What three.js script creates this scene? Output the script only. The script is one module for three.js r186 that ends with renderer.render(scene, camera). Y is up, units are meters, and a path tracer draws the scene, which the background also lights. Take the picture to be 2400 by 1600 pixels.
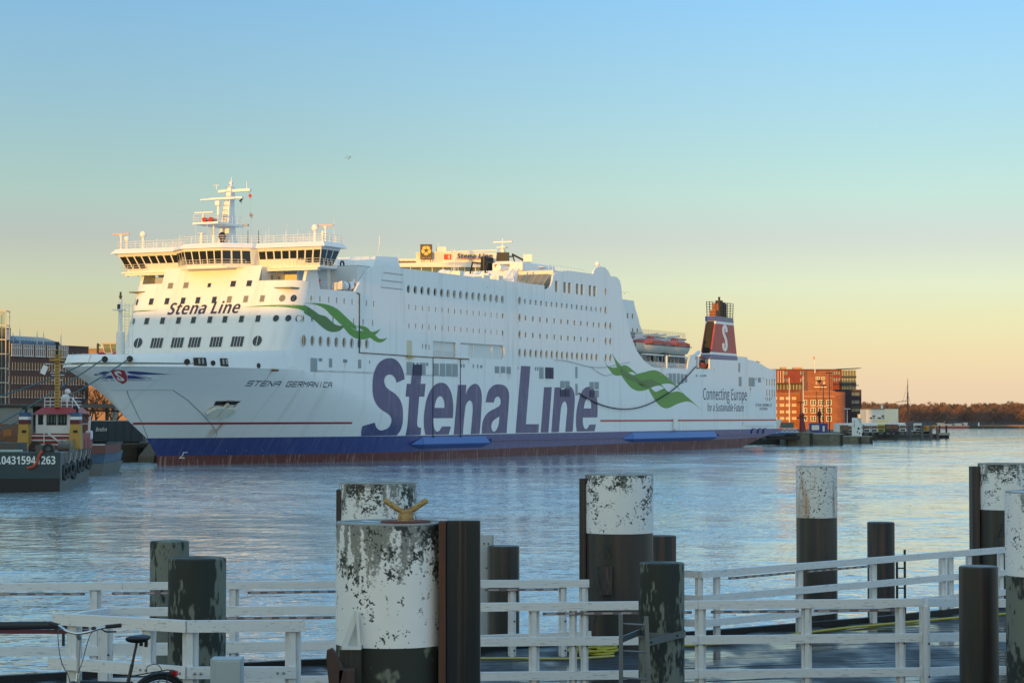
import * as THREE from 'three';
import { mergeGeometries, mergeVertices, toCreasedNormals } from 'three/addons/utils/BufferGeometryUtils.js';
import { RoundedBoxGeometry } from 'three/addons/geometries/RoundedBoxGeometry.js';
import { FontLoader } from 'three/addons/loaders/FontLoader.js';

// ---------- camera, sky, sun, exposure ----------
const scene = new THREE.Scene();
const camera = new THREE.PerspectiveCamera(17.72, 1.5, 0.5, 6000);
camera.position.set(0, 6.9, 0);
camera.rotation.set(THREE.MathUtils.degToRad(1.953), 0, 0);
const renderer = new THREE.WebGLRenderer({ antialias: true });
renderer.toneMapping = THREE.LinearToneMapping;
renderer.toneMappingExposure = 1.3;
renderer.shadowMap.enabled = true;

const TO_SUN = new THREE.Vector3(-0.5170, Math.tan(THREE.MathUtils.degToRad(3.6)), 0.8560).normalize();
const sun = new THREE.DirectionalLight(new THREE.Color().setRGB(1.0, 0.46, 0.04), 3.2);
sun.name = 'sun';
sun.position.copy(TO_SUN).multiplyScalar(900);
sun.target.position.set(0, 0, -300);
sun.castShadow = true;
sun.shadow.radius = 1;
sun.shadow.mapSize.set(4096, 4096);
Object.assign(sun.shadow.camera, { left: -700, right: 700, top: 500, bottom: -500, near: 1, far: 3200 });
scene.add(sun, sun.target);

// evening sky: pale peach at the horizon, green-white above it, then blue; warmer and brighter round the low sun
const lin = (c) => { c /= 255; return c <= 0.04045 ? c / 12.92 : Math.pow((c + 0.055) / 1.055, 2.4); };
const SKY_STOPS = [[-90, 120, 120, 120], [-1, 216, 190, 168], [0, 226, 200, 170], [0.7, 230, 204, 170], [1.5, 234, 214, 170], [2.4, 230, 225, 178], [3.4, 221, 230, 198], [5, 201, 226, 209], [6.6, 183, 220, 219], [8.4, 167, 213, 232], [10.8, 148, 204, 243], [16, 142, 199, 243], [28, 142, 196, 240], [50, 138, 190, 236], [90, 132, 184, 232]];
const clampS = (v) => { v = Math.min(1, Math.max(0, v)); return v * v * (3 - 2 * v); };
function skyAt(el, az) {
  let i = 1; while (i < SKY_STOPS.length - 1 && SKY_STOPS[i][0] < el) i++;
  const a = SKY_STOPS[i - 1], b = SKY_STOPS[i], t = Math.min(1, Math.max(0, (el - a[0]) / (b[0] - a[0])));
  const c = [1, 2, 3].map((k) => lin(a[k]) * (1 - t) + lin(b[k]) * t);
  const d = Math.cos((az + 149) * Math.PI / 180);            // 1 towards the sun
  const low = Math.exp(-Math.max(0, el) / 9), g = Math.pow(Math.max(0, (d + 1) / 2), 6) * low;
  const side = clampS((13 - az) / 26) * (az < -13 ? clampS((az + 75) / 62) : 1), edge = 1.03 - 0.25 * side;   // the sky in view is a little darker to the left
  const wide = Math.pow(Math.max(0, (d + 1) / 2), 2) * Math.exp(-Math.max(0, el) / 28);   // the sunset half of the sky is yellow, not blue
  const glow = 0.9 * Math.pow(Math.max(0, (d + 1) / 2), 3) * Math.exp(-Math.max(0, el) / 24), k = 0.81;
  return [k * c[0] * edge * (1 + 0.15 * wide) + g * 0.9 + glow, k * c[1] * edge * (1 - 0.1 * wide) + g * 0.56 + glow * 0.8, k * c[2] * edge * (1 - 0.6 * wide) + g * 0.14 + glow * 0.45];
}
{
  const W = 720, Hh = 1440, d = new Float32Array(W * Hh * 4);
  for (let j = 0; j < Hh; j++) for (let i = 0; i < W; i++) {
    const el = ((j + 0.5) / Hh) * 180 - 90;
    let a; // azimuth measured from -z, clockwise
    a = ((i + 0.5) / W - 0.5) * 360 + 90; if (a > 180) a -= 360;
    const c = skyAt(el, a), k = (j * W + i) * 4;
    d[k] = c[0]; d[k + 1] = c[1]; d[k + 2] = c[2]; d[k + 3] = 1;
  }
  const t = new THREE.DataTexture(d, W, Hh, THREE.RGBAFormat, THREE.FloatType);
  t.mapping = THREE.EquirectangularReflectionMapping; t.magFilter = THREE.LinearFilter; t.minFilter = THREE.LinearFilter; t.needsUpdate = true;
  scene.background = t; scene.environment = t;
}

// ---------- helpers ----------
let seed = 7;
const rnd = () => { seed = (seed * 1664525 + 1013904223) >>> 0; return seed / 4294967296; };
const rr = (a, b) => a + (b - a) * rnd();
const V = (x, y, z) => new THREE.Vector3(x, y, z);
const rad = THREE.MathUtils.degToRad, lerp = THREE.MathUtils.lerp, clamp = THREE.MathUtils.clamp;
function hash(x, y) { let h = Math.imul(x | 0, 374761393) + Math.imul(y | 0, 668265263); h = Math.imul(h ^ (h >>> 13), 1274126177); return ((h ^ (h >>> 16)) >>> 0) / 4294967296; }
function vnoise(x, y, px = 0) { // px: period in x, 0 for none
  const xi = Math.floor(x), yi = Math.floor(y), fx = x - xi, fy = y - yi, u = fx * fx * (3 - 2 * fx), v = fy * fy * (3 - 2 * fy);
  const w = px ? (k) => ((k % px) + px) % px : (k) => k;
  const a = hash(w(xi), yi), b = hash(w(xi + 1), yi), c = hash(w(xi), yi + 1), e = hash(w(xi + 1), yi + 1);
  return a + (b - a) * u + (c - a) * v + (a - b - c + e) * u * v;
}
function fbm(x, y, o = 4, px = 0) { let s = 0, a = 0.5, t = 0; for (let i = 0; i < o; i++) { s += a * vnoise(x, y, px); t += a; a *= 0.5; x *= 2; y *= 2; px *= 2; x += 13.7 * (px ? 0 : 1); y += 7.3; } return s / t; }
function colourTexture(w, h, f, wrap = true) { // f(u, v) -> linear rgb, stored as sRGB bytes; v runs upwards
  const d = new Uint8Array(w * h * 4);
  const enc = (c) => { c = clamp(c, 0, 1); return Math.round(255 * (c <= 0.0031308 ? c * 12.92 : 1.055 * Math.pow(c, 1 / 2.4) - 0.055)); };
  for (let j = 0; j < h; j++) for (let i = 0; i < w; i++) { const c = f((i + 0.5) / w, (j + 0.5) / h), k = (j * w + i) * 4; d[k] = enc(c[0]); d[k + 1] = enc(c[1]); d[k + 2] = enc(c[2]); d[k + 3] = 255; }
  const t = new THREE.DataTexture(d, w, h, THREE.RGBAFormat); t.colorSpace = THREE.SRGBColorSpace; t.magFilter = THREE.LinearFilter; t.minFilter = THREE.LinearMipmapLinearFilter; t.generateMipmaps = true;
  if (wrap) t.wrapS = t.wrapT = THREE.RepeatWrapping; t.needsUpdate = true; return t;
}
function dataTexture(w, h, f) { // f -> 0..1 triple
  const d = new Uint8Array(w * h * 4);
  for (let j = 0; j < h; j++) for (let i = 0; i < w; i++) { const c = f((i + 0.5) / w, (j + 0.5) / h), k = (j * w + i) * 4; for (let q = 0; q < 3; q++) d[k + q] = Math.round(255 * clamp(Array.isArray(c) ? c[q] : c, 0, 1)); d[k + 3] = 255; }
  const t = new THREE.DataTexture(d, w, h, THREE.RGBAFormat); t.magFilter = THREE.LinearFilter; t.wrapS = t.wrapT = THREE.RepeatWrapping; t.needsUpdate = true; return t;
}
function mat(r, g, b, rough = 0.6, metal = 0, more = {}) { const m = new THREE.MeshPhysicalMaterial({ roughness: rough, metalness: metal, ...more }); m.color.setRGB(r, g, b); return m; }
const names = new Map();
function numbered(n) { const k = names.get(n) || 0; names.set(n, k + 1); return k ? `${n}_${String(k).padStart(3, '0')}` : n; }
function clean(g) { // plain non-indexed geometry with position, normal, uv only
  let q = g.index ? g.toNonIndexed() : g.clone();
  for (const k of Object.keys(q.attributes)) if (!['position', 'normal', 'uv'].includes(k)) q.deleteAttribute(k);
  if (!q.attributes.normal) q.computeVertexNormals();
  if (!q.attributes.uv) q.setAttribute('uv', new THREE.BufferAttribute(new Float32Array(q.attributes.position.count * 2), 2));
  q.morphAttributes = {}; return q;
}
class MB { // collects shapes that make up one part
  constructor() { this.g = []; }
  add(g) { this.g.push(clean(g)); return this; }
  box(x0, x1, y0, y1, z0, z1) { const g = new THREE.BoxGeometry(Math.abs(x1 - x0), Math.abs(y1 - y0), Math.abs(z1 - z0)); g.translate((x0 + x1) / 2, (y0 + y1) / 2, (z0 + z1) / 2); return this.add(g); }
  rbox(x0, x1, y0, y1, z0, z1, r = 0.02, s = 2) { const g = new RoundedBoxGeometry(Math.abs(x1 - x0), Math.abs(y1 - y0), Math.abs(z1 - z0), s, r); g.translate((x0 + x1) / 2, (y0 + y1) / 2, (z0 + z1) / 2); return this.add(g); }
  bar(a, b, w, h = w, up = V(0, 1, 0)) { // rectangular bar, w across, h along up
    const p = a.isVector3 ? a : V(...a), q = b.isVector3 ? b : V(...b), d = q.clone().sub(p), L = d.length(); d.normalize();
    if (Math.abs(d.dot(up)) > 0.98) up = V(0, 0, 1);
    const s = new THREE.Vector3().crossVectors(d, up).normalize(), u = new THREE.Vector3().crossVectors(s, d);
    const g = new THREE.BoxGeometry(w, h, L); g.applyMatrix4(new THREE.Matrix4().makeBasis(s, u, d.clone().negate()).setPosition(p.clone().add(q).multiplyScalar(0.5))); return this.add(g);
  }
  cyl(a, b, r0, r1 = r0, seg = 10, open = false) {
    const p = a.isVector3 ? a : V(...a), q = b.isVector3 ? b : V(...b), d = q.clone().sub(p), L = d.length();
    const g = new THREE.CylinderGeometry(r1, r0, L, seg, 1, open); g.applyQuaternion(new THREE.Quaternion().setFromUnitVectors(V(0, 1, 0), d.normalize())); g.translate((p.x + q.x) / 2, (p.y + q.y) / 2, (p.z + q.z) / 2); return this.add(g);
  }
  sph(c, r, sx = 1, sy = 1, sz = 1, seg = 14) { const g = new THREE.SphereGeometry(r, seg, Math.ceil(seg * 0.7)); g.scale(sx, sy, sz); g.translate(c[0], c[1], c[2]); return this.add(g); }
  tube(pts, r, n = 24, seg = 6) { const g = new THREE.TubeGeometry(new THREE.CatmullRomCurve3(pts.map((p) => (p.isVector3 ? p : V(...p)))), n, r, seg); return this.add(g); }
  lathe(prof, c = [0, 0, 0], seg = 24) { const g = new THREE.LatheGeometry(prof.map((p) => new THREE.Vector2(p[0], p[1])), seg); g.translate(...c); return this.add(g); }
  ext(shape, z0, z1, bevel = 0, cs = 12) { const g = new THREE.ExtrudeGeometry(shape, { depth: z1 - z0 - 2 * bevel, bevelEnabled: bevel > 0, bevelSize: bevel, bevelThickness: bevel, bevelSegments: 1, curveSegments: cs }); g.translate(0, 0, z0 + bevel); return this.add(g); }
  slab(a, b, c, d, t) { // four corners in order, thickness t along the normal
    const [A, B, C, D] = [a, b, c, d].map((p) => (p.isVector3 ? p : V(...p))), n = new THREE.Vector3().crossVectors(B.clone().sub(A), D.clone().sub(A)).normalize();
    const top = [A, B, C, D].map((p) => p.clone().addScaledVector(n, t)), P = [], f = (p, q, r, s) => P.push(p, q, r, p, r, s);
    f(...top); f(D, C, B, A); const bt = [A, B, C, D]; for (let i = 0; i < 4; i++) { const j = (i + 1) % 4; f(bt[i], bt[j], top[j], top[i]); }
    const g = new THREE.BufferGeometry(); g.setAttribute('position', new THREE.BufferAttribute(new Float32Array(P.flatMap((p) => [p.x, p.y, p.z])), 3)); g.computeVertexNormals(); return this.add(g);
  }
  loft(rings, capBottom = true, capTop = true, smooth = false) { // rings of equal length, counter-clockwise seen from above
    const P = [], n = rings[0].length, f = (p, q, r, s) => P.push(p, q, r, p, r, s), v = rings.map((r) => r.map((p) => V(...p)));
    for (let k = 0; k + 1 < v.length; k++) for (let i = 0; i < n; i++) { const j = (i + 1) % n; f(v[k][i], v[k][j], v[k + 1][j], v[k + 1][i]); }
    const cap = (r, up) => { const tri = THREE.ShapeUtils.triangulateShape(r.map((p) => new THREE.Vector2(p.x, -p.z)), []); for (const t of tri) { const [a, b, c] = t.map((i) => r[i]); up ? P.push(a, b, c) : P.push(a, c, b); } };
    if (capBottom) cap(v[0], false); if (capTop) cap(v[v.length - 1], true);
    let g = new THREE.BufferGeometry(); g.setAttribute('position', new THREE.BufferAttribute(new Float32Array(P.flatMap((p) => [p.x, p.y, p.z])), 3));
    if (smooth) g = toCreasedNormals(g, smooth === true ? 0.6 : smooth); else g.computeVertexNormals(); return this.add(g);
  }
  geo() { return this.g.length === 1 ? this.g[0] : mergeGeometries(this.g); }
  build(name, m, parent) { const o = new THREE.Mesh(this.geo(), m); o.name = name; o.castShadow = o.receiveShadow = true; (parent || scene).add(o); return o; }
}
function mesh(name, geo, m, parent, x = 0, y = 0, z = 0) { const o = new THREE.Mesh(geo, m); o.name = name; o.position.set(x, y, z); o.castShadow = o.receiveShadow = true; (parent || scene).add(o); return o; }
function thing(name, label, category, pos = [0, 0, 0], turn = 0, group) { const o = new THREE.Group(); o.name = numbered(name); o.position.set(...pos); o.rotation.y = turn; o.userData = { label, category }; if (group) o.userData.group = group; scene.add(o); return o; }
function tag(o, label, category, group) { o.name = numbered(o.name); o.userData = { label, category }; if (group) o.userData.group = group; return o; }
function structure(o) { o.userData.kind = 'structure'; return o; }
function poly(pts) { const s = new THREE.Shape(); pts.forEach((p, i) => (i ? s.lineTo(p[0], p[1]) : s.moveTo(p[0], p[1]))); s.closePath(); return s; }
function rectPath(x0, x1, y0, y1, r = 0) { const s = new THREE.Shape(); if (!r) { s.moveTo(x0, y0); s.lineTo(x1, y0); s.lineTo(x1, y1); s.lineTo(x0, y1); s.closePath(); return s; } s.moveTo(x0 + r, y0); s.lineTo(x1 - r, y0); s.quadraticCurveTo(x1, y0, x1, y0 + r); s.lineTo(x1, y1 - r); s.quadraticCurveTo(x1, y1, x1 - r, y1); s.lineTo(x0 + r, y1); s.quadraticCurveTo(x0, y1, x0, y1 - r); s.lineTo(x0, y0 + r); s.quadraticCurveTo(x0, y0, x0 + r, y0); return s; }
function ovalPath(cx, cy, w, h, n = 16) { const s = new THREE.Shape(); for (let i = 0; i < n; i++) { const a = (i / n) * 2 * Math.PI, x = cx + (w / 2) * Math.cos(a), y = cy + (h / 2) * Math.sin(a); i ? s.lineTo(x, y) : s.moveTo(x, y); } s.closePath(); return s; }
// outlines: each run is a smooth curve through its points, runs meet at corners
function runPoints(runs) { const out = []; for (const r of runs) { const p = []; for (let i = 0; i < r.length; i += 2) p.push(V(r[i], r[i + 1], 0)); const q = p.length === 2 ? p : new THREE.CatmullRomCurve3(p, false, 'centripetal').getPoints(p.length * 4); for (let i = 0; i < q.length - 1; i++) out.push([q[i].x, q[i].y]); } return out; }
function runShape(loops) { const s = poly(runPoints(loops[0])); for (const h of loops.slice(1)) s.holes.push(poly(runPoints(h))); return s; }
const fontBold = await new FontLoader().loadAsync('fonts/droid/droid_sans_bold.typeface.json');
const fontSans = await new FontLoader().loadAsync('fonts/droid/droid_sans_regular.typeface.json');
function textGeometry(str, font, w, h, depth, slant = 0) { // fitted into w by h (cap height of the whole string), from the lower left corner
  const shapes = font.generateShapes(str, 1); const g = new THREE.ExtrudeGeometry(shapes, { depth, bevelEnabled: false, curveSegments: 5 }); g.computeBoundingBox(); const b = g.boundingBox;
  const cap = font.generateShapes('H', 1); const cg = new THREE.ShapeGeometry(cap); cg.computeBoundingBox(); const ch = cg.boundingBox.max.y;
  g.translate(-b.min.x, 0, 0); g.scale(w / (b.max.x - b.min.x), h / ch, 1); if (slant) g.applyMatrix4(new THREE.Matrix4().makeShear(0, 0, slant, 0, 0, 0)); return g;
}
// ---------- painted outlines on the ferry, in metres (aft, up) ----------
const OUT = {
  S: [[[61.79, 12.68, 59.21, 12.1], [59.21, 12.1, 58.81, 12.68, 57.98, 13.18, 56.97, 13.34, 55.97, 13.17, 55.34, 12.72, 55.22, 12.19, 55.53, 11.62, 56.53, 11.06, 58.17, 10.55, 59.65, 9.9, 60.67, 9.06, 61.17, 8.08, 61.25, 6.92, 61.22, 5.85, 60.9, 4.78, 60.1, 3.92], [60.1, 3.92, 51.02, 3.86], [51.02, 3.86, 50.57, 4.66, 50.39, 5.4], [50.39, 5.4, 53.2, 5.92], [53.2, 5.92, 53.81, 5.35, 54.67, 4.86, 55.49, 4.71, 56.47, 4.83, 57.42, 5.2, 57.76, 5.77, 57.76, 6.39, 57.29, 6.88, 56.25, 7.36, 54.8, 7.8, 53.33, 8.41, 52.22, 9.27, 51.68, 10.31, 51.56, 11.44, 51.67, 12.57, 52.2, 13.8, 53.27, 14.87, 54.88, 15.57, 56.69, 15.85, 58.33, 15.78, 59.81, 15.28, 60.93, 14.41, 61.58, 13.44, 61.79, 12.68]]],
  t: [[[64.5, 15.04, 67.59, 15.11], [67.59, 15.11, 67.08, 12.04], [67.08, 12.04, 68.76, 12.06], [68.76, 12.06, 68.34, 10.01], [68.34, 10.01, 66.61, 10.0], [66.61, 10.0, 65.95, 6.02], [65.95, 6.02, 66.01, 5.43, 66.53, 5.13, 67.3, 5.08], [67.3, 5.08, 67.18, 3.92], [67.18, 3.92, 62.56, 3.88], [62.56, 3.88, 63.34, 9.97], [63.34, 9.97, 62.12, 9.96], [62.12, 9.96, 62.52, 11.98], [62.52, 11.98, 63.84, 12.0], [63.84, 12.0, 64.5, 15.04]]],
  e: [[[78.27, 6.6, 71.43, 6.58], [71.43, 6.58, 71.51, 5.55, 71.97, 4.72, 72.76, 4.42, 73.55, 4.58, 74.14, 4.99, 74.6, 5.24], [74.6, 5.24, 77.62, 5.23], [77.62, 5.23, 76.81, 3.94], [76.81, 3.94, 68.75, 3.92], [68.75, 3.92, 68.32, 5.02, 68.2, 6.47, 68.54, 8.1, 69.31, 9.84, 70.58, 11.13, 72.24, 12.02, 74.03, 12.3, 75.63, 12.15, 76.94, 11.47, 77.95, 10.28, 78.36, 8.79, 78.41, 7.67, 78.27, 6.6]], [[71.82, 8.24, 72.15, 9.12, 72.94, 9.91, 73.73, 10.13, 74.63, 9.92, 75.23, 9.23, 75.34, 8.25], [75.34, 8.25, 71.82, 8.24]]],
  n: [[[80.09, 12.03, 83.09, 12.07], [83.09, 12.07, 82.89, 10.41], [82.89, 10.41, 83.62, 11.27, 84.87, 11.99, 86.25, 12.3, 87.52, 12.07, 88.48, 11.32, 88.85, 10.18, 88.7, 8.17, 88.28, 5.3, 88.02, 3.97], [88.02, 3.97, 84.78, 3.94], [84.78, 3.94, 85.2, 6.26, 85.51, 8.16, 85.3, 9.1, 84.46, 9.5, 83.52, 9.24, 82.89, 8.62, 82.58, 7.68, 82.17, 5.79, 81.86, 3.92], [81.86, 3.92, 78.58, 3.89], [78.58, 3.89, 80.09, 12.03]]],
  a: [[[90.28, 9.22, 93.39, 9.23], [93.39, 9.23, 93.81, 9.84, 94.54, 10.19, 95.38, 10.17, 95.95, 9.8, 96.08, 9.2, 95.7, 8.74, 94.44, 8.32, 92.35, 7.85, 90.49, 7.16, 89.36, 6.16, 88.96, 5.06, 88.9, 3.97], [88.9, 3.97, 98.36, 4.0], [98.36, 4.0, 98.78, 6.51, 99.28, 9.31, 99.32, 10.72, 98.78, 11.55, 97.61, 12.12, 95.91, 12.31, 94.02, 12.24, 92.35, 11.76, 91.11, 10.92, 90.28, 9.22]], [[95.6, 6.87, 94.02, 6.42, 92.87, 5.92, 92.42, 5.23, 92.67, 4.59, 93.39, 4.29, 94.34, 4.53, 95.18, 5.31, 95.45, 6.05, 95.6, 6.87]]],
  L: [[[104.17, 15.63, 107.99, 15.66], [107.99, 15.66, 106.09, 5.51], [106.09, 5.51, 111.52, 5.49], [111.52, 5.49, 111.25, 3.98], [111.25, 3.98, 101.96, 3.99], [101.96, 3.99, 104.17, 15.63]]],
  i: [[[113.72, 12.06, 116.97, 12.1], [116.97, 12.1, 115.49, 4.02], [115.49, 4.02, 112.27, 4.0], [112.27, 4.0, 113.72, 12.06]]],
  n2: [[[118.18, 12.06, 121.14, 12.1], [121.14, 12.1, 120.78, 10.52], [120.78, 10.52, 121.73, 11.41, 123.17, 12.17, 124.73, 12.36, 126.07, 11.91, 126.85, 11.07, 127.04, 9.87, 126.67, 7.48, 126.1, 4.08], [126.1, 4.08, 122.86, 4.04], [122.86, 4.04, 123.4, 6.69, 123.69, 8.17, 123.4, 9.16, 122.56, 9.57, 121.61, 9.25, 121.01, 8.46, 120.53, 6.69, 120.01, 4.04], [120.01, 4.04, 116.77, 4.04], [116.77, 4.04, 118.18, 12.06]]],
  e2: [[[137.4, 6.68, 130.67, 6.66], [130.67, 6.66, 130.72, 5.58, 131.22, 4.82, 132.09, 4.52, 132.96, 4.71, 133.72, 5.32], [133.72, 5.32, 136.71, 5.36], [136.71, 5.36, 136.04, 4.09], [136.04, 4.09, 127.95, 4.09], [127.95, 4.09, 127.59, 5.49, 127.72, 7.28, 128.38, 8.98, 129.5, 10.69, 131.11, 11.91, 133.24, 12.36, 135.25, 12.11, 136.65, 11.16, 137.41, 9.74, 137.53, 8.21, 137.4, 6.68]], [[131.1, 8.34, 131.48, 9.2, 132.23, 9.96, 133.1, 10.22, 133.98, 9.97, 134.54, 9.21, 134.56, 8.35], [134.56, 8.35, 131.1, 8.34]]],
  G: [[[140.29, 17.94, 141.22, 16.99, 142.39, 16.46, 144.76, 16.14, 146.91, 16.23], [146.91, 16.23, 145.48, 17.84, 144.41, 18.88], [144.41, 18.88, 145.96, 17.94, 148.12, 16.86, 148.84, 16.55], [148.84, 16.55, 150.78, 16.73, 152.5, 16.53, 154.47, 15.95, 156.96, 15.14], [156.96, 15.14, 160.75, 15.59, 165.89, 16.07, 169.03, 15.74, 172.47, 14.91, 175.69, 13.97, 178.4, 13.0, 181.97, 11.54, 186.16, 10.25, 192.42, 8.16], [192.42, 8.16, 187.57, 9.55, 184.47, 9.94, 181.68, 9.82, 177.83, 9.3, 174.58, 8.69, 172.16, 8.48, 169.78, 8.77, 167.42, 9.54, 165.08, 10.8, 162.9, 12.28], [162.9, 12.28, 160.98, 12.02, 158.95, 11.85, 156.44, 11.92, 153.96, 12.42, 151.5, 13.43, 148.95, 14.76], [148.95, 14.76, 147.14, 14.64, 145.23, 14.84, 143.34, 15.64, 141.69, 16.63, 140.29, 17.94]], [[152.37, 15.34, 154.47, 15.47, 156.71, 15.04], [156.71, 15.04, 154.71, 14.95, 152.37, 15.34]], [[164.06, 12.54, 166.65, 12.91, 168.75, 13.03, 170.6, 12.71, 172.19, 12.24], [172.19, 12.24, 170.59, 12.2, 168.48, 11.95, 166.39, 11.78, 164.06, 12.54]], [[169.67, 13.29, 172.46, 13.5, 175.15, 13.41, 177.86, 12.95, 181.7, 11.58], [181.7, 11.58, 178.94, 11.96, 176.49, 11.83, 174.33, 11.61], [174.33, 11.61, 172.45, 12.14, 169.67, 13.29]]],
  G2: [[[148.72, 16.5, 150.54, 15.69, 155.21, 14.72, 159.47, 13.73, 163.29, 12.77], [163.29, 12.77, 162.77, 12.33], [162.77, 12.33, 159.46, 12.77, 156.95, 13.51, 152.0, 14.2, 149.32, 14.91], [149.32, 14.91, 148.35, 15.65, 148.72, 16.5]]],
  G3: [[[156.95, 13.56, 159.47, 13.83, 164.07, 14.19, 166.92, 13.84, 169.28, 13.29], [169.28, 13.29, 166.65, 13.01, 163.8, 12.58], [163.8, 12.58, 160.48, 12.69, 157.95, 12.95, 156.95, 13.56]]],
  W1: [[[29.84, 23.08, 32.0, 22.8, 33.83, 22.32, 35.68, 21.73, 37.55, 21.52, 38.87, 21.0, 40.2, 20.47, 41.92, 20.29, 42.79, 20.42], [42.79, 20.42, 42.79, 20.08], [42.79, 20.08, 41.54, 19.55, 39.83, 19.3, 38.12, 19.43, 36.44, 19.95, 34.58, 20.73, 32.92, 21.33, 30.56, 21.94, 29.84, 22.09], [29.84, 22.09, 29.84, 23.08]]],
  W2: [[[29.92, 23.12, 33.64, 23.3, 36.42, 23.34, 38.86, 23.16, 41.14, 22.64, 43.26, 21.75, 45.6, 20.77, 46.59, 20.42], [46.59, 20.42, 46.59, 19.83], [46.59, 19.83, 45.02, 20.16, 43.85, 20.51, 42.11, 20.49, 40.96, 20.98, 39.05, 21.77, 37.36, 22.57, 35.49, 23.01, 32.73, 23.19, 29.92, 23.12]]],
  W3: [[[42.11, 20.49, 43.85, 20.47, 45.02, 20.1, 46.47, 19.75], [46.47, 19.75, 48.97, 19.79], [48.97, 19.79, 46.69, 20.42], [46.69, 20.42, 48.57, 20.54, 49.97, 20.24, 51.18, 19.74, 52.6, 19.89, 53.97, 20.27], [53.97, 20.27, 53.21, 19.76, 52.3, 19.28, 51.19, 18.95, 49.58, 18.6, 47.98, 18.48, 46.2, 18.64, 44.44, 19.17, 42.79, 20.08, 42.11, 20.49]]],
  W4: [[[50.78, 18.86, 52.2, 19.23, 53.42, 18.82, 54.65, 18.76, 56.16, 18.98], [56.16, 18.98, 55.07, 18.42, 53.63, 18.18, 52.2, 18.38, 50.78, 18.86]]],
  sh: [[[1.23, 12.97, 1.45, 13.11, 2.21, 13.0], [2.21, 13.0, 3.02, 12.46, 3.77, 11.89, 4.15, 11.49, 4.18, 11.21], [4.18, 11.21, 3.24, 11.66, 2.4, 12.17, 1.23, 12.97]]],
  shS: [[[1.66, 12.82, 1.74, 12.94, 2.07, 12.85, 2.34, 12.68], [2.34, 12.68, 2.59, 12.46], [2.59, 12.46, 2.29, 12.63, 2.07, 12.65, 2.26, 12.51, 2.92, 12.17, 3.4, 11.94, 3.72, 11.72, 3.71, 11.63, 3.36, 11.69, 2.97, 11.88, 2.66, 12.11], [2.66, 12.11, 2.65, 12.2], [2.65, 12.2, 3.05, 11.94, 3.29, 11.83, 3.17, 11.94, 2.78, 12.17, 2.38, 12.34, 1.98, 12.57, 1.66, 12.82]]],
  b1: [[[1.11, 12.37, 1.04, 12.63, 0.95, 12.85, 1.19, 12.88, 1.51, 12.68], [1.51, 12.68, 1.62, 12.39], [1.62, 12.39, 1.11, 12.36]]],
  b2: [[[2.07, 11.86, 1.62, 12.39], [1.62, 12.39, 1.7, 12.37], [1.7, 12.37, 2.12, 11.86], [2.12, 11.86, 2.07, 11.86]]],
  b3: [[[2.14, 11.88, 1.8, 12.34], [1.8, 12.34, 2.02, 12.37], [2.02, 12.37, 2.63, 11.94], [2.63, 11.94, 2.14, 11.88]]],
  b4: [[[2.4, 11.6, 2.41, 11.71], [2.41, 11.71, 2.87, 11.77], [2.87, 11.77, 3.01, 11.68], [3.01, 11.68, 2.49, 11.64], [2.49, 11.64, 2.4, 11.6]]],
  b5: [[[2.55, 12.89, 2.87, 12.93, 5.17, 12.74, 7.42, 12.57, 8.83, 12.55], [8.83, 12.55, 3.93, 12.47], [3.93, 12.47, 3.07, 12.63, 2.55, 12.89]]],
  b6: [[[3.21, 12.38, 3.71, 12.4], [3.71, 12.4, 5.7, 11.92], [5.7, 11.92, 3.77, 11.91], [3.77, 11.91, 3.21, 12.38]]],
  b7: [[[3.96, 11.76, 4.97, 11.78], [4.97, 11.78, 7.39, 11.73], [7.39, 11.73, 4.05, 11.68], [4.05, 11.68, 3.96, 11.76]]],
  b8: [[[3.98, 12.41, 4.2, 12.41], [4.2, 12.41, 6.3, 11.94], [6.3, 11.94, 6.05, 11.94], [6.05, 11.94, 3.98, 12.41]]]
};
// ---------- the ferry: local x runs aft from the bow tip, y up from the water, z towards the camera's side ----------
const ferry = thing('ferry', 'large white car ferry with blue lettering and green ribbons moored at the quay', 'ferry', [-56.7, 0, -293.2], Math.atan2(0.901, 0.434));
const STEM_H = [0, 1.35, 3.85, 5.93, 7.68, 9.97, 12.23, 13.8], STEM_X = [15.9, 15.69, 13.29, 9.6, 7.29, 4.68, 1.48, -0.57];
function stemX(h) { if (h <= 0) return 15.9; for (let i = 1; i < 8; i++) if (h <= STEM_H[i]) return lerp(STEM_X[i - 1], STEM_X[i], (h - STEM_H[i - 1]) / (STEM_H[i] - STEM_H[i - 1])); return -0.57; }
function halfBreadth(x, h) { h = clamp(h, 0, 13.8); const xs = stemX(h), xf = 75 - 25 * Math.pow(h / 9.6, 1.6), t = (x - xs) / (xf - xs); if (t <= 0) return 0; if (t >= 1) return 14.5; return 14.5 * Math.pow(1 - Math.pow(1 - t, 1.8 + 0.2 * h / 13.8), 1 - 0.5 * Math.pow(h / 13.8, 1.5)); }

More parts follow.
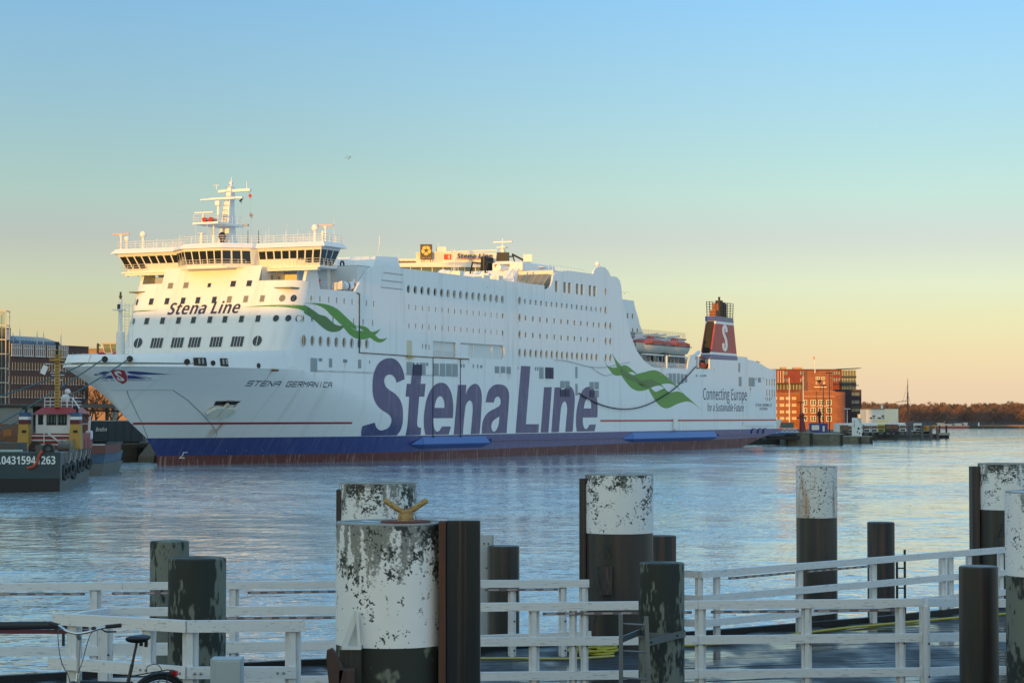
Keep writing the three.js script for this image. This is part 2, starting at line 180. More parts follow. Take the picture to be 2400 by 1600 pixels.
// paint: off-white with faint streaks, weld seams and rust where water runs from fittings
const RUST = [[20.5, 9, 2.4, 1.0, 0.8], [22.0, 8.8, 2.2, 0.5, 0.9], [21.6, 7.0, 2.6, 0.35, 0.5], [22.5, 5.6, 1.8, 0.7, 0.9], [22.0, 4.9, 1.2, 0.9, 0.6], [1.9, 14.1, 1.4, 0.5, 0.35], [23.7, 13.2, 2.2, 0.22, 0.7], [29, 14.7, 1.0, 0.3, 0.5], [34.5, 13.2, 1.1, 0.5, 0.35], [31, 13.3, 0.8, 0.6, 0.3], [43.2, 14.8, 0.9, 0.3, 0.4], [50.6, 14.9, 0.6, 0.1, 0.4], [46.2, 5.6, 1.2, 0.1, 0.6], [81, 16.2, 0.7, 1.6, 0.4], [84, 16.2, 1.0, 0.4, 0.5], [99.3, 14.1, 1.0, 1.4, 0.45], [96, 14.1, 0.7, 0.9, 0.3], [87.3, 14.9, 1.1, 0.15, 0.7], [63.3, 16.1, 0.7, 1.0, 0.4], [179.5, 6, 2.6, 0.25, 0.8], [181.8, 6, 2.3, 0.15, 0.7], [176.5, 5.9, 2.4, 0.18, 0.6], [200, 17, 1.6, 0.5, 0.4], [223, 12.6, 1.5, 0.4, 0.5], [189.4, 19, 2.4, 0.2, 0.35], [170, 16.4, 1.0, 2.2, 0.25], [206, 18.6, 3.0, 0.3, 0.25], [209.9, 5.8, 0.9, 0.2, 0.5], [115, 13.4, 0.8, 1.2, 0.3], [103.6, 17.1, 1.5, 0.2, 0.3], [141.5, 17, 1.8, 0.2, 0.35], [97, 20.7, 1.2, 0.3, 0.4], [76.6, 26, 4.0, 0.15, 0.35], [78.8, 26, 4.0, 0.15, 0.3], [83.3, 26, 3.2, 0.12, 0.25], [102.5, 29, 6, 0.18, 0.35], [113.9, 29.3, 5, 0.2, 0.3], [231, 18, 3, 0.3, 0.3]];
function hullPaint(x, y) {
  const big = fbm(x * 0.05, y * 0.08 + 9, 4), streak = fbm(x * 1.1, y * 0.10, 4), fine = fbm(x * 3, y * 3, 2);
  let d = 0.035 * (big - 0.5) + 0.02 * (fine - 0.5), s = Math.max(0, streak - 0.58) * 0.45;
  let c = [0.80 + d - s * 0.8, 0.805 + d - s * 0.82, 0.80 + d - s * 0.95];
  const seam = Math.abs(((y + 0.4) % 2.95) - 1.475) < 0.05 ? 0.03 * fbm(x * 0.3, y, 2) : 0; c = c.map((v) => v - seam);
  for (const [rx, ry, l, w, k] of RUST) { if (Math.abs(x - rx) > w * 1.4 || y > ry + 0.15 || y < ry - l) continue; const q = (ry - y) / l, e = Math.abs(x - rx) / w, n = fbm(x * 6, y * 0.9 + rx, 3); const a = clamp(k * (1 - e) * (1 - q * 0.8) * (0.25 + 1.5 * Math.max(0, n - 0.3)) * 1.6, 0, 0.9); c = [lerp(c[0], 0.36, a), lerp(c[1], 0.19, a), lerp(c[2], 0.08, a)]; }
  return c;
}
const sidePaint = colourTexture(2048, 512, (u, v) => hullPaint(33 + u * 208, 3.9 + v * 31.6), false);
const bowPaint = colourTexture(1536, 384, (u, v) => hullPaint(-1 + u * 81, -1 + v * 17.5), false);
const plateBump = dataTexture(1024, 256, (u, v) => 0.5 + 0.4 * (fbm(u * 90, v * 14, 3) - 0.5) + (Math.abs((u * 64) % 1 - 0.5) < 0.03 ? 0.04 : 0) - (Math.abs((v * 9) % 1 - 0.5) < 0.02 ? 0.05 : 0));
const F = {
  side: mat(1, 1, 1, 0.42, 0, { map: sidePaint, bumpMap: plateBump, bumpScale: 0.035 }),
  bow: mat(1, 1, 1, 0.42, 0, { map: bowPaint, bumpMap: plateBump, bumpScale: 0.03 }),
  white: mat(0.79, 0.79, 0.78, 0.45), offWhite: mat(0.7, 0.7, 0.68, 0.55), grey: mat(0.36, 0.38, 0.39, 0.6), louvre: mat(0.33, 0.37, 0.39, 0.55), dark: mat(0.03, 0.032, 0.035, 0.6), black: mat(0.012, 0.012, 0.013, 0.5),
  glass: mat(0.022, 0.026, 0.028, 0.06, 0, { ior: 1.6 }), glassWarm: mat(0.16, 0.13, 0.085, 0.12, 0, { ior: 1.55 }), curtain: mat(0.22, 0.21, 0.17, 0.3),
  red: mat(0.42, 0.022, 0.03, 0.4), green: mat(0.085, 0.27, 0.035, 0.45), greenDark: mat(0.06, 0.17, 0.04, 0.45), deck: mat(0.16, 0.2, 0.17, 0.8), orange: mat(0.52, 0.12, 0.03, 0.5), rust: mat(0.2, 0.085, 0.045, 0.85), steel: mat(0.3, 0.31, 0.32, 0.5, 0.3), navyPrint: mat(0.035, 0.03, 0.075, 0.45), yellowBand: mat(0.5, 0.33, 0.08, 0.6),
};
const bluePaint = colourTexture(1024, 128, (u, v) => { const n = fbm(u * 160, v * 6, 4), s = fbm(u * 400, v * 1.5, 3); const w = Math.max(0, s - 0.6) * 0.25; return [0.035 + 0.02 * (n - 0.5) + w, 0.05 + 0.025 * (n - 0.5) + w, 0.20 + 0.05 * (n - 0.5) + w * 0.8]; });
const redPaint = colourTexture(1024, 128, (u, v) => { const n = fbm(u * 120, v * 5, 4), s = fbm(u * 300, v * 3 + 4, 4), w = s > 0.6 ? (s - 0.6) * 0.9 : 0; return [0.125 + 0.06 * (n - 0.5) + w, 0.035 + 0.02 * (n - 0.5) + w * 0.9, 0.032 + 0.02 * (n - 0.5) + w * 0.75]; });
F.blue = mat(1, 1, 1, 0.4, 0, { map: bluePaint }); F.antifouling = mat(1, 1, 1, 0.6, 0, { map: redPaint });
const letterPaint = colourTexture(512, 256, (u, v) => { const n = fbm(u * 26, v * 10, 4), s = fbm(u * 60, v * 3, 3); const w = Math.max(0, s - 0.58) * 0.2; return [0.062 + 0.035 * (n - 0.5) + w, 0.064 + 0.03 * (n - 0.5) + w, 0.175 + 0.05 * (n - 0.5) + w]; });
F.letter = mat(1, 1, 1, 0.4, 0, { map: letterPaint });

// bow: three bands of plating lofted over the stem profile, both sides
function bowBand(h0, h1, rows, x1, name, m, uvf) {
  const P = [], U = [], cols = 64, idx = [];
  for (const s of [1, -1]) for (let j = 0; j <= rows; j++) { const h = lerp(h0, h1, j / rows), xs = stemX(h); for (let i = 0; i <= cols; i++) { const x = xs + (x1 - xs) * Math.pow(i / cols, 1.7); P.push(x, h, s * halfBreadth(x, h)); U.push(...uvf(x, h)); } }
  const n = (rows + 1) * (cols + 1); for (const s of [0, 1]) for (let j = 0; j < rows; j++) for (let i = 0; i < cols; i++) { const a = s * n + j * (cols + 1) + i, b = a + 1, c = a + cols + 1, d = c + 1; s ? idx.push(a, c, b, b, c, d) : idx.push(a, b, c, b, d, c); }
  const g = new THREE.BufferGeometry(); g.setAttribute('position', new THREE.Float32BufferAttribute(P, 3)); g.setAttribute('uv', new THREE.Float32BufferAttribute(U, 2)); g.setIndex(idx); g.computeVertexNormals(); return mesh(name, g, m, ferry);
}
const uvBow = (x, h) => [(x + 1) / 81, (h + 1) / 17.5], uvBand = (x, h) => [x / 60, h / 6];
bowBand(3.83, 13.6, 26, 80, 'bow_plating', F.bow, uvBow);
bowBand(1.3, 3.83, 8, 80, 'blue_band', F.blue, uvBand);
bowBand(-1.2, 1.3, 6, 80, 'antifouling', F.antifouling, uvBand);
// bulwark round the foredeck: stands on the knuckle and leans in a little
{
  const P = [], U = [], idx = [], cols = 60, rows = 3, top = (x) => 15.15 + 0.043 * Math.max(0, x);
  for (let k = 0; k < 2; k++) for (let j = 0; j <= rows; j++) for (let i = -cols; i <= cols; i++) { const t = Math.pow(Math.abs(i) / cols, 1.7), x0 = -0.57 + 34.2 * t, q = j / rows, h = lerp(13.55, top(x0), q), x = x0 + 1.0 * q * (1 - t) + k * 0.25 * (1 - t), z = Math.max(0, halfBreadth(x0, 13.7) - 0.25 * q * (1 - t) - k * 0.18); P.push(x, h, Math.sign(i) * z); U.push(...uvBow(x, h)); }
  const w = 2 * cols + 1; for (let k = 0; k < 2; k++) for (let j = 0; j < rows; j++) for (let i = 0; i < w - 1; i++) { const a = k * w * (rows + 1) + j * w + i, b = a + 1, c = a + w, d = c + 1; k ? idx.push(a, c, b, b, c, d) : idx.push(a, b, c, b, d, c); }
  const o = rows * w; for (let i = 0; i < w - 1; i++) { const a = o + i, b = a + 1, c = w * (rows + 1) + o + i, d = c + 1; idx.push(a, b, c, b, d, c); }
  const g = new THREE.BufferGeometry(); g.setAttribute('position', new THREE.Float32BufferAttribute(P, 3)); g.setAttribute('uv', new THREE.Float32BufferAttribute(U, 2)); g.setIndex(idx); g.computeVertexNormals();
  mesh('bulwark', g, F.bow, ferry);
  const ring = []; for (let i = 0; i <= 24; i++) { const x = -0.3 + 33 * Math.pow(i / 24, 1.7); ring.push([x, halfBreadth(x, 13.7) - 0.1]); }
  const s = poly([...ring.map(([x, z]) => [x, z]), ...ring.slice().reverse().map(([x, z]) => [x, -z])]); const dg = new THREE.ExtrudeGeometry(s, { depth: 0.2, bevelEnabled: false }); dg.rotateX(Math.PI / 2); dg.translate(0, 14.1, 0); mesh('foredeck', dg, F.deck, ferry);
}
// wrap a flat outline in (x, h) onto the bow surface
function wrapGeometry(shape, f, maxEdge = 0.9) {
  const g = new THREE.ShapeGeometry(shape, 8).toNonIndexed(), p = g.attributes.position; let tris = []; for (let i = 0; i < p.count; i += 3) tris.push([0, 1, 2].map((k) => [p.getX(i + k), p.getY(i + k)]));
  for (let pass = 0; pass < 6; pass++) { const out = []; let split = false; for (const t of tris) { const L = [0, 1, 2].map((k) => Math.hypot(t[k][0] - t[(k + 1) % 3][0], t[k][1] - t[(k + 1) % 3][1])), m = Math.max(...L); if (m <= maxEdge) { out.push(t); continue; } split = true; const k = L.indexOf(m), a = t[k], b = t[(k + 1) % 3], c = t[(k + 2) % 3], q = [(a[0] + b[0]) / 2, (a[1] + b[1]) / 2]; out.push([a, q, c], [q, b, c]); } tris = out; if (!split) break; }
  const P = [], U = []; for (const t of tris) for (const [x, h] of t) { P.push(...f(x, h)); U.push(x / 30, h / 12); }
  let o = new THREE.BufferGeometry(); o.setAttribute('position', new THREE.Float32BufferAttribute(P, 3)); o.setAttribute('uv', new THREE.Float32BufferAttribute(U, 2)); o = mergeVertices(o); o.computeVertexNormals(); return o;
}
const onHull = (d) => (x, h) => [x - d * 0.5, h, halfBreadth(x, h) + d];
for (const [k, n] of [['S', 'letter_s'], ['t', 'letter_t'], ['e', 'letter_e'], ['n', 'letter_n']]) mesh(n, wrapGeometry(runShape(OUT[k]), onHull(0.035), 1.2), F.letter, ferry);
for (const [k, n] of [['a', 'letter_a'], ['L', 'letter_l'], ['i', 'letter_i'], ['n2', 'letter_n'], ['e2', 'letter_e']]) { const s = runShape(OUT[k]); const g = new THREE.ExtrudeGeometry(s, { depth: 0.03, bevelEnabled: false }); const uv = g.attributes.uv, p = g.attributes.position; for (let i = 0; i < uv.count; i++) uv.setXY(i, p.getX(i) / 30, p.getY(i) / 12); g.translate(0, 0, 14.5); mesh(n, g, F.letter, ferry); }
for (const k of ['b1', 'b2', 'b3', 'b4', 'b5', 'b6', 'b7', 'b8']) mesh('bow_stripe', wrapGeometry(runShape(OUT[k]), onHull(0.03), 0.8), F.blue, ferry);
{ // shield with its pale rim and the letter
  const c = [2.7, 12.25], grow = (r, k) => r.map((q) => q.map((v, i) => c[i % 2] + (v - c[i % 2]) * k));
  const rim = mesh('shield', wrapGeometry(runShape([grow(OUT.sh[0], 1.07)]), onHull(0.03), 0.5), F.white, ferry);
  mesh('shield_field', wrapGeometry(runShape(OUT.sh), onHull(0.05), 0.5), F.red, rim);
  mesh('shield_letter', wrapGeometry(runShape(OUT.shS), onHull(0.07), 0.4), F.white, rim);
}
const strip = (pts, w) => poly([...pts, ...pts.slice().reverse().map(([x, h]) => [x, h + w])]);
{ const l = []; for (let x = 9.8; x <= 48.2; x += 0.6) l.push([x, 5.72]); mesh('red_line', wrapGeometry(strip(l, 0.30), onHull(0.03), 1), F.red, ferry); }
mesh('red_line', new MB().box(138.87, 240.7, 5.86, 6.2, 14.5, 14.53).geo(), F.red, ferry);
// bow visor seams
mesh('visor_seam', wrapGeometry(strip([[4.2, 10.36], [7, 10.4], [10.7, 10.42]], 0.06), onHull(0.02), 0.6), F.grey, ferry);
mesh('visor_seam', wrapGeometry(poly([[10.68, 10.48], [14.02, 9.18], [17.85, 7.33], [21.28, 5.53], [22.95, 4.5], [23.3, 3.84], [23.2, 3.84], [22.83, 4.45], [21.18, 5.45], [17.75, 7.25], [13.94, 9.1], [10.62, 10.4]]), onHull(0.02), 0.6), F.grey, ferry);
mesh('visor_seam', wrapGeometry(poly([[5.46, 10.36], [9.31, 7.1], [13.4, 3.85], [13.5, 3.85], [9.43, 7.1], [5.58, 10.36]]), onHull(0.02), 0.6), F.grey, ferry);
// ship's name in square strokes
{
  const G = { S: [[1, 1, 0, 1], [0, 1, 0, 0.5], [0, 0.5, 1, 0.5], [1, 0.5, 1, 0], [1, 0, 0, 0]], T: [[0, 1, 1, 1], [0.5, 1, 0.5, 0]], E: [[1, 1, 0, 1], [0, 1, 0, 0], [0, 0, 1, 0], [0, 0.5, 0.9, 0.5]], N: [[0, 0, 0, 1], [0, 1, 1, 0], [1, 0, 1, 1]], A: [[0, 0, 0, 0.8], [0, 0.8, 0.2, 1], [0.2, 1, 1, 1], [1, 1, 1, 0], [0, 0.45, 1, 0.45]], G: [[1, 1, 0, 1], [0, 1, 0, 0], [0, 0, 1, 0], [1, 0, 1, 0.5], [1, 0.5, 0.5, 0.5]], R: [[0, 0, 0, 1], [0, 1, 1, 1], [1, 1, 1, 0.5], [1, 0.5, 0, 0.5], [0.4, 0.5, 1, 0]], M: [[0, 0, 0, 1], [0, 1, 0.5, 0.5], [0.5, 0.5, 1, 1], [1, 1, 1, 0]], I: [[0.5, 0, 0.5, 1]], C: [[1, 1, 0, 1], [0, 1, 0, 0], [0, 0, 1, 0]], H: [[0, 0, 0, 1], [1, 0, 1, 1], [0, 0.5, 1, 0.5]], O: [[0, 0, 0, 1], [0, 1, 1, 1], [1, 1, 1, 0], [1, 0, 0, 0]], B: [[0, 0, 0, 1], [0, 1, 0.9, 1], [0.9, 1, 0.9, 0.5], [0, 0.5, 1, 0.5], [1, 0.5, 1, 0], [1, 0, 0, 0]] };
  const word = (w, x0, x1, y0, y1, th, f, parent) => { const n = w.length, pitch = (x1 - x0) / (n - 0.28); [...w].forEach((ch, i) => { const cx = x0 + i * pitch, cw = pitch * 0.72, gs = []; for (const [a, b, c, d] of G[ch]) { const p = [cx + a * cw, lerp(y0, y1, b)], q = [cx + c * cw, lerp(y0, y1, d)], L = Math.hypot(q[0] - p[0], q[1] - p[1]), ux = (q[0] - p[0]) / L * th / 2, uy = (q[1] - p[1]) / L * th / 2; gs.push(clean(wrapGeometry(poly([[p[0] - ux - uy, p[1] - uy + ux], [p[0] - ux + uy, p[1] - uy - ux], [q[0] + ux + uy, q[1] + uy - ux], [q[0] + ux - uy, q[1] + uy + ux]]), f, 0.8))); } mesh('name_letter', mergeGeometries(gs), F.navyPrint, parent); }); };
  word('STENA', 20.8, 27.1, 11.17, 11.8, 0.13, onHull(0.03), ferry); word('GERMANICA', 28.6, 39.4, 11.15, 11.82, 0.13, onHull(0.03), ferry);
  const flat = (x, h) => [x, h, 14.53];
  word('STENA', 226.4, 230.3, 9.12, 9.65, 0.09, flat, ferry); word('GERMANICA', 231.2, 237.5, 9.12, 9.65, 0.09, flat, ferry); word('GOTEBORG', 229.2, 234.4, 8.34, 8.8, 0.08, flat, ferry);
}
// anchor in its pocket, fairleads, thruster marks
{
  const hp = (x, h, d) => V(x - d * 0.5, h, halfBreadth(x, h) + d);
  const pk = mesh('anchor_pocket', wrapGeometry(poly([[18.3, 9.0], [22.4, 9.02], [21.9, 8.5], [18.6, 8.4]]), onHull(0.04), 0.6), F.black, ferry);
  const an = new MB(), A = (x, h, d) => hp(x, h, d);
  an.slab(A(19.0, 6.95, 0.1), A(21.6, 6.9, 0.1), A(21.8, 8.2, 0.25), A(18.9, 8.3, 0.25), 0.45); an.bar(A(20.3, 6.9, 0.5), A(20.4, 8.6, 0.5), 0.5, 0.4); an.slab(A(18.2, 7.5, 0.1), A(18.9, 7.4, 0.1), A(19.0, 8.3, 0.2), A(18.5, 8.0, 0.2), 0.5); an.slab(A(21.7, 7.0, 0.1), A(22.4, 7.5, 0.1), A(22.2, 8.2, 0.2), A(21.8, 8.0, 0.2), 0.5);
  an.build('anchor', mat(1, 1, 1, 0.6, 0, { map: colourTexture(128, 128, (u, v) => { const n = fbm(u * 5, v * 9, 4), a = clamp((n - 0.47) * 5, 0, 0.85); return [lerp(0.66, 0.33, a), lerp(0.66, 0.17, a), lerp(0.6, 0.07, a)]; }) }), ferry);
  const B = (x, h, d) => V(x, h, halfBreadth(x, 13.7) - 0.1 + d);
  for (const [x, h, w, q] of [[0.1, 14.5, 0.42, 0.3], [1.85, 14.55, 0.42, 0.3], [8.4, 14.25, 0.42, 0.3], [12.3, 14.15, 0.36, 0.28], [20.6, 13.95, 0.36, 0.3]]) { const g = new MB(), c = B(x, h, 0), e = B(x + 0.3, h, 0).sub(B(x - 0.3, h, 0)).normalize(), n = V(-e.z, 0, e.x); const gg = new THREE.CylinderGeometry(w, w, 0.12, 16); gg.rotateX(Math.PI / 2); gg.applyQuaternion(new THREE.Quaternion().setFromUnitVectors(V(0, 0, 1), n)); gg.translate(c.x + n.x * 0.1, c.y, c.z + n.z * 0.1); g.add(gg); g.build('fairlead', F.black, ferry); }
  for (const [x0, x1] of [[9.4, 11.2], [13.55, 14.75]]) { const o = mesh('mooring_port', new MB().slab(B(x0, 13.78, 0.02), B(x1 + 0.1, 13.72, 0.02), B(x1, 14.85, -0.08), B(x0, 14.82, -0.08), 0.16).geo(), F.black, ferry); mesh('roller', new MB().cyl(B((x0 + x1) / 2 - 0.25, 14.0, 0.2), B((x0 + x1) / 2 - 0.25, 14.7, 0.12), 0.16).cyl(B((x0 + x1) / 2 + 0.3, 14.0, 0.2), B((x0 + x1) / 2 + 0.3, 14.7, 0.12), 0.16).geo(), F.steel, o); }
  mesh('chock', new MB().box(23.4, 24.1, 13.2, 13.5, 14.1, 14.8).geo(), F.rust, ferry);
  for (const x of [25.7, 29.1, 31.8]) { const ring = new THREE.Shape(); ring.absarc(x, 1.76, 0.5, 0, 7, false); const h1 = ovalPath(x - 0.18, 1.72, 0.22, 0.34, 8), h2 = ovalPath(x + 0.18, 1.8, 0.22, 0.34, 8); ring.holes.push(h1, h2); mesh('thruster_mark', wrapGeometry(ring, onHull(0.03), 0.5), F.white, ferry); }
  mesh('bulb_mark', wrapGeometry(poly([[19.0, 0.95], [19.9, 0.95], [19.9, 1.05], [19.25, 1.05], [19.6, 1.4], [19.55, 1.72], [20.1, 1.72], [20.1, 1.82], [19.4, 1.82], [19.45, 1.4]]), onHull(0.03), 0.4), F.white, ferry);
}

// ---------- flat sides ----------
const SIDE = [[32.7, 13.3], [80, 13.3], [80, 3.85], [240.7, 4.05], [240.7, 17.55], [237.5, 17.6], [234.7, 17.84], [231, 18.54], [226.4, 19.2], [221.2, 19.5], [220.9, 20.0], [214.8, 20.0], [214.75, 19.12], [198.3, 19.0], [197.4, 19.0], [197.37, 16.82], [189.31, 16.8], [189.1, 18.5], [188.5, 19.77], [185.8, 19.4], [185, 18.4], [184.2, 16.7], [166.2, 16.62], [163.3, 17], [160.5, 17.85], [157, 19.64], [154.2, 22.2], [152.2, 24.8], [149.64, 29.36], [149.35, 31.0], [149.1, 31.87], [148.45, 32.94], [146.9, 33.58], [143.9, 33.58], [142.9, 34.44], [141.1, 35.06], [138.9, 35.09], [137.1, 34.77], [135.95, 34.03], [135.65, 33.49], [124.4, 33.45], [121.6, 33.17], [118.8, 32.66], [117.6, 32.1], [117.3, 31.2], [116.6, 30.2], [115.2, 29.6], [113.9, 29.5], [113.9, 30.17], [88.6, 30.1], [55.7, 30.02], [52.5, 29.92], [51.3, 29.65], [49.8, 28.9], [47.8, 27.3], [46.1, 25.6], [32.7, 25.4]];
const side = poly(SIDE), WIN = [];   // WIN: [kind, x, y, w, h]
for (let i = 0; i < 8; i++) WIN.push(['oval', 33.81 + i * 2.28, 17.82, 1.2, 1.5]);
WIN.push(['oval', 33.4, 23.95, 0.6, 0.95], ['oval', 33.68, 21.0, 0.6, 0.95]);
[35.94, 38.45, 40.75, 42.96, 45.32, 47.49, 49.7, 51.93].forEach((x) => WIN.push(['slot', x, 24.0, 0.42, 0.86]));
[36.64, 39.7, 42.6, 45.76, 48.67, 51.59].forEach((x) => WIN.push(['slot', x, 21.1, 0.42, 0.86]));
for (let i = 0; i < 16; i++) WIN.push([i < 5 ? 'open' : i < 6 ? 'dim' : 'oval', 63.11 + i * 2.243, 26.83, 1.16, 1.38]);
for (const y of [24.03, 21.11]) for (let i = 0; i < 16; i++) WIN.push(['slot', 63.25 + i * 2.246, y, i === 15 ? 0.7 : 0.42, 0.82]);
for (let i = 0; i < 18; i++) WIN.push([i === 0 || i === 17 ? 'oval' : 'rect', 103.6 + i * 2.223, 26.92, i % 17 ? 0.72 : 1.12, i % 17 ? 0.86 : 1.45]);
for (let i = 0; i < 15; i++) WIN.push([i === 0 || i > 12 ? 'oval' : 'rect', [103.6, 106.13, 109.16, 112.12, 115.07, 118.18, 121.16, 124.12, 127.07, 130.0, 132.97, 135.86, 138.36, 141.44, 143.7][i], 24.0, i === 0 || i > 12 ? 1.12 : 0.76, i === 0 || i > 12 ? 1.45 : 0.86]);
for (let i = 0; i < 14; i++) WIN.push([i === 0 || i > 11 ? 'oval' : 'rect', [103.6, 106.13, 109.15, 112.12, 115.12, 118.23, 121.21, 124.17, 127.06, 130.05, 133.02, 135.91, 141.49, 143.69][i], 21.08, i === 0 || i > 11 ? 1.12 : 0.76, i === 0 || i > 11 ? 1.45 : 0.86]);
for (let i = 0; i < 16; i++) WIN.push(['oval', 103.6 + i * 2.232, 17.9, 1.18, 1.46]);
WIN.push(['oval', 141.48, 17.96, 1.18, 1.46], ['oval', 143.74, 17.96, 1.18, 1.46], ['oval', 141.38, 30.5, 0.92, 1.36]);
[119.07, 122.73, 124.81, 128.34, 130.48, 134.22, 136.29].forEach((x) => WIN.push(['tall', x, 30.27, 1.34, 2.02]));
[67.77, 68.88, 69.96].forEach((x) => WIN.push(['slot', x, 17.95, 0.42, 0.86]));
for (const x of [234.3, 236.18, 237.99, 239.71]) WIN.push(['slit', x, 14.6, 0.85, 1.55], ['slit', x, 12.1, 0.8, 1.65]);
WIN.push(['slit', 234.49, 10.7, 0.84, 0.9], ['slit', 236.15, 10.7, 0.84, 0.9], ['slit', 233.08, 10.84, 0.7, 0.5], ['slit', 237.61, 10.9, 0.7, 0.5], ['slit', 90.9, 28.6, 0.2, 0.45], ['slit', 217.75, 5.2, 0.5, 0.8]);
for (const [k, x, y, w, h] of WIN) side.holes.push(k === 'oval' || k === 'open' || k === 'dim' ? ovalPath(x, y, w, h) : k === 'tall' ? rectPath(x - w / 2, x + w / 2, y - h / 2, y + h / 2, 0.4) : rectPath(x - w / 2, x + w / 2, y - h / 2, y + h / 2, 0.06));
side.holes.push(rectPath(71.27, 79.5, 16.45, 18.95, 0.25), (() => { const s = new THREE.Shape(); s.moveTo(80.85, 16.57); s.lineTo(96.6, 16.6); s.quadraticCurveTo(97.7, 16.6, 97.7, 17.8); s.quadraticCurveTo(97.7, 19.0, 96.6, 19.0); s.lineTo(81.0, 18.95); s.closePath(); return s; })());
{
  const g = new THREE.ExtrudeGeometry(side, { depth: 0.32, bevelEnabled: false, curveSegments: 6 }), uv = g.attributes.uv, p = g.attributes.position;
  for (let i = 0; i < uv.count; i++) uv.setXY(i, (p.getX(i) - 33) / 208, (p.getY(i) - 3.9) / 31.6); g.translate(0, 0, 14.18); mesh('side_plating', g, F.side, ferry);
  const far = new THREE.ExtrudeGeometry(poly(SIDE), { depth: 0.3, bevelEnabled: false }); far.translate(0, 0, -14.5); mesh('side_plating', far, F.offWhite, ferry);
}
const paneOval = new THREE.ShapeGeometry(ovalPath(0, 0, 1.3, 1.6), 8), paneRect = new THREE.PlaneGeometry(1, 1);
const rimOval = (() => { const s = ovalPath(0, 0, 1.1, 1.1, 20); s.holes.push(ovalPath(0, 0, 0.98, 0.99, 20)); return new THREE.ExtrudeGeometry(s, { depth: 0.05, bevelEnabled: false }); })();
const mullion = new THREE.BoxGeometry(0.07, 1.4, 0.06);
for (const [k, x, y, w, h] of WIN) {
  if (k === 'open') { mesh('window_opening', paneOval, F.black, ferry, x, y, 14.19); continue; }
  const warm = k === 'oval' && y < 19, m = k === 'slit' ? F.black : k === 'dim' ? F.dark : warm ? F.glassWarm : k === 'slot' || k === 'rect' ? F.glass : k === 'tall' ? F.curtain : y > 25 && x < 100 ? F.curtain : F.glassWarm;
  const o = mesh('window', k === 'oval' || k === 'dim' ? paneOval : paneRect, m, ferry, x, y, 14.21); if (paneRect === o.geometry) o.scale.set(w + 0.1, h + 0.1, 1);
  if (k === 'oval' || k === 'dim') { const r = mesh('window_rim', rimOval, F.offWhite, o, 0, 0, 0.26); r.scale.set(w, h, 1); if (warm) mesh('mullion', mullion, F.offWhite, o, 0.02, 0, 0.03); }
}
// lower bands of the parallel hull and the rising stern
{
  const b = new THREE.ExtrudeGeometry(poly([[80, 1.3], [215, 2.0], [231.5, 2.25], [240.7, 3.1], [240.7, 4.05], [80, 3.83]]), { depth: 0.3, bevelEnabled: false }), r = new THREE.ExtrudeGeometry(poly([[80, -1.2], [211, -1.2], [217.2, 0], [231.5, 2.25], [215, 2.0], [80, 1.3]]), { depth: 0.3, bevelEnabled: false });
  for (const [g, n, m] of [[b, 'blue_band', F.blue], [r, 'antifouling', F.antifouling]]) for (const s of [1, -1]) { const q = g.clone(), p = q.attributes.position, uv = q.attributes.uv; for (let i = 0; i < uv.count; i++) uv.setXY(i, p.getX(i) / 60, p.getY(i) / 6); q.translate(0, 0, s > 0 ? 14.2 : -14.5); mesh(n, q, m, ferry); }
  mesh('hull_core', new MB().box(79.9, 237.5, 2.9, 16.3, -14.2, 14.15).box(79.9, 212, -1.2, 3, -14.2, 14.15).box(60, 80, -1, 13, -8, 8).geo(), F.dark, ferry);
  mesh('transom', new MB().box(240.2, 240.6, 3.2, 17.5, -14.2, 14.15).geo(), F.offWhite, ferry);
  mesh('stern_sponson', new MB().ext(poly([[233, 2.4], [240.6, 3.1], [243.5, 3.3], [243.5, 4.0], [233, 4.0]]), -13.5, 14.1).geo(), F.blue, ferry);
}
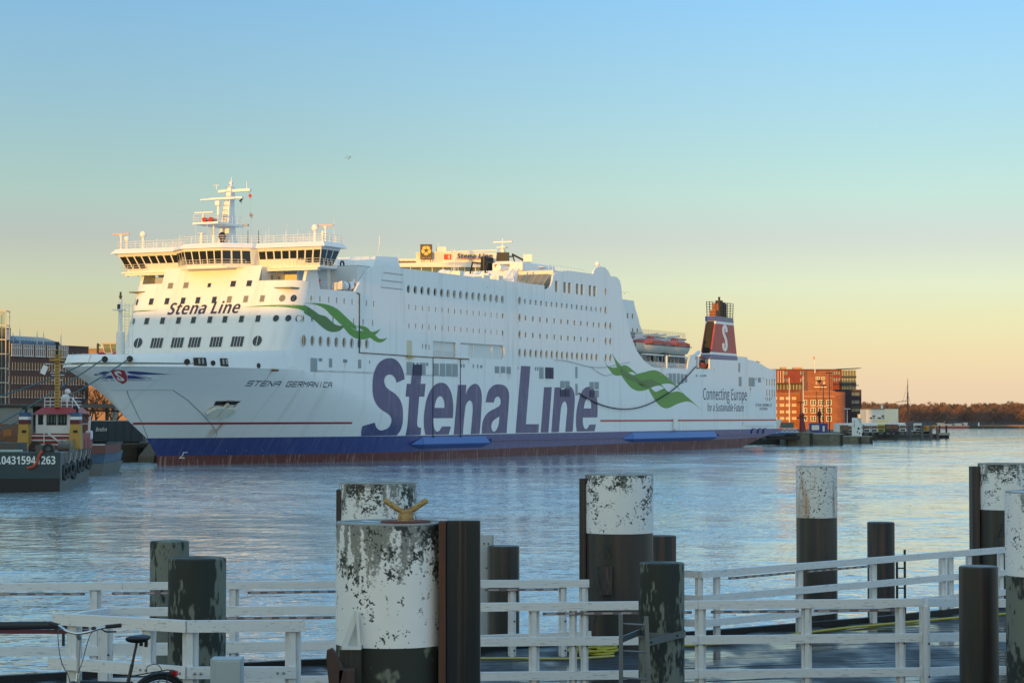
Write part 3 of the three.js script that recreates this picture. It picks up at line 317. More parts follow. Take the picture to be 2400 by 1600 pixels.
// sponsons and rubbing strakes
{
  const sp = (x0, x1, yt, yk, yb, o, m) => { const P = (x, y, d) => V(x, y, 14.5 + d); const g = new MB(); const n0 = x0 + (x1 - x0) * 0.06 + 1, n1 = x1 - 3; g.slab(P(n0, yk, o), P(n1, yk, o), P(n1, yt, 0.02), P(n0 + 1, yt, 0.02), 0.05); g.slab(P(n0 + 1, yb, 0.02), P(n1 - 1, yb, 0.02), P(n1, yk, o), P(n0, yk, o), 0.05); g.slab(P(x0, yk, 0), P(n0 + 1, yb, 0), P(n0, yk, o), P(n0 + 1, yt, 0), 0.02); g.slab(P(n1, yk, o), P(n1 - 1, yb, 0), P(x1, yk, 0), P(n1, yt, 0), 0.02); return g.build('sponson', m, ferry); };
  const m = mat(0.05, 0.11, 0.34, 0.35); sp(63.9, 93, 3.55, 2.45, 1.75, 0.9, m); sp(149, 202.5, 3.68, 2.5, 1.86, 0.9, m);
  mesh('rubbing_strake', new MB().box(92, 149.5, 2.75, 3.1, 14.5, 14.8).geo(), F.blue, ferry); mesh('rubbing_strake', new MB().box(202, 233.6, 2.72, 3.0, 14.5, 14.8).geo(), F.blue, ferry); mesh('rubbing_strake', new MB().box(218.5, 239.7, 4.7, 5.65, 14.5, 14.72).geo(), F.white, ferry);
  for (const x of [224.1, 228.4, 231.9]) mesh('rubbing_bar', new MB().slab(V(x - 0.8, 3.05, 14.55), V(x + 0.85, 3.05, 14.55), V(x + 1.7, 4.2, 14.55), V(x, 4.2, 14.55), 0.2).geo(), F.blue, ferry);
  mesh('fender_post', new MB().rbox(175.9, 177.6, 4.1, 6.6, 14.5, 15.0, 0.2).geo(), F.white, ferry);
  for (const x of [71.25, 80.9]) mesh('hull_drain', new MB().bar([x, 3.7, 14.56], [x, 16.3, 14.56], 0.09).bar([x, 3.7, 14.56], [x + 1.3, 1.9, 14.7], 0.22).geo(), F.dark, ferry);
  mesh('pipe', new MB().bar([46.6, 25.4, 14.56], [47.4, 25.3, 14.56], 0.14).bar([47.4, 25.3, 14.56], [47.4, 16.45, 14.56], 0.14).bar([47.4, 16.45, 14.56], [71.3, 16.3, 14.56], 0.12).geo(), F.dark, ferry);
  mesh('plating_step', new MB().box(71.3, 84, 16.25, 16.42, 14.5, 14.6).geo(), F.rust, ferry);
}
// painted side slogans
{
  const g1 = textGeometry('Connecting Europe', fontSans, 27.2, 2.4, 0.03); g1.translate(193.4, 10.4, 14.5); mesh('slogan', g1, F.navyPrint, ferry);
  const g2 = textGeometry('for a Sustainable Future', fontSans, 22.7, 1.55, 0.03, 0.12); g2.translate(195.8, 7.97, 14.5); mesh('slogan', g2, F.navyPrint, ferry);
}
// green ribbons
for (const [k, m, d] of [['G', F.green, 0.02], ['G2', F.greenDark, 0.04], ['G3', F.greenDark, 0.04]]) { const g = new THREE.ExtrudeGeometry(runShape(OUT[k]), { depth: d, bevelEnabled: false }); g.translate(0, 0, 14.5); mesh('ribbon', g, m, ferry); }
for (const [k, m, d] of [['W1', F.greenDark, 0.02], ['W2', F.green, 0.03], ['W3', F.green, 0.045], ['W4', F.green, 0.02]]) { const pts = runPoints(OUT[k][0]).map(([x, h]) => [Math.max(x, 31.4), h]); const g = new THREE.ExtrudeGeometry(poly(pts), { depth: d, bevelEnabled: false }); g.translate(0, 0, 14.5); mesh('ribbon', g, m, ferry); }
// gratings, hatches and shell doors along the mooring deck
const LOUVRES = [[63.33, 14.38, 1.85, 2.03], [64.73, 15.21, 0.64, 0.3], [66.0, 15.21, 0.64, 0.3], [67.8, 14.41, 1.93, 1.97], [69.34, 15.16, 0.64, 0.47], [72.28, 14.4, 2.01, 1.96], [74.62, 14.41, 1.86, 2.03], [76.83, 14.43, 2.02, 2.03], [79.04, 14.45, 1.95, 2.03], [81.3, 15.19, 0.45, 0.58], [82.2, 15.21, 0.46, 0.58], [85.66, 15.22, 0.37, 0.63], [87.27, 15.24, 0.38, 0.64], [88.66, 15.21, 0.71, 0.47], [94.66, 14.8, 1.72, 1.17], [96.95, 14.83, 1.79, 1.12], [99.2, 14.8, 1.7, 1.2], [103.02, 15.25, 0.25, 0.44], [110.07, 15.25, 0.48, 0.6], [110.97, 15.27, 0.48, 0.61], [112.54, 14.56, 1.82, 2.07], [127.79, 14.93, 0.92, 2.1], [43.24, 15.11, 1.2, 0.51], [47.58, 14.77, 0.92, 1.34], [50.64, 15.15, 0.23, 0.44], [34.2, 14.34, 1.9, 2.0], [36.05, 15.13, 1.0, 0.45], [38.95, 14.73, 0.9, 1.31], [127.83, 11.79, 0.98, 2.13], [121.61, 12.63, 1.9, 1.28], [123.77, 12.66, 1.93, 1.29], [134.84, 12.61, 1.96, 1.34], [137.13, 12.64, 1.98, 1.35], [137.13, 11.09, 1.98, 1.33], [174.58, 14.88, 1.94, 1.41], [176.8, 14.57, 1.89, 2.13], [179.07, 14.6, 1.6, 2.12], [181.18, 14.6, 1.69, 1.96], [183.25, 14.72, 1.55, 1.68], [215.62, 17.6, 1.23, 1.94], [216.19, 14.52, 1.93, 2.03], [222.7, 14.53, 2.0, 2.0], [224.85, 14.53, 2.0, 2.0], [226.75, 15.25, 0.5, 0.61], [229.0, 15.05, 2.03, 1.08], [189.53, 15.34, 0.95, 0.37], [191.81, 15.37, 0.4, 0.34], [192.77, 15.41, 0.73, 0.28], [194.35, 15.44, 1.62, 0.34], [169.69, 15.36, 0.44, 0.61], [172.72, 15.31, 0.45, 0.41], [223.0, 12.97, 0.63, 0.61], [231.63, 15.43, 0.47, 0.4]];
const louvreUnit = (() => { const m = new MB(); m.box(-0.5, 0.5, -0.5, 0.5, 0, 0.03); for (let i = 0; i < 9; i++) { const y = -0.45 + i * 0.1; m.box(-0.47, 0.47, y, y + 0.045, 0.03, 0.07); } return m.geo(); })();
for (const [x, y, w, h] of LOUVRES) { const o = mesh('grating', louvreUnit, F.louvre, ferry, x, y, 14.5); o.scale.set(w, h, 1); }
for (const [x, y, w, h] of [[65.94, 14.2, 3.0, 1.7], [115.0, 14.6, 1.65, 2.0], [116.8, 14.6, 1.6, 2.0], [121.61, 11.09, 1.9, 1.3], [123.77, 11.1, 1.93, 1.3], [134.84, 11.07, 1.96, 1.3]]) { const o = mesh('grating', louvreUnit, mat(0.012, 0.02, 0.09, 0.5), ferry, x, y, 14.55); o.scale.set(w, h, 1); }
mesh('shell_door', new MB().rbox(62.5, 64.15, 16.4, 18.8, 14.5, 14.56, 0.02).geo(), mat(0.62, 0.56, 0.4, 0.5), ferry); mesh('door_step', new MB().box(62.2, 64.5, 16.1, 16.3, 14.5, 14.9).geo(), F.yellowBand, ferry);
for (const [x, y, l] of [[56, 29.0, 6], [55.6, 27.8, 6.5], [55.4, 26.7, 6.8]]) mesh('pipe', new MB().cyl([x - l / 2 + 2, y, 14.55], [x + l / 2 + 2, y, 14.55], 0.06, 0.06, 6).geo(), F.grey, ferry);
// inside the two mooring-deck openings
{
  const room = mesh('mooring_deck', new MB().box(70.5, 98.2, 16.1, 16.3, 8, 14.15).box(70.5, 98.2, 16.3, 19.4, 7.8, 8).box(70.5, 98.2, 19.3, 19.5, 8, 14.15).box(70.3, 70.5, 16.1, 19.5, 8, 14.15).box(98.2, 98.4, 16.1, 19.5, 8, 14.15).box(79.7, 80.6, 16.3, 19.3, 8, 14.15).geo(), F.offWhite, ferry);
  const rail = new MB(); for (const y of [16.8, 17.1, 17.45]) rail.cyl([71.3, y, 14.3], [79.5, y, 14.3], 0.03, 0.03, 5); for (let x = 71.8; x < 79.4; x += 0.75) rail.cyl([x, 16.4, 14.3], [x, 17.45, 14.3], 0.03, 0.03, 5); rail.build('railing', F.white, room);
  for (const x of [75.3, 86.2, 93.3]) mesh('stanchion', new MB().box(x - 0.08, x + 0.08, 16.4, 19.1, 14.1, 14.3).geo(), F.white, room);
  mesh('locker', new MB().box(72.2, 73, 16.3, 18.4, 9, 9.6).box(74, 74.7, 16.3, 17.8, 9, 9.6).box(76.5, 78.6, 16.3, 17.2, 10.5, 12).geo(), F.grey, room);
  for (const [x, y] of [[86.5, 18.3], [86.5, 17.1], [90.2, 17.3], [92.6, 17.3]]) mesh('life_raft_canister', new MB().cyl([x, y, 13.3], [x + 2.1, y, 13.3], 0.45, 0.45, 14).geo(), F.white, room);
  mesh('evacuation_box', new MB().rbox(81.2, 84.3, 16.35, 18.8, 12.2, 14.4, 0.3).geo(), F.white, room);
  for (let i = 0; i < 3; i++) mesh('davit_brace', new MB().bar([91 + i * 1.6, 17.9, 13], [92.5 + i * 1.6, 19.2, 13], 0.12).geo(), F.offWhite, room);
}
// ---------- superstructure front, bridge, masts, decks, funnel ----------
const frontX = (h) => 25.6 + 0.38 * (h - 17.6);
function frontPoint(s, h) { // s runs from -1 (far side) to 1 (near side) along the rounded plan
  const xf = frontX(h), R = 4, a = Math.sign(s), q = Math.abs(s);
  if (q <= 0.6) return [xf, h, a * q / 0.6 * 10.5];
  if (q <= 0.85) { const t = (q - 0.6) / 0.25 * Math.PI / 2; return [xf + R * (1 - Math.cos(t)), h, a * (10.5 + R * Math.sin(t))]; }
  return [lerp(xf + R, 32.75, (q - 0.85) / 0.15), h, a * 14.5];
}
function frontGrid(s0, s1, h0, h1, ns, nh, name, m, parent, d = 0) {
  const P = [], U = [], idx = []; for (let j = 0; j <= nh; j++) for (let i = 0; i <= ns; i++) { const s = lerp(s0, s1, i / ns), h = lerp(h0, h1, j / nh), p = frontPoint(s, h); P.push(p[0] - d, p[1], p[2]); U.push((s * 17 + 20) / 60, h / 32); }
  for (let j = 0; j < nh; j++) for (let i = 0; i < ns; i++) { const a = j * (ns + 1) + i, b = a + 1, c = a + ns + 1, e = c + 1; idx.push(a, b, c, b, e, c); }
  const g = new THREE.BufferGeometry(); g.setAttribute('position', new THREE.Float32BufferAttribute(P, 3)); g.setAttribute('uv', new THREE.Float32BufferAttribute(U, 2)); g.setIndex(idx); g.computeVertexNormals(); return mesh(name, g, m, parent);
}
const frontPaint = mat(1, 1, 1, 0.42, 0, { map: colourTexture(512, 256, (u, v) => { const n = fbm(u * 30, v * 12, 4), s = Math.max(0, fbm(u * 60, v * 4, 4) - 0.58); return [0.8 + 0.03 * (n - 0.5) - s * 0.3, 0.8 + 0.03 * (n - 0.5) - s * 0.32, 0.79 + 0.03 * (n - 0.5) - s * 0.4]; }), bumpMap: plateBump, bumpScale: 0.03 });
const front = frontGrid(-1, 1, 13.9, 26.45, 96, 12, 'front_plating', frontPaint, ferry);
// outlines laid on the front: (z, h) near the middle
const onFront = (d) => (z, h) => { const q = Math.abs(z); let s; if (q <= 10.5) s = q / 10.5 * 0.6; else s = 0.6 + Math.asin(clamp((q - 10.5) / 4, 0, 1)) / (Math.PI / 2) * 0.25; const p = frontPoint(Math.sign(z) * s, h); return [p[0] - d, p[1], p[2]]; };
const faceFront = (d) => (u, h) => { const p = onFront(d)(u, h); return p; };
{
  const g = textGeometry('Stena Line', fontBold, 12.3, 1.75, 0.01, 0.22), p = g.attributes.position, f = onFront(0.04); g.translate(-6.3, 21.75, 0);
  for (let i = 0; i < p.count; i++) { const q = f(p.getX(i), p.getY(i)); p.setXYZ(i, q[0] - p.getZ(i), q[1], q[2]); } g.computeVertexNormals(); mesh('front_lettering', g, F.navyPrint, ferry);
  // ribbons that start on the front and sweep round the corner
  const fr = (pts, m, d) => mesh('ribbon', wrapGeometry(poly(pts), (s, h) => { const q = frontPoint(s, h); const k = clamp((Math.abs(s) - 0.6) / 0.25, 0, 1); return [q[0] - d * (1 - k), q[1], q[2] + Math.sign(s) * d * k]; }, 0.06), m, ferry);
  const up = [[0.38, 22.62], [0.5, 22.72], [0.62, 22.8], [0.72, 22.85], [0.8, 22.86], [0.86, 22.83], [0.93, 22.8]], dn = [[0.93, 21.55], [0.86, 22.0], [0.8, 22.3], [0.72, 22.5], [0.62, 22.6], [0.5, 22.6]];
  fr([...up, ...dn], F.green, 0.04);
  fr([[-0.45, 22.45], [-0.6, 22.5], [-0.75, 22.45], [-0.9, 22.3], [-0.9, 21.4], [-0.8, 22.0], [-0.68, 22.3]].reverse(), F.green, 0.04);
}
function frontWindow(name, z, h, w, hh, m, round = false) { const s = round ? ovalPath(z, h, w, hh) : poly([[z - w / 2, h - hh / 2], [z + w / 2, h - hh / 2], [z + w / 2, h + hh / 2], [z - w / 2, h + hh / 2]]); const fs = round ? ovalPath(z, h, w + 0.16, hh + 0.16) : poly([[z - w / 2 - 0.08, h - hh / 2 - 0.08], [z + w / 2 + 0.08, h - hh / 2 - 0.08], [z + w / 2 + 0.08, h + hh / 2 + 0.08], [z - w / 2 - 0.08, h + hh / 2 + 0.08]]); const o = mesh(name, wrapGeometry(fs, onFront(0.03), 0.6), F.offWhite, ferry); mesh('pane', wrapGeometry(s, onFront(0.05), 0.6), m, o); return o; }
for (const z of [1.42, 4.01, 6.83, 9.62]) for (const s of [1, -1]) { frontWindow('window', s * z, 23.78, 0.75, 0.95, s > 0 && z > 3 ? F.curtain : F.glass); frontWindow('window', s * z, 20.86, 0.75, 0.95, F.glass); }
for (const s of [1, -1]) { frontWindow('window', s * 12.6, 23.8, 0.75, 1.0, s > 0 ? F.curtain : F.glass, true); frontWindow('window', s * 12.35, 20.87, 0.75, 0.95, F.glass, true); frontWindow('window', s * 13.8, 23.82, 0.55, 1.0, F.glass, true); frontWindow('window', s * 13.7, 20.9, 0.55, 0.95, F.glass, true); frontWindow('window', s * 14.42, 20.92, 0.3, 0.95, F.glass, true); }
for (const [z, w] of [[0, 0.55], [4.1, 0.85], [-4.1, 0.85], [6.84, 0.85], [-6.84, 0.85]]) frontWindow('window', z, 26.0 + (z ? 0.1 : 0.0), w, z ? 0.85 : 0.6, z < 0 ? F.curtain : F.glass);
for (const z of [-6.95, -3.35, -0.35, 3.35, 6.95]) { const o = frontWindow('window', z, 17.58, 2.0, 1.45, F.glass); for (const k of [-0.5, 0, 0.5]) mesh('mullion', wrapGeometry(poly([[z + k - 0.035, 16.86], [z + k + 0.035, 16.86], [z + k + 0.035, 18.3], [z + k - 0.035, 18.3]]), onFront(0.08), 1), F.white, o); }
for (const z of [-10.28, 10.28]) { const o = frontWindow('window', z, 17.63, 1.5, 1.5, F.glass, true); mesh('mullion', wrapGeometry(poly([[z - 0.05, 16.9], [z + 0.05, 16.9], [z + 0.05, 18.38], [z - 0.05, 18.38]]), onFront(0.08), 1), F.white, o); }
{ const o = mesh('window', paneOval, F.glassWarm, ferry, 31.17, 17.78, 14.54); const r = mesh('window_rim', rimOval, F.white, o, 0, 0, 0.02); r.scale.set(1.35, 1.65, 2); mesh('mullion', mullion, F.offWhite, o, 0.02, 0, 0.03); }
{ const o = mesh('window', paneOval, F.glass, ferry, 31.0, 20.95, 14.54); o.scale.set(0.42, 0.6, 1); const r = mesh('window_rim', rimOval, F.white, o, 0, 0, 0.02); r.scale.set(1.35, 1.65, 2); }
// side decks under the bridge wings
mesh('bridge_deck', new MB().box(28.6, 47.5, 25.2, 25.4, -14.1, 14.1).geo(), F.deck, ferry);
frontGrid(-0.48, 0.48, 26.3, 28.75, 40, 2, 'front_plating', frontPaint, ferry, 0.02);
mesh('house', new MB().box(29.8, 40, 25.4, 28.3, -8.35, 8.35).geo(), F.white, ferry);
for (const [x, w] of [[32, 0.8], [34, 0.8], [36.6, 1.2]]) { mesh('door', new MB().rbox(x, x + w, 25.45, 27.4, 8.35, 8.42, 0.02).geo(), F.grey, ferry); }
for (const s of [1, -1]) mesh('wing_pillar', new MB().ext(poly([[31.75, 26.4], [32.5, 28.35], [35.1, 28.35], [35.96, 25.4], [32.6, 25.4], [32.6, 26.4]]), s > 0 ? 14.0 : -14.48, s > 0 ? 14.48 : -14.0).geo(), F.white, ferry);
mesh('inner_bulkhead', new MB().box(36, 36.2, 25.4, 28.3, 8.4, 10.5).geo(), F.offWhite, ferry); mesh('inner_bulkhead', new MB().box(36, 36.2, 25.4, 28.3, -14, -8.4).geo(), F.offWhite, ferry);
mesh('tarpaulin', new MB().rbox(31.5, 33.2, 26.3, 27.6, -11.6, -9.8, 0.25).geo(), F.grey, ferry);
// bridge
const plan = (k, h) => { const L = [[26.9, 3.3], [29.7, 6.5], [30.75, 7.0], [30.75, 17.8], [36.2, 17.8], [36.2, 9.2], [41, 9.2]], B = [[27.5, 3.0], [30.3, 6.3], [32.05, 6.7], [32.05, 16.7], [35.6, 16.7], [35.6, 9.0], [41, 9.0]]; const r = L.map((p, i) => [lerp(B[i][0], p[0], k), lerp(B[i][1], p[1], k)]); return [...r.map(([x, z]) => [x, h, z]), ...r.slice().reverse().map(([x, z]) => [x, h, -z])]; };
const bridge = new MB().loft([plan(0, 28.5), plan(1, 31.25)]).build('bridge', F.white, ferry);
{
  const r0 = [[26.35, 3.6], [29.4, 6.95], [30.15, 7.1], [30.15, 18.65], [36.7, 18.65], [36.7, 9.6], [41.5, 9.6]], ring = (i, h) => { const r = r0.map(([x, z], k) => [x + (k < 4 ? i : -i * 0.6), z - i * (k < 3 ? 0.5 : 0.9)]); return [...r.map(([x, z]) => [x, h, z]), ...r.slice().reverse().map(([x, z]) => [x, h, -z])]; };
  mesh('bridge_roof', new MB().loft([ring(0, 31.25), ring(0.08, 31.4), ring(0.65, 32.0)]).geo(), F.white, bridge);
  const wall = (a, b) => { const A0 = plan(0, 28.5), A1 = plan(1, 31.25); return (u, v, d) => { const p = V(...A0[a]).lerp(V(...A0[b]), u), q = V(...A1[a]).lerp(V(...A1[b]), u), n = new THREE.Vector3().crossVectors(V(...A0[b]).sub(V(...A0[a])), V(...A1[a]).sub(V(...A0[a]))).normalize(); return p.lerp(q, v).addScaledVector(n, d); }; };
  const pane = (w, u0, u1, v0, v1) => { mesh('window', new MB().slab(w(u0, v0, 0.01), w(u1, v0, 0.01), w(u1, v1, 0.01), w(u0, v1, 0.01), 0.03).geo(), F.glass, bridge); };
  const N = 14; // ring order: 0 near bay, 1 near elbow, 2, 3 near wing tip, 4, ... 13 far bay
  const near = wall(2, 3), far = wall(10, 11), bay = wall(13, 0), nb = wall(0, 1), fb = wall(12, 13), tip = wall(3, 4), ftip = wall(9, 10);
  for (let i = 0; i < 8; i++) { const u = i / 8 + 0.012, e = (i + 1) / 8 - 0.012; pane(near, u, e, i > 5 ? 0.2 : i > 4 ? 0.36 : 0.44, 0.84); pane(far, u, e, i < 3 ? 0.2 : 0.44, 0.84); }
  for (let i = 0; i < 5; i++) pane(bay, i / 5 + 0.015, (i + 1) / 5 - 0.015, 0.2, 0.86);
  for (const w of [nb, fb]) for (let i = 0; i < 3; i++) pane(w, i / 3 + 0.03, (i + 1) / 3 - 0.03, 0.2, 0.86);
  for (const w of [tip, ftip]) for (let i = 0; i < 3; i++) pane(w, i / 3 + 0.03, (i + 1) / 3 - 0.03, 0.1, 0.86);
  const seams = new MB(); for (const w of [near, far]) for (let i = 0; i <= 16; i++) seams.bar(w(i / 16, 0.03, 0.02), w(i / 16, 0.42, 0.02), 0.03); for (const w of [near, far]) seams.bar(w(0.02, 0.24, 0.02), w(0.98, 0.24, 0.02), 0.03); seams.build('panel_seams', F.offWhite, bridge);
  const wipers = new MB(); for (const w of [near, bay, far]) for (let i = 0; i < 5; i++) wipers.bar(w(i / 5 + 0.1, 0.88, 0.12), w(i / 5 + 0.13, 0.8, 0.12), 0.05); wipers.build('wipers', F.black, bridge);
  // walkway under the windows with its railings
  const walk = new MB(); for (const s of [1, -1]) walk.box(31.1, 35.9, 28.3, 28.5, s * 6.6, s * 17.3); walk.box(26.9, 30, 28.35, 28.5, -4.2, 4.2); const wk = walk.build('walkway', F.white, bridge);
  for (const s of [1, -1]) mesh('walkway_beam', new MB().box(31.3, 31.6, 27.95, 28.3, s * 8.2, s * 16.8).geo(), F.white, bridge);
  for (const s of [1, -1]) for (let z = 9.5; z < 17; z += 1.8) mesh('bracket', new MB().bar([31.4, 28.25, s * z], [32.1, 27.9, s * z], 0.14).geo(), F.offWhite, bridge);
  const rails = (pts, h0, hs, step, name, r = 0.028) => { const m = new MB(); for (let i = 0; i + 1 < pts.length; i++) { const a = pts[i], b = pts[i + 1], L = Math.hypot(b[0] - a[0], b[1] - a[1]); for (const h of hs) m.cyl([a[0], h0 + h, a[1]], [b[0], h0 + h, b[1]], r, r, 5); const n = Math.max(1, Math.round(L / step)); for (let k = 0; k <= n; k++) { const x = lerp(a[0], b[0], k / n), z = lerp(a[1], b[1], k / n); m.cyl([x, h0, z], [x, h0 + hs[hs.length - 1], z], r, r, 5); } } return m.build(name, F.white, bridge); };
  for (const s of [1, -1]) { rails([[31.15, s * 13], [31.15, s * 17.25], [35.8, s * 17.25]], 28.5, [0.4, 0.75, 1.1], 1.2, 'railing'); rails([[30.9, s * 8], [30.9, s * 18], [36.1, s * 18.0], [36.1, s * 9.2], [40.5, s * 9.2]], 32.0, [0.35, 0.7, 1.05], 1.7, 'railing', 0.032); }
  rails([[30.4, 6.6], [27.0, 3.4], [27.0, -3.4], [30.4, -6.6]], 28.5, [0.4, 0.75, 1.1], 1.1, 'railing'); rails([[30.7, 7.6], [27.1, 3.4], [27.1, -3.4], [30.7, -7.6]], 32.0, [0.35, 0.7, 1.05], 1.4, 'railing', 0.032);
  // roof gear: radars, domes, whip aerials
  const radar = (x, z, h, w) => { const g = mesh('radar', new MB().cyl([x, 32, z], [x, h - 0.35, z], 0.16, 0.13, 10).cyl([x, h - 0.45, z], [x, h - 0.1, z], 0.22, 0.28, 12).geo(), F.white, bridge); mesh('scanner', new MB().rbox(x - 0.12, x + 0.12, h - 0.12, h + 0.12, z - w / 2, z + w / 2, 0.06).geo(), mat(0.72, 0.45, 0.36, 0.5), g); };
  radar(31.4, -17.6, 34.3, 3.0); radar(34.2, 16.4, 34.55, 2.6);
  const dome = (x, z, h, r) => mesh('satellite_dome', new MB().cyl([x, 32, z], [x, h - r * 0.8, z], 0.2, 0.2, 10).sph([x, h, z], r, 1, 1.1, 1).geo(), F.white, bridge);
  dome(31.2, -16.4, 33.5, 0.42); dome(31.4, -13.6, 34.1, 0.5); dome(33.6, 15.0, 34.2, 0.52); dome(34.8, 15.6, 33.6, 0.28);
  for (const [x, z, h, r] of [[31.5, -4.3, 36.5, 0.025], [31.4, -7, 33.8, 0.06], [31.5, -11.2, 33.4, 0.05], [37, 10, 34.6, 0.04], [37, 5, 34.9, 0.03], [36, 12.6, 34.0, 0.05], [35, 17.4, 35.6, 0.03], [38, 7.5, 35.5, 0.02], [34, 9.8, 34.0, 0.06], [33, 3.9, 34.2, 0.08], [33.4, 5.5, 34.2, 0.08], [33.2, 6.9, 34.1, 0.06], [35, 14, 34, 0.03]]) mesh('aerial', new MB().cyl([x, 32, z], [x, h, z], r, r * 0.5, 6).geo(), h > 34.1 && r > 0.07 ? F.black : F.white, bridge);
  mesh('direction_finder', new MB().cyl([30.6, 32, -2.6], [30.6, 33.8, -2.6], 0.28, 0.22, 10).box(30.3, 30.9, 33.8, 33.86, -3.1, -2.1).geo(), F.white, bridge);
  mesh('compass_cover', new MB().cyl([31.2, 32, 0.6], [31.2, 32.7, 0.6], 0.45, 0.3, 12).sph([31.2, 33.3, 0.6], 0.55, 1, 1.2, 1).geo(), mat(0.03, 0.025, 0.05, 0.6), bridge);
}
// main mast on the bridge roof
{
  const mast = new MB().loft([[[32.2, 31.95, 1.3], [35.4, 31.95, 1.0], [35.4, 31.95, -1.0], [32.2, 31.95, -1.3]], [[32.5, 33.0, 0.9], [34.6, 33.2, 0.8], [34.6, 33.2, -0.8], [32.5, 33.0, -0.9]], [[33.1, 37.4, 0.55], [34.6, 37.4, 0.5], [34.6, 37.4, -0.5], [33.1, 37.4, -0.55]], [[34.0, 41, 0.3], [35, 41, 0.3], [35, 41, -0.3], [34.0, 41, -0.3]]]).build('mast', F.white, ferry);
  mesh('platform', new MB().box(27.6, 34.6, 34.85, 35.15, -2.2, 2.2).geo(), F.white, mast);
  mesh('platform_post', new MB().cyl([29.8, 32, 0], [29.8, 34.9, 0], 0.22).bar([27.9, 34.9, 0], [29.7, 33.3, 0], 0.12).geo(), F.white, mast);
  const pr = new MB(); for (const h of [35.5, 35.85, 36.2]) { pr.cyl([27.7, h, -2.1], [27.7, h, 2.1], 0.03, 0.03, 5); for (const s of [-2.1, 2.1]) pr.cyl([27.7, h, s], [34.4, h, s], 0.03, 0.03, 5); } for (let x = 27.7; x < 34.5; x += 1.3) for (const s of [-2.1, 2.1]) pr.cyl([x, 35.1, s], [x, 36.2, s], 0.03, 0.03, 5); pr.build('railing', F.white, mast);
  mesh('yard', new MB().rbox(33.6, 34.2, 39.0, 39.35, -3.4, 2.4, 0.08).geo(), F.white, mast); mesh('yard', new MB().rbox(34.2, 34.8, 40.1, 40.55, -2.2, 3.4, 0.1).geo(), F.white, mast);
  const r1 = mesh('radar', new MB().cyl([28.3, 35.1, -0.8], [28.3, 36.4, -0.8], 0.25, 0.2, 10).geo(), F.white, mast); mesh('scanner', new MB().rbox(28.15, 28.45, 36.5, 36.72, -2.3, 1.0, 0.05).geo(), F.white, r1);
  const r2 = mesh('radar', new MB().cyl([32.4, 35.1, -0.9], [32.4, 38.0, -0.9], 0.2, 0.2, 10).rbox(32.0, 32.8, 38.0, 38.7, -1.3, -0.5, 0.1).geo(), F.white, mast); mesh('scanner', new MB().rbox(32.2, 32.6, 38.85, 39.08, -4.0, 2.0, 0.06).geo(), F.white, r2);
  const lad = new MB(); for (const s of [-0.3, 0.3]) lad.bar([32.6, 35.2, s], [34.0, 40.8, s], 0.06); for (let i = 0; i < 16; i++) { const t = i / 15; lad.cyl([32.6 + 1.4 * t, 35.2 + 5.6 * t, -0.3], [32.6 + 1.4 * t, 35.2 + 5.6 * t, 0.3], 0.03, 0.03, 4); } for (let i = 0; i < 9; i++) { const t = i / 8, x = 32.6 + 1.4 * t, y = 35.2 + 5.6 * t; lad.tube([[x, y, -0.35], [x - 0.6, y + 0.05, -0.3], [x - 0.7, y + 0.05, 0], [x - 0.6, y + 0.05, 0.3], [x, y, 0.35]], 0.03, 8, 4); } lad.build('ladder', mat(0.5, 0.42, 0.36, 0.6), mast);
  mesh('top_light', new MB().cyl([34.5, 41, 0], [34.5, 42.4, 0], 0.07, 0.05, 8).cyl([34.5, 41.3, 0], [34.5, 41.7, 0], 0.3, 0.3, 10).cyl([34.0, 41.0, 0.3], [34.0, 41.6, 0.3], 0.12).cyl([33.4, 40.5, -1.9], [33.4, 41.1, -1.9], 0.06).box(33.3, 33.5, 41.1, 41.18, -2.4, -1.4).cyl([34.5, 40.5, 2.7], [34.5, 41.6, 2.7], 0.05).geo(), F.white, mast);
  for (const z of [-0.2, 0.9]) mesh('horn', new MB().cyl([29.2, 35.55, z], [27.6, 35.5, z], 0.12, 0.36, 14).geo(), F.red, mast);
  mesh('cable_tray', new MB().box(34.6, 35.0, 35.0, 35.3, -0.8, 2.8).geo(), F.grey, mast);
  const fl = new THREE.PlaneGeometry(1, 1, 6, 4); { const p = fl.attributes.position; for (let i = 0; i < p.count; i++) p.setZ(i, 0.12 * Math.sin(p.getX(i) * 6 + p.getY(i) * 3)); fl.computeVertexNormals(); }
  const flag = (name, y, z, w, h, m) => { const o = mesh(name, fl, m, mast, 34.8, y, z); o.scale.set(w, h, 1); o.rotation.z = -1.0; o.rotation.y = 0.9; };
  const cloth = (r, g, b) => mat(r, g, b, 0.9, 0, { side: THREE.DoubleSide });
  flag('flag', 38.9, 1.5, 0.7, 0.9, cloth(0.04, 0.05, 0.03)); flag('flag', 39.5, 3.1, 0.6, 1.1, cloth(0.5, 0.03, 0.03)); flag('flag', 36.6, 3.3, 0.6, 1.2, cloth(0.25, 0.2, 0.2));
  mesh('halyard', new MB().cyl([34.8, 32, 3.4], [34.6, 40.2, 3.1], 0.015, 0.015, 4).cyl([34.8, 32, 1.9], [34.3, 39, 1.8], 0.015, 0.015, 4).geo(), F.grey, mast);
}
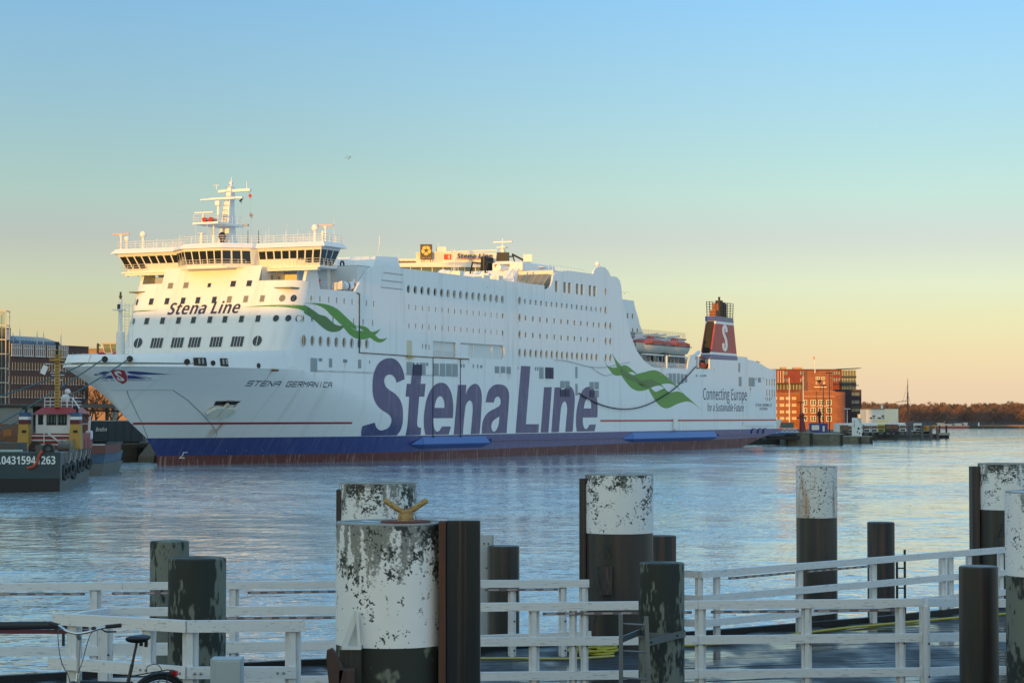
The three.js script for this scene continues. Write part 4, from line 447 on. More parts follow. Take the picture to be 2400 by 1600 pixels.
// foremast at the bow
{
  const fm = new MB().cyl([7.0, 14.1, 0], [7.0, 18.4, 0], 0.62, 0.55, 16).cyl([7.0, 18.4, 0], [7.0, 22.9, 0], 0.32, 0.26, 14).build('foremast', F.white, ferry);
  mesh('foremast_lantern', new MB().cyl([7, 22.9, 0], [7, 23.9, 0], 0.16, 0.13, 10).cyl([7, 23.2, 0], [7, 23.35, 0], 0.24, 0.24, 10).geo(), F.dark, fm); mesh('platform', new MB().box(6.2, 7.4, 21.35, 21.5, -0.8, 0.6).geo(), F.white, fm); mesh('lantern', new MB().cyl([6.8, 21.5, -0.1], [6.8, 22.2, -0.1], 0.25, 0.25, 10).geo(), F.dark, fm);
  const l = new MB(); for (const z of [0.6, 1.3, 1.9]) l.cyl([7.2, 14.5, z], [7.2, z > 1.5 ? 22.3 : 22.4, z], 0.05, 0.05, 5); for (let y = 15; y < 22.3; y += 0.42) l.cyl([7.2, y, 0.6], [7.2, y, 1.3], 0.03, 0.03, 4); for (let y = 15; y < 22.4; y += 1.4) l.cyl([7.2, y, 0], [7.2, y, 1.9], 0.03, 0.03, 4); l.build('ladder', F.white, fm);
  mesh('breakwater', new MB().bar([4.5, 15.1, -3], [4.5, 15.1, 1.2], 0.25).box(4.3, 4.7, 14.1, 15.1, -3, -2.6).box(4.3, 4.7, 14.1, 15.1, 0.8, 1.2).geo(), F.white, ferry);
  for (const [x, z] of [[13, -7.5], [13, -5.0]]) mesh('winch_cover', new MB().sph([x, 15.5, z], 0.55, 1.2, 0.8, 1).geo(), F.red, ferry);
}
// open deck behind the bridge: deckhouse, raft canister, casing
mesh('deckhouse', new MB().box(46.5, 62, 25.4, 29.2, -13.8, 9.5).geo(), F.white, ferry); mesh('deckhouse_roof', new MB().box(45.5, 62, 29.2, 29.4, -13.8, 10.5).geo(), F.white, ferry);
mesh('door', new MB().box(46.4, 46.5, 25.5, 27.6, 3, 6.5).geo(), F.grey, ferry); mesh('locker', new MB().box(37.0, 38.6, 25.5, 27.1, 12, 13).geo(), F.red, ferry);
{
  const c = mesh('life_raft_canister', new MB().cyl([44, 26.4, 13.4], [46.6, 26.4, 13.4], 0.72, 0.72, 18).geo(), F.white, ferry); mesh('strap', new MB().cyl([45.1, 26.4, 13.4], [45.4, 26.4, 13.4], 0.75, 0.75, 18).geo(), F.dark, c); mesh('cradle', new MB().box(43.6, 46.4, 25.4, 25.8, 12.8, 14).geo(), F.steel, c);
  const rl = new MB(); for (const y of [25.8, 26.15, 26.5]) rl.cyl([36.2, y, 14.2], [43.6, y, 14.2], 0.03, 0.03, 5); for (let x = 36.4; x < 43.6; x += 1.2) rl.cyl([x, 25.4, 14.2], [x, 26.5, 14.2], 0.03, 0.03, 5); rl.build('railing', F.white, ferry);
  const r2 = new MB(); for (const y of [29.8, 30.2, 30.6]) r2.cyl([44, y, 10.4], [53, y, 10.4], 0.03, 0.03, 5); for (let x = 44; x < 53.1; x += 1.1) r2.cyl([x, 29.4, 10.4], [x, 30.6, 10.4], 0.03, 0.03, 5); r2.build('railing', F.white, ferry);
  const lb = new THREE.TorusGeometry(0.5, 0.13, 8, 20); lb.translate(49.2, 30.0, 10.5); mesh('lifebuoy', lb, F.dark, ferry); mesh('davit', new MB().bar([46.3, 26.3, 13.6], [48.2, 28.0, 13.6], 0.35).geo(), F.white, ferry);
  mesh('casing', new MB().loft([[[53.5, 29.0, 6], [63, 29.0, 6], [63, 29.0, 13.4], [53.5, 29.0, 13.4]].reverse(), [[55.5, 31.6, 6], [62.6, 31.9, 6], [62.6, 31.9, 12.8], [55.5, 31.6, 12.8]].reverse()]).geo(), F.white, ferry);
}
// long superstructure behind the side plating, roof decks
mesh('superstructure', new MB().box(47.5, 149, 16.3, 29.6, -14.1, 14.1).box(118.5, 148, 29.6, 33.2, -14.1, 14.1).geo(), F.offWhite, ferry);
mesh('roof_deck', new MB().box(48, 118.4, 29.6, 29.7, -14, 14).geo(), F.deck, ferry);
mesh('aft_house', new MB().ext(poly([[148, 16], [170, 16], [168.7, 23.5], [166.8, 25.4], [166.2, 26.5], [164.5, 28.5], [163.8, 29.9], [148, 29.9]]), -11, 11).geo(), F.white, ferry);
for (const [x, y] of [[160.6, 26.8], [163.1, 26.8], [160.7, 23.95], [163.15, 23.92], [165.6, 23.9]]) mesh('window', new MB().box(x - 0.3, x + 0.3, y - 0.5, y + 0.5, 11, 11.03).geo(), F.glass, ferry);
mesh('end_dome', new MB().cyl([141, 35.0, 13], [141, 35.4, 13], 0.2).sph([141, 35.75, 13], 0.5).geo(), F.white, ferry);
{ // lit clutter on the roof
  const tm = new MB().cyl([126.4, 33.2, 0], [126.6, 38.6, 0], 0.5, 0.35, 10).cyl([126.6, 38.6, 0], [126.6, 40, 0], 0.12, 0.08, 8).build('aft_mast', F.white, ferry); mesh('yard', new MB().box(126.4, 126.8, 39.2, 39.45, -1.8, 2).box(126.3, 126.8, 36.4, 36.7, -2.2, 2.2).box(126.0, 127.0, 38.2, 38.4, -0.9, 0.9).geo(), F.white, tm); mesh('rigging', new MB().bar([124.5, 33.3, 1.5], [126.5, 38, 0.3], 0.12).bar([128.5, 33.3, 1.5], [126.7, 38, 0.3], 0.12).geo(), F.white, tm);
  const fr = new MB(); for (const x of [115.2, 122.5]) { const e = x < 118 ? 0.9 : 0.3; fr.bar([x, 32.8, 2], [x + e, 34.9, 2], 0.22); fr.bar([x, 32.8, -1], [x + e, 34.9, -1], 0.22); } fr.bar([116, 34.9, 2], [122.8, 34.9, 2], 0.22).bar([116, 34.9, -1], [122.8, 34.9, -1], 0.22).bar([115.2, 32.9, 2], [122.6, 32.9, 2], 0.2); for (const x of [117.9, 120.4]) fr.cyl([x, 32.8, 0.5], [x, 36, 0.5], 0.75, 0.6, 10); fr.build('exhaust_frame', F.black, ferry);
  for (const [x, z, r] of [[102.6, 0, 1.15], [97, 4, 0.7]]) mesh('satellite_dome', new MB().sph([x, 31.3 + r * 0.3, z], r).cyl([x, 29.7, z], [x, 31.3, z], r * 0.6).geo(), F.white, ferry);
  mesh('roof_cabin', new MB().loft([[[113, 29.7, -6], [128, 29.7, -6], [128, 29.7, 9], [113, 29.7, 9]].reverse(), [[116.5, 33.3, -5], [127, 33.3, -5], [127, 33.3, 7], [116.5, 33.3, 7]].reverse()]).geo(), F.white, ferry);
  mesh('slide_tower', new MB().rbox(118, 132.4, 33.2, 34.9, 2, 8.2, 0.3).geo(), F.white, ferry);
  for (const x of [120, 123.3, 126.6]) mesh('window', new MB().box(117.9, 117.99, 34.05, 34.55, 2.6 + (x - 120) * 0.25, 4.0 + (x - 120) * 0.25).geo(), F.curtain, ferry);
  mesh('wind_screen', new MB().slab([114.2, 29.9, 6.5], [114.2, 29.9, 13.9], [117.4, 32.4, 13.9], [117.4, 32.4, 6.5], 0.06).geo(), F.curtain, ferry); const ms = new MB(); for (let i = 0; i <= 6; i++) { const z = 6.5 + i * 1.23; ms.bar([114.15, 29.9, z], [117.35, 32.4, z], 0.14); } ms.bar([114.1, 29.95, 6.5], [114.1, 29.95, 14], 0.14).build('screen_frame', F.yellowBand, ferry);
  const st = new MB(); for (const z of [9.2, 10.4]) st.bar([107, 29.8, z], [112, 33.2, z], 0.25, 0.12); for (let i = 0; i < 14; i++) st.box(107.1 + i * 0.36, 107.5 + i * 0.36, 29.9 + i * 0.24, 29.96 + i * 0.24, 9.2, 10.4); for (const z of [9.2, 10.4]) st.cyl([107, 30.8, z], [112, 34.2, z], 0.05, 0.05, 5); st.build('stairway', F.white, ferry);
  for (const [x, h, z] of [[105, 36.5, 0.5], [106.5, 35, 0.5]]) { const l = new MB(); for (const s of [0, 0.5]) l.cyl([x, 29.7, z + s], [x, h, z + s], 0.06, 0.06, 5); for (let y = 30; y < h; y += 0.45) l.cyl([x, y, z], [x, y, z + 0.5], 0.03, 0.03, 4); l.build('ladder', F.white, ferry); }
  for (const [x, z, w, h] of [[109, 6, 2, 1.4], [111, 3, 1.2, 2], [99, 8, 2.5, 0.9], [90, 8, 1.4, 1.0]]) mesh('vent', new MB().rbox(x, x + w, 29.7, 29.7 + h + 0.8, z, z + 1.8, 0.15).geo(), F.white, ferry);
  mesh('life_raft_canister', new MB().cyl([114.6, 33.7, 5], [118, 33.7, 5], 0.55, 0.55, 14).geo(), F.white, ferry);
  const rl = new MB(); for (const y of [30.1, 30.5, 30.9]) rl.cyl([100, y, 11], [113, y, 11], 0.03, 0.03, 5); for (let x = 100; x < 113; x += 1.3) rl.cyl([x, 29.7, 11], [x, 30.9, 11], 0.03, 0.03, 5); for (let x = 119; x < 135; x += 1.5) rl.cyl([x, 33.3, 13], [x, 34.2, 13], 0.03, 0.03, 5); rl.cyl([119, 34.2, 13], [135, 34.2, 13], 0.03, 0.03, 5); rl.build('railing', F.white, ferry);
  mesh('ensign_staff', new MB().cyl([63.5, 31.8, 9], [63.5, 35.5, 9], 0.08, 0.05, 6).cyl([62.5, 31.8, 9], [63.5, 34.2, 9], 0.04, 0.04, 5).geo(), F.white, ferry);
}
// lifeboat deck: floor, inner wall, railings, davits
{
  const ld = mesh('lifeboat_deck', new MB().box(150, 198, 16.3, 16.6, -13.5, 14.15).box(150, 198, 16.6, 23.3, 8.3, 8.6).box(166, 240, 16.3, 16.6, -13.5, 14.1).geo(), F.offWhite, ferry);
  mesh('upper_deck', new MB().box(168, 199, 23.1, 23.4, -13.5, 8.6).geo(), F.grey, ferry);
  const rl = new MB(); for (const y of [17.7, 17.3]) rl.cyl([160.5, y, 14.25], [184.5, y, 14.25], 0.04, 0.04, 5); for (let x = 161; x < 184.6; x += 0.42) rl.box(x, x + 0.12, 16.7, 17.7, 14.22, 14.27); rl.build('railing', F.white, ld);
  const r2 = new MB(); for (const y of [23.8, 24.2, 24.6]) r2.cyl([168, y, 8.4], [199, y, 8.4], 0.03, 0.03, 5); for (let x = 168; x < 199; x += 0.9) r2.cyl([x, 23.4, 8.4], [x, 24.6, 8.4], 0.03, 0.03, 5); r2.build('railing', mat(0.5, 0.42, 0.34, 0.6), ld);
  for (const x of [162, 170.5, 174.8, 183.6]) { mesh('davit', new MB().bar([x, 16.6, 11.5], [x, 23.2, 10], 0.5, 0.4).bar([x, 23.2, 10], [x, 23.4, 13.6], 0.4).bar([x, 16.6, 13], [x, 19.2, 11], 0.3).geo(), F.offWhite, ld); }
  for (let i = 0; i < 12; i++) mesh('stanchion', new MB().box(160 + i * 2.2, 160.2 + i * 2.2, 16.6, 19.2, 12.3, 12.5).geo(), F.offWhite, ld);
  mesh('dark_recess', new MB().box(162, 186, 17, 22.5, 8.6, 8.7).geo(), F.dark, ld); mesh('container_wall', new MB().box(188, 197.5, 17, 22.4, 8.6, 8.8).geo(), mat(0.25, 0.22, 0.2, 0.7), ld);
  for (let i = 0; i < 6; i++) mesh('wall_rib', new MB().box(188.4 + i * 1.6, 188.9 + i * 1.6, 17, 22.4, 8.8, 9.0).geo(), mat(0.3, 0.27, 0.25, 0.7), ld);
  mesh('winch_frame', new MB().bar([153.5, 17, 12.5], [155.5, 23.4, 12], 0.2).bar([157.5, 17, 12.5], [155.5, 23.4, 12], 0.2).bar([154, 20, 12.4], [157, 20, 12.4], 0.2).bar([155.5, 23.4, 12], [162, 23.4, 12], 0.3).cyl([158, 22.8, 11.5], [162, 22.8, 11.5], 0.5).geo(), F.grey, ld);
  mesh('crane_post', new MB().bar([190.7, 17.0, 14.2], [190.9, 19.4, 14.2], 0.5).bar([189.3, 19.4, 14.1], [192, 20.4, 14.1], 0.55).geo(), F.white, ld);
  mesh('pillar', new MB().box(173.0, 173.5, 16.0, 19.2, 14.15, 14.45).geo(), F.white, ld);
}
// funnel
{
  const base = (x0, x1, x2, x3, y0, y1, o = 0) => new MB().loft([[[x0, y0, 12.1 - o], [x1, y0, 12.1 - o], [x1, y0, 14.5 + o], [x0, y0, 14.5 + o]].reverse(), [[x2, y1, 12.2 - o], [x3, y1, 12.2 - o], [x3, y1, 14.5 + o], [x2, y1, 14.5 + o]].reverse()]);
  const xa = (y) => 198.2 + (y - 19.9) * 0.41, xb = (y) => 214.35 - (y - 19.9) * 0.29, seg = (y0, y1, n, m, o) => mesh(n, base(xa(y0), xb(y0), xa(y1), xb(y1), y0, y1, o).geo(), m, fun);
  const redP = mat(1, 1, 1, 0.45, 0, { map: colourTexture(256, 256, (u, v) => { const n = fbm(u * 8, v * 3, 4), s = Math.max(0, fbm(u * 26, v * 2, 3) - 0.55); return [0.40 + 0.06 * (n - 0.5) + s * 0.15, 0.055 + 0.02 * (n - 0.5) + s * 0.1, 0.048 + s * 0.1]; }) });
  const fun = base(xa(20.55), xb(20.55), xa(26.7), xb(26.7), 20.55, 26.7).build('funnel', redP, ferry); { const uv = fun.geometry.attributes.uv, p = fun.geometry.attributes.position; for (let i = 0; i < uv.count; i++) uv.setXY(i, p.getX(i) / 16, p.getY(i) / 8); }
  seg(19.15, 20.05, 'stripe', mat(0.16, 0.15, 0.26, 0.45), 0.02); seg(20.05, 20.55, 'stripe', F.white, 0.02); seg(26.7, 27.25, 'stripe', F.white, 0.02); seg(27.25, 28.3, 'stripe', mat(0.17, 0.17, 0.22, 0.45), 0.05);
  const gl = new MB(); for (let i = 0; i < 30; i++) { const y = 20.5 + i * 0.22; gl.box(xa(y) - 0.12, xa(y) + 0.3, y, y + 0.1, 12.45, 14.1); } gl.slab([xa(20.3) - 0.03, 20.3, 12.4], [xa(20.3) - 0.03, 20.3, 14.15], [xa(27.2) - 0.03, 27.2, 14.15], [xa(27.2) - 0.03, 27.2, 12.4], 0.02); mesh('air_grille', gl.geo(), F.black, fun);
  mesh('cap_front', new MB().box(xa(27.3) - 0.15, xa(27.3) - 0.02, 27.3, 28.3, 12.1, 14.5).geo(), mat(0.02, 0.06, 0.32, 0.5), fun);
  const cage = new MB(); const cx0 = 201.7, cx1 = 212; for (const z of [12.3, 14.4]) { for (let i = 0; i <= 6; i++) { const x = lerp(cx0, cx1, i / 6); cage.bar([x, 28.3, z], [x + (i - 3) * 0.1, 31.5, z], 0.13); } for (let k = 0; k < 6; k++) { const y = 28.7 + k * 0.55; cage.cyl([cx0 - 0.1, y, z], [cx1 + 0.1, y, z], 0.035, 0.035, 4); } } for (let k = 0; k < 6; k++) for (const x of [cx0, cx1]) cage.cyl([x, 28.7 + k * 0.55, 12.3], [x, 28.7 + k * 0.55, 14.4], 0.035, 0.035, 4); cage.build('cage', F.black, fun);
  for (const [x, r, h] of [[206.5, 0.8, 31.9], [208.6, 0.3, 31.5], [209.5, 0.35, 31.6], [210.3, 0.3, 31.4], [205.4, 0.25, 31.2]]) mesh('exhaust_pipe', new MB().cyl([x, 28.2, 13.3], [x, h, 13.3], r, r, 12).geo(), F.black, fun);
  mesh('exhaust_pipe', new MB().cyl([206.5, 31.8, 13.3], [206.5, 32.7, 13.3], 0.25).geo(), F.black, fun);
  mesh('exhaust_box', new MB().box(204.2, 205.4, 28.3, 31.2, 12.6, 14.0).box(202.4, 204.6, 28.3, 29.6, 12.6, 14.0).geo(), mat(0.34, 0.12, 0.05, 0.7), fun);
  const S = new THREE.Shape(); const pts = [[1.55, 4.2], [1.55, 5.0], [1.0, 5.75], [0.55, 5.75], [0, 5.0], [0, 4.1], [0.35, 3.2], [0.85, 2.4], [0.95, 1.6], [0.95, 0.9], [0.75, 0.75], [0.6, 0.95], [0.6, 1.7], [0, 1.7], [0, 0.7], [0.45, 0.05], [1.05, 0.05], [1.55, 0.7], [1.55, 2.2], [1.2, 3.1], [0.68, 4.0], [0.62, 4.7], [0.75, 5.0], [0.95, 4.8], [0.98, 4.2]]; const cs = new THREE.CatmullRomCurve3(pts.map(([x, y]) => V(x, y, 0)), true, 'centripetal', 0.5).getPoints(120); cs.forEach((p, i) => (i ? S.lineTo(p.x, p.y) : S.moveTo(p.x, p.y)));
  const sg = new THREE.ExtrudeGeometry(S, { depth: 0.05, bevelEnabled: false }); sg.scale(1.85, 1, 1); sg.translate(205.3, 20.9, 14.5); mesh('funnel_letter', sg, F.white, fun);
  mesh('aft_deckhouse', new MB().box(214.8, 221, 16, 19.9, -8, 14.1).box(198.3, 214.8, 16, 19.1, 8, 14.15).geo(), F.white, ferry);
  for (const [x, y, z, h] of [[234.6, 18, 12, 1.6], [237.6, 17.6, 12, 1.2]]) mesh('stern_lamp', new MB().cyl([x, y - 0.5, z], [x, y + h, z], 0.08).box(x - 0.3, x + 0.3, y + h * 0.4, y + h * 0.8, z - 0.2, z + 0.2).geo(), F.dark, ferry);
  mesh('stern_bracket', new MB().box(229.5, 231.2, 19.0, 19.15, 13, 14).bar([229.6, 18.6, 13.5], [230.6, 19.0, 13.5], 0.12).geo(), F.dark, ferry);
  const cb = (pts) => mesh('hanging_cable', new MB().tube(pts.map(([x, y]) => [x, y, 14.75]), 0.11, 60, 6).geo(), F.dark, ferry); cb([[128.4, 11.13], [133.7, 9.92], [141.3, 8.73], [150.5, 8.27], [159.4, 8.83], [169.8, 10.74], [177.9, 13.0], [188.8, 17.3]]);
  mesh('hanging_cable', new MB().tube([[118, 16.95, 14.6], [122.7, 16.97, 14.6], [127.5, 16.57, 14.6], [134.5, 16.06, 14.6], [141.3, 16.19, 14.6], [148, 16.9, 14.6], [153, 17.4, 14.6]], 0.05, 40, 5).tube([[134.5, 16.06, 14.6], [137.6, 15.15, 14.6], [141.3, 14.6, 14.6], [145, 15, 14.6]], 0.04, 20, 5).geo(), F.grey, ferry);
}
// two covered lifeboats and the rescue boat hang in their davits: things of their own
const fp = (x, y, z) => { const a = ferry.rotation.y; return [-56.7 + x * Math.cos(a) + z * Math.sin(a), y, -293.2 - x * Math.sin(a) + z * Math.cos(a)]; };
function lifeboat(x, y, z, L, B, H, label, hullMat, topMat) {
  const t = thing('lifeboat', label, 'lifeboat', fp(x, y, z), ferry.rotation.y, 'lifeboats under the funnel');
  const sect = (u) => { const k = Math.pow(Math.max(0, 1 - Math.pow(Math.abs(u), 2.6)), 0.55); return k; };
  const ring = (u, q) => { const k = sect(u), b = B / 2 * k, dz = H * (0.30 * Math.pow(Math.abs(u), 3)); return [[q * -b, H * 0.45 + dz], [q * -b * 0.86, H * 0.22 + dz], [0, dz * 1.2]]; };
  const hull = (name, prof, m, parent) => { const n = 24, P = [], idx = [], R = prof(0).length; for (let i = 0; i <= n; i++) { const u = -1 + 2 * i / n, r = prof(u); r.forEach(([w, h]) => P.push(u * L / 2, h, w)); } for (let i = 0; i < n; i++) for (let j = 0; j < R - 1; j++) { const a = i * R + j, b = a + 1, c = a + R, d = c + 1; idx.push(a, c, b, b, c, d); } const g = new THREE.BufferGeometry(); g.setAttribute('position', new THREE.Float32BufferAttribute(P, 3)); g.setIndex(idx); g.computeVertexNormals(); m.side = THREE.DoubleSide; return mesh(name, g, m, parent); };
  const hb = hull('hull', (u) => { const k = Math.max(0.02, sect(u)), b = B / 2 * k, dz = H * 0.16 * Math.pow(Math.abs(u), 3); return [[b, H * 0.5 + dz * 0.6], [b * 0.95, H * 0.3 + dz], [b * 0.6, H * 0.08 + dz], [0, dz], [-b * 0.6, H * 0.08 + dz], [-b * 0.95, H * 0.3 + dz], [-b, H * 0.5 + dz * 0.6]]; }, hullMat, t);
  const tp = hull('canopy', (u) => { const k = Math.max(0.02, sect(u)), b = B / 2 * k * 0.98, dz = H * 0.16 * Math.pow(Math.abs(u), 3) * 0.6, top = H * (0.5 + 0.36 * Math.pow(Math.max(0, 1 - Math.pow(Math.abs(u), 3)), 0.7)) + dz * 0.2; return [[-b, H * 0.5 + dz], [-b * 0.86, lerp(H * 0.5, top, 0.7) + dz], [-b * 0.4, top], [b * 0.4, top], [b * 0.86, lerp(H * 0.5, top, 0.7) + dz], [b, H * 0.5 + dz]]; }, topMat, t);
  mesh('fender', new MB().cyl([-L * 0.43, H * 0.52, B * 0.36], [-L * 0.2, H * 0.5, B * 0.49], 0.09).cyl([-L * 0.2, H * 0.5, B * 0.49], [L * 0.2, H * 0.5, B * 0.49], 0.09).cyl([L * 0.2, H * 0.5, B * 0.49], [L * 0.43, H * 0.52, B * 0.36], 0.09).geo(), F.dark, hb);
  mesh('skate', new MB().box(-L * 0.38, L * 0.3, -0.25, -0.02, B * 0.1, B * 0.3).geo(), F.white, hb); mesh('conning_hatch', new MB().rbox(-L * 0.04, L * 0.1, H * 0.84, H * 0.99, -0.5, 0.5, 0.1).geo(), topMat, tp);
  for (let i = 0; i < 4; i++) mesh('side_hatch', new MB().rbox(-L * 0.28 + i * L * 0.15, -L * 0.17 + i * L * 0.15, H * 0.56, H * 0.7, B * 0.42, B * 0.47, 0.03).geo(), mat(0.38, 0.07, 0.02, 0.5), tp); mesh('grab_rail', new MB().tube([[-L * 0.35, H * 0.78, 0], [-L * 0.3, H * 0.95, 0], [-L * 0.12, H * 1.0, 0], [-L * 0.05, H * 0.86, 0]], 0.05, 12, 5).geo(), F.offWhite, tp);
  return t;
}
const boatHull = mat(0.55, 0.53, 0.46, 0.5), boatTop = mat(0.46, 0.085, 0.05, 0.5);
lifeboat(167.2, 19.3, 13.0, 14.6, 4.4, 3.6, 'orange and white lifeboat nearest the superstructure, left of the pair', boatHull, boatTop);
lifeboat(180.4, 19.3, 13.0, 14.2, 4.4, 3.6, 'orange and white lifeboat nearest the funnel, right of the pair', boatHull, boatTop);
{
  const t = thing('rescue_boat', 'small open orange rescue boat in the recess below the funnel', 'boat', fp(197.2, 16.9, 12.9), ferry.rotation.y);
  mesh('hull', new MB().loft([[[-2.8, 0.3, 0], [-1.5, 0.2, 0.7], [2.4, 0.2, 0.7], [2.4, 0.2, -0.7], [-1.5, 0.2, -0.7]], [[-3.2, 1.5, 0], [-1.6, 1.2, 1.1], [2.7, 1.1, 1.1], [2.7, 1.1, -1.1], [-1.6, 1.2, -1.1]]], true, true, 0.9).geo(), mat(0.5, 0.09, 0.03, 0.5), t); mesh('console', new MB().rbox(-0.4, 0.8, 1.1, 1.9, -0.4, 0.4, 0.08).geo(), F.dark, t); mesh('cradle', new MB().box(-2, 2, -0.3, 0.3, -0.6, 0.6).geo(), F.steel, t); mesh('davit_arm', new MB().bar([-2.6, 0, -0.9], [-2.2, 2.4, -0.6], 0.4).bar([-2.2, 2.4, -0.6], [0.4, 2.5, 0.2], 0.35).geo(), mat(0.45, 0.06, 0.03, 0.5), t);
}
// ---------- water ----------
const waves = []; { seed = 99; for (let i = 0; i < 46; i++) { const L = 0.9 * Math.pow(14, i / 45), a = -0.5 + (rnd() + rnd() + rnd() - 1.5) * 1.5, k = 2 * Math.PI / L; waves.push({ kx: k * Math.sin(a), kz: k * Math.cos(a), s: 0.0105 * Math.pow(1.6 / Math.max(L, 1.0), 0.25), L, k, p: rnd() * 6.283 }); } }
function ruffle(x, z) { // wind on the water: 0 for slick lanes, 1 for ruffled
  const u = x * 0.92 - z * 0.39, v = x * 0.39 + z * 0.92;
  const n = fbm(u * 0.013 + 5.3, v * 0.03 + 2.1, 3), m = fbm(u * 0.05 + 40, v * 0.11, 2);
  const out = clamp((Math.hypot(x, z) - 70) / 110, 0, 1);   // the basin at the pier is sheltered
  return clamp((n - 0.44) * 3.0 + (m - 0.5) * 0.7 + 0.42 * out, 0, 1);
}
const rippleMap = (() => {
  const N = 1024, T = 18, h = new Float32Array(N * N), W = []; seed = 5; for (let i = 0; i < 64; i++) { const L = 0.22 * Math.pow(10, rnd()), a = -0.5 + (rnd() + rnd() + rnd() - 1.5) * 1.7, mx = Math.round(T / L * Math.sin(a)), mz = Math.round(T / L * Math.cos(a)); W.push([mx, mz, 0.019 / (2 * Math.PI * Math.hypot(mx, mz) / T + 0.01) , rnd() * 6.283]); }
  const d = new Uint8Array(N * N * 4), q = 2 * Math.PI / N, SC = 2 * Math.PI / T;
  const sn = new Float32Array(N), cs = new Float32Array(N); for (let i = 0; i < N; i++) { sn[i] = Math.sin(q * i); cs[i] = Math.cos(q * i); }
  for (let j = 0; j < N; j++) for (let i = 0; i < N; i++) { let dx = 0, dy = 0; for (const [mx, mz, a, p] of W) { const t = ((mx * i + mz * j) % N + N) % N, c = Math.cos(p) * cs[t] - Math.sin(p) * sn[t]; dx += a * mx * SC * c; dy += a * mz * SC * c; } const L = Math.hypot(dx, dy, 1), k = (j * N + i) * 4; d[k] = 127.5 + 127.5 * (-dx / L); d[k + 1] = 127.5 + 127.5 * (-dy / L); d[k + 2] = 127.5 + 127.5 / L; d[k + 3] = 255; }
  const t = new THREE.DataTexture(d, N, N, THREE.RGBAFormat); t.wrapS = t.wrapT = THREE.RepeatWrapping; t.magFilter = THREE.LinearFilter; t.needsUpdate = true; return t;
})();
{
  const rings = [], A = []; for (let r = 16; r < 1500; r *= 1.0042) rings.push(r); rings.push(2200, 4000);
  for (let a = -80; a < -16; a += 4) A.push(a); for (let i = 0; i <= 420; i++) A.push(-15.5 + 31 * i / 420); for (let a = 20; a <= 80; a += 4) A.push(a);
  const nr = rings.length, na = A.length, P = new Float32Array(nr * na * 3), Nn = new Float32Array(nr * na * 3), U = new Float32Array(nr * na * 2), ruf = new Float32Array(nr * na);
  for (let j = 0; j < nr; j++) { const r = rings[j], dr = r * 0.0042, act = waves.filter((w) => w.L > dr * 2.2), da = r * 0.00129, far = r > 1300 ? 0 : 1;
    for (let i = 0; i < na; i++) { const t = rad(A[i]), x = r * Math.sin(t), z = -r * Math.cos(t), k = j * na + i, dense = Math.abs(A[i]) <= 15.6 ? 1 : 0; const f = ruffle(x, z), amp = (0.45 + 0.75 * f) * far * dense; let y = 0, dx = 0, dz = 0; if (amp) for (const w of act) { if (w.L < da * 3) continue; const fade = clamp((w.L / dr - 2.2) / 2, 0, 1), ph = w.kx * x + w.kz * z + w.p, s = w.s * amp * fade, c = Math.cos(ph); y += s / w.k * Math.sin(ph); dx += s * w.kx / w.k * c; dz += s * w.kz / w.k * c; } P.set([x, y, z], k * 3); const L = Math.hypot(dx, 1, dz); Nn.set([-dx / L, 1 / L, -dz / L], k * 3); U.set([x / 18, -z / 18], k * 2); ruf[k] = f; } }
  const g = new THREE.BufferGeometry(); g.setAttribute('position', new THREE.BufferAttribute(P, 3)); g.setAttribute('normal', new THREE.BufferAttribute(Nn, 3)); g.setAttribute('uv', new THREE.BufferAttribute(U, 2));
  const lists = [[], [], [], []]; seed = 11;
  for (let j = 0; j < nr - 1; j++) for (let i = 0; i < na - 1; i++) { const a = j * na + i, b = a + 1, c = a + na, d = c + 1; for (const t of [[a, b, c], [b, d, c]]) { const q = clamp(Math.floor(ruf[t[0]] * 3 + rnd() * 0.9), 0, 3); lists[q].push(...t); } }
  const idx = [], mats = []; lists.forEach((l, q) => { g.addGroup(idx.length, l.length, q); for (const v of l) idx.push(v); const s = [0.28, 0.5, 0.95, 1.4][q]; mats.push(mat(0.40, 0.49, 0.52, 0.05, 0.45, { ior: 1.4, normalMap: rippleMap, normalScale: new THREE.Vector2(s, s) })); });
  g.setIndex(new THREE.BufferAttribute(new Uint32Array(idx), 1)); structure(mesh('water', g, mats));
}
// ---------- quays and land ----------
const concrete = (r, g, b, s = 6) => mat(1, 1, 1, 0.9, 0, { map: colourTexture(256, 256, (u, v) => { const n = fbm(u * 8 * s / 6, v * 8, 4, 0), st = Math.max(0, fbm(u * 30, v * 3, 3) - 0.5); const k = 0.7 + 0.6 * n - st * 0.8; return [r * k, g * k, b * k]; }) });
const M = { quay: concrete(0.13, 0.12, 0.09), asphalt: mat(0.05, 0.05, 0.052, 0.9), concrete: concrete(0.26, 0.25, 0.21), steelDark: mat(0.03, 0.033, 0.036, 0.5, 0.2), wood: mat(0.14, 0.075, 0.045, 0.8), earth: mat(0.075, 0.06, 0.04, 0.95), whitePanel: mat(0.72, 0.72, 0.7, 0.6), glassDark: mat(0.02, 0.025, 0.03, 0.08), glassSky: mat(0.1, 0.14, 0.16, 0.1), black: mat(0.012, 0.012, 0.012, 0.6) };
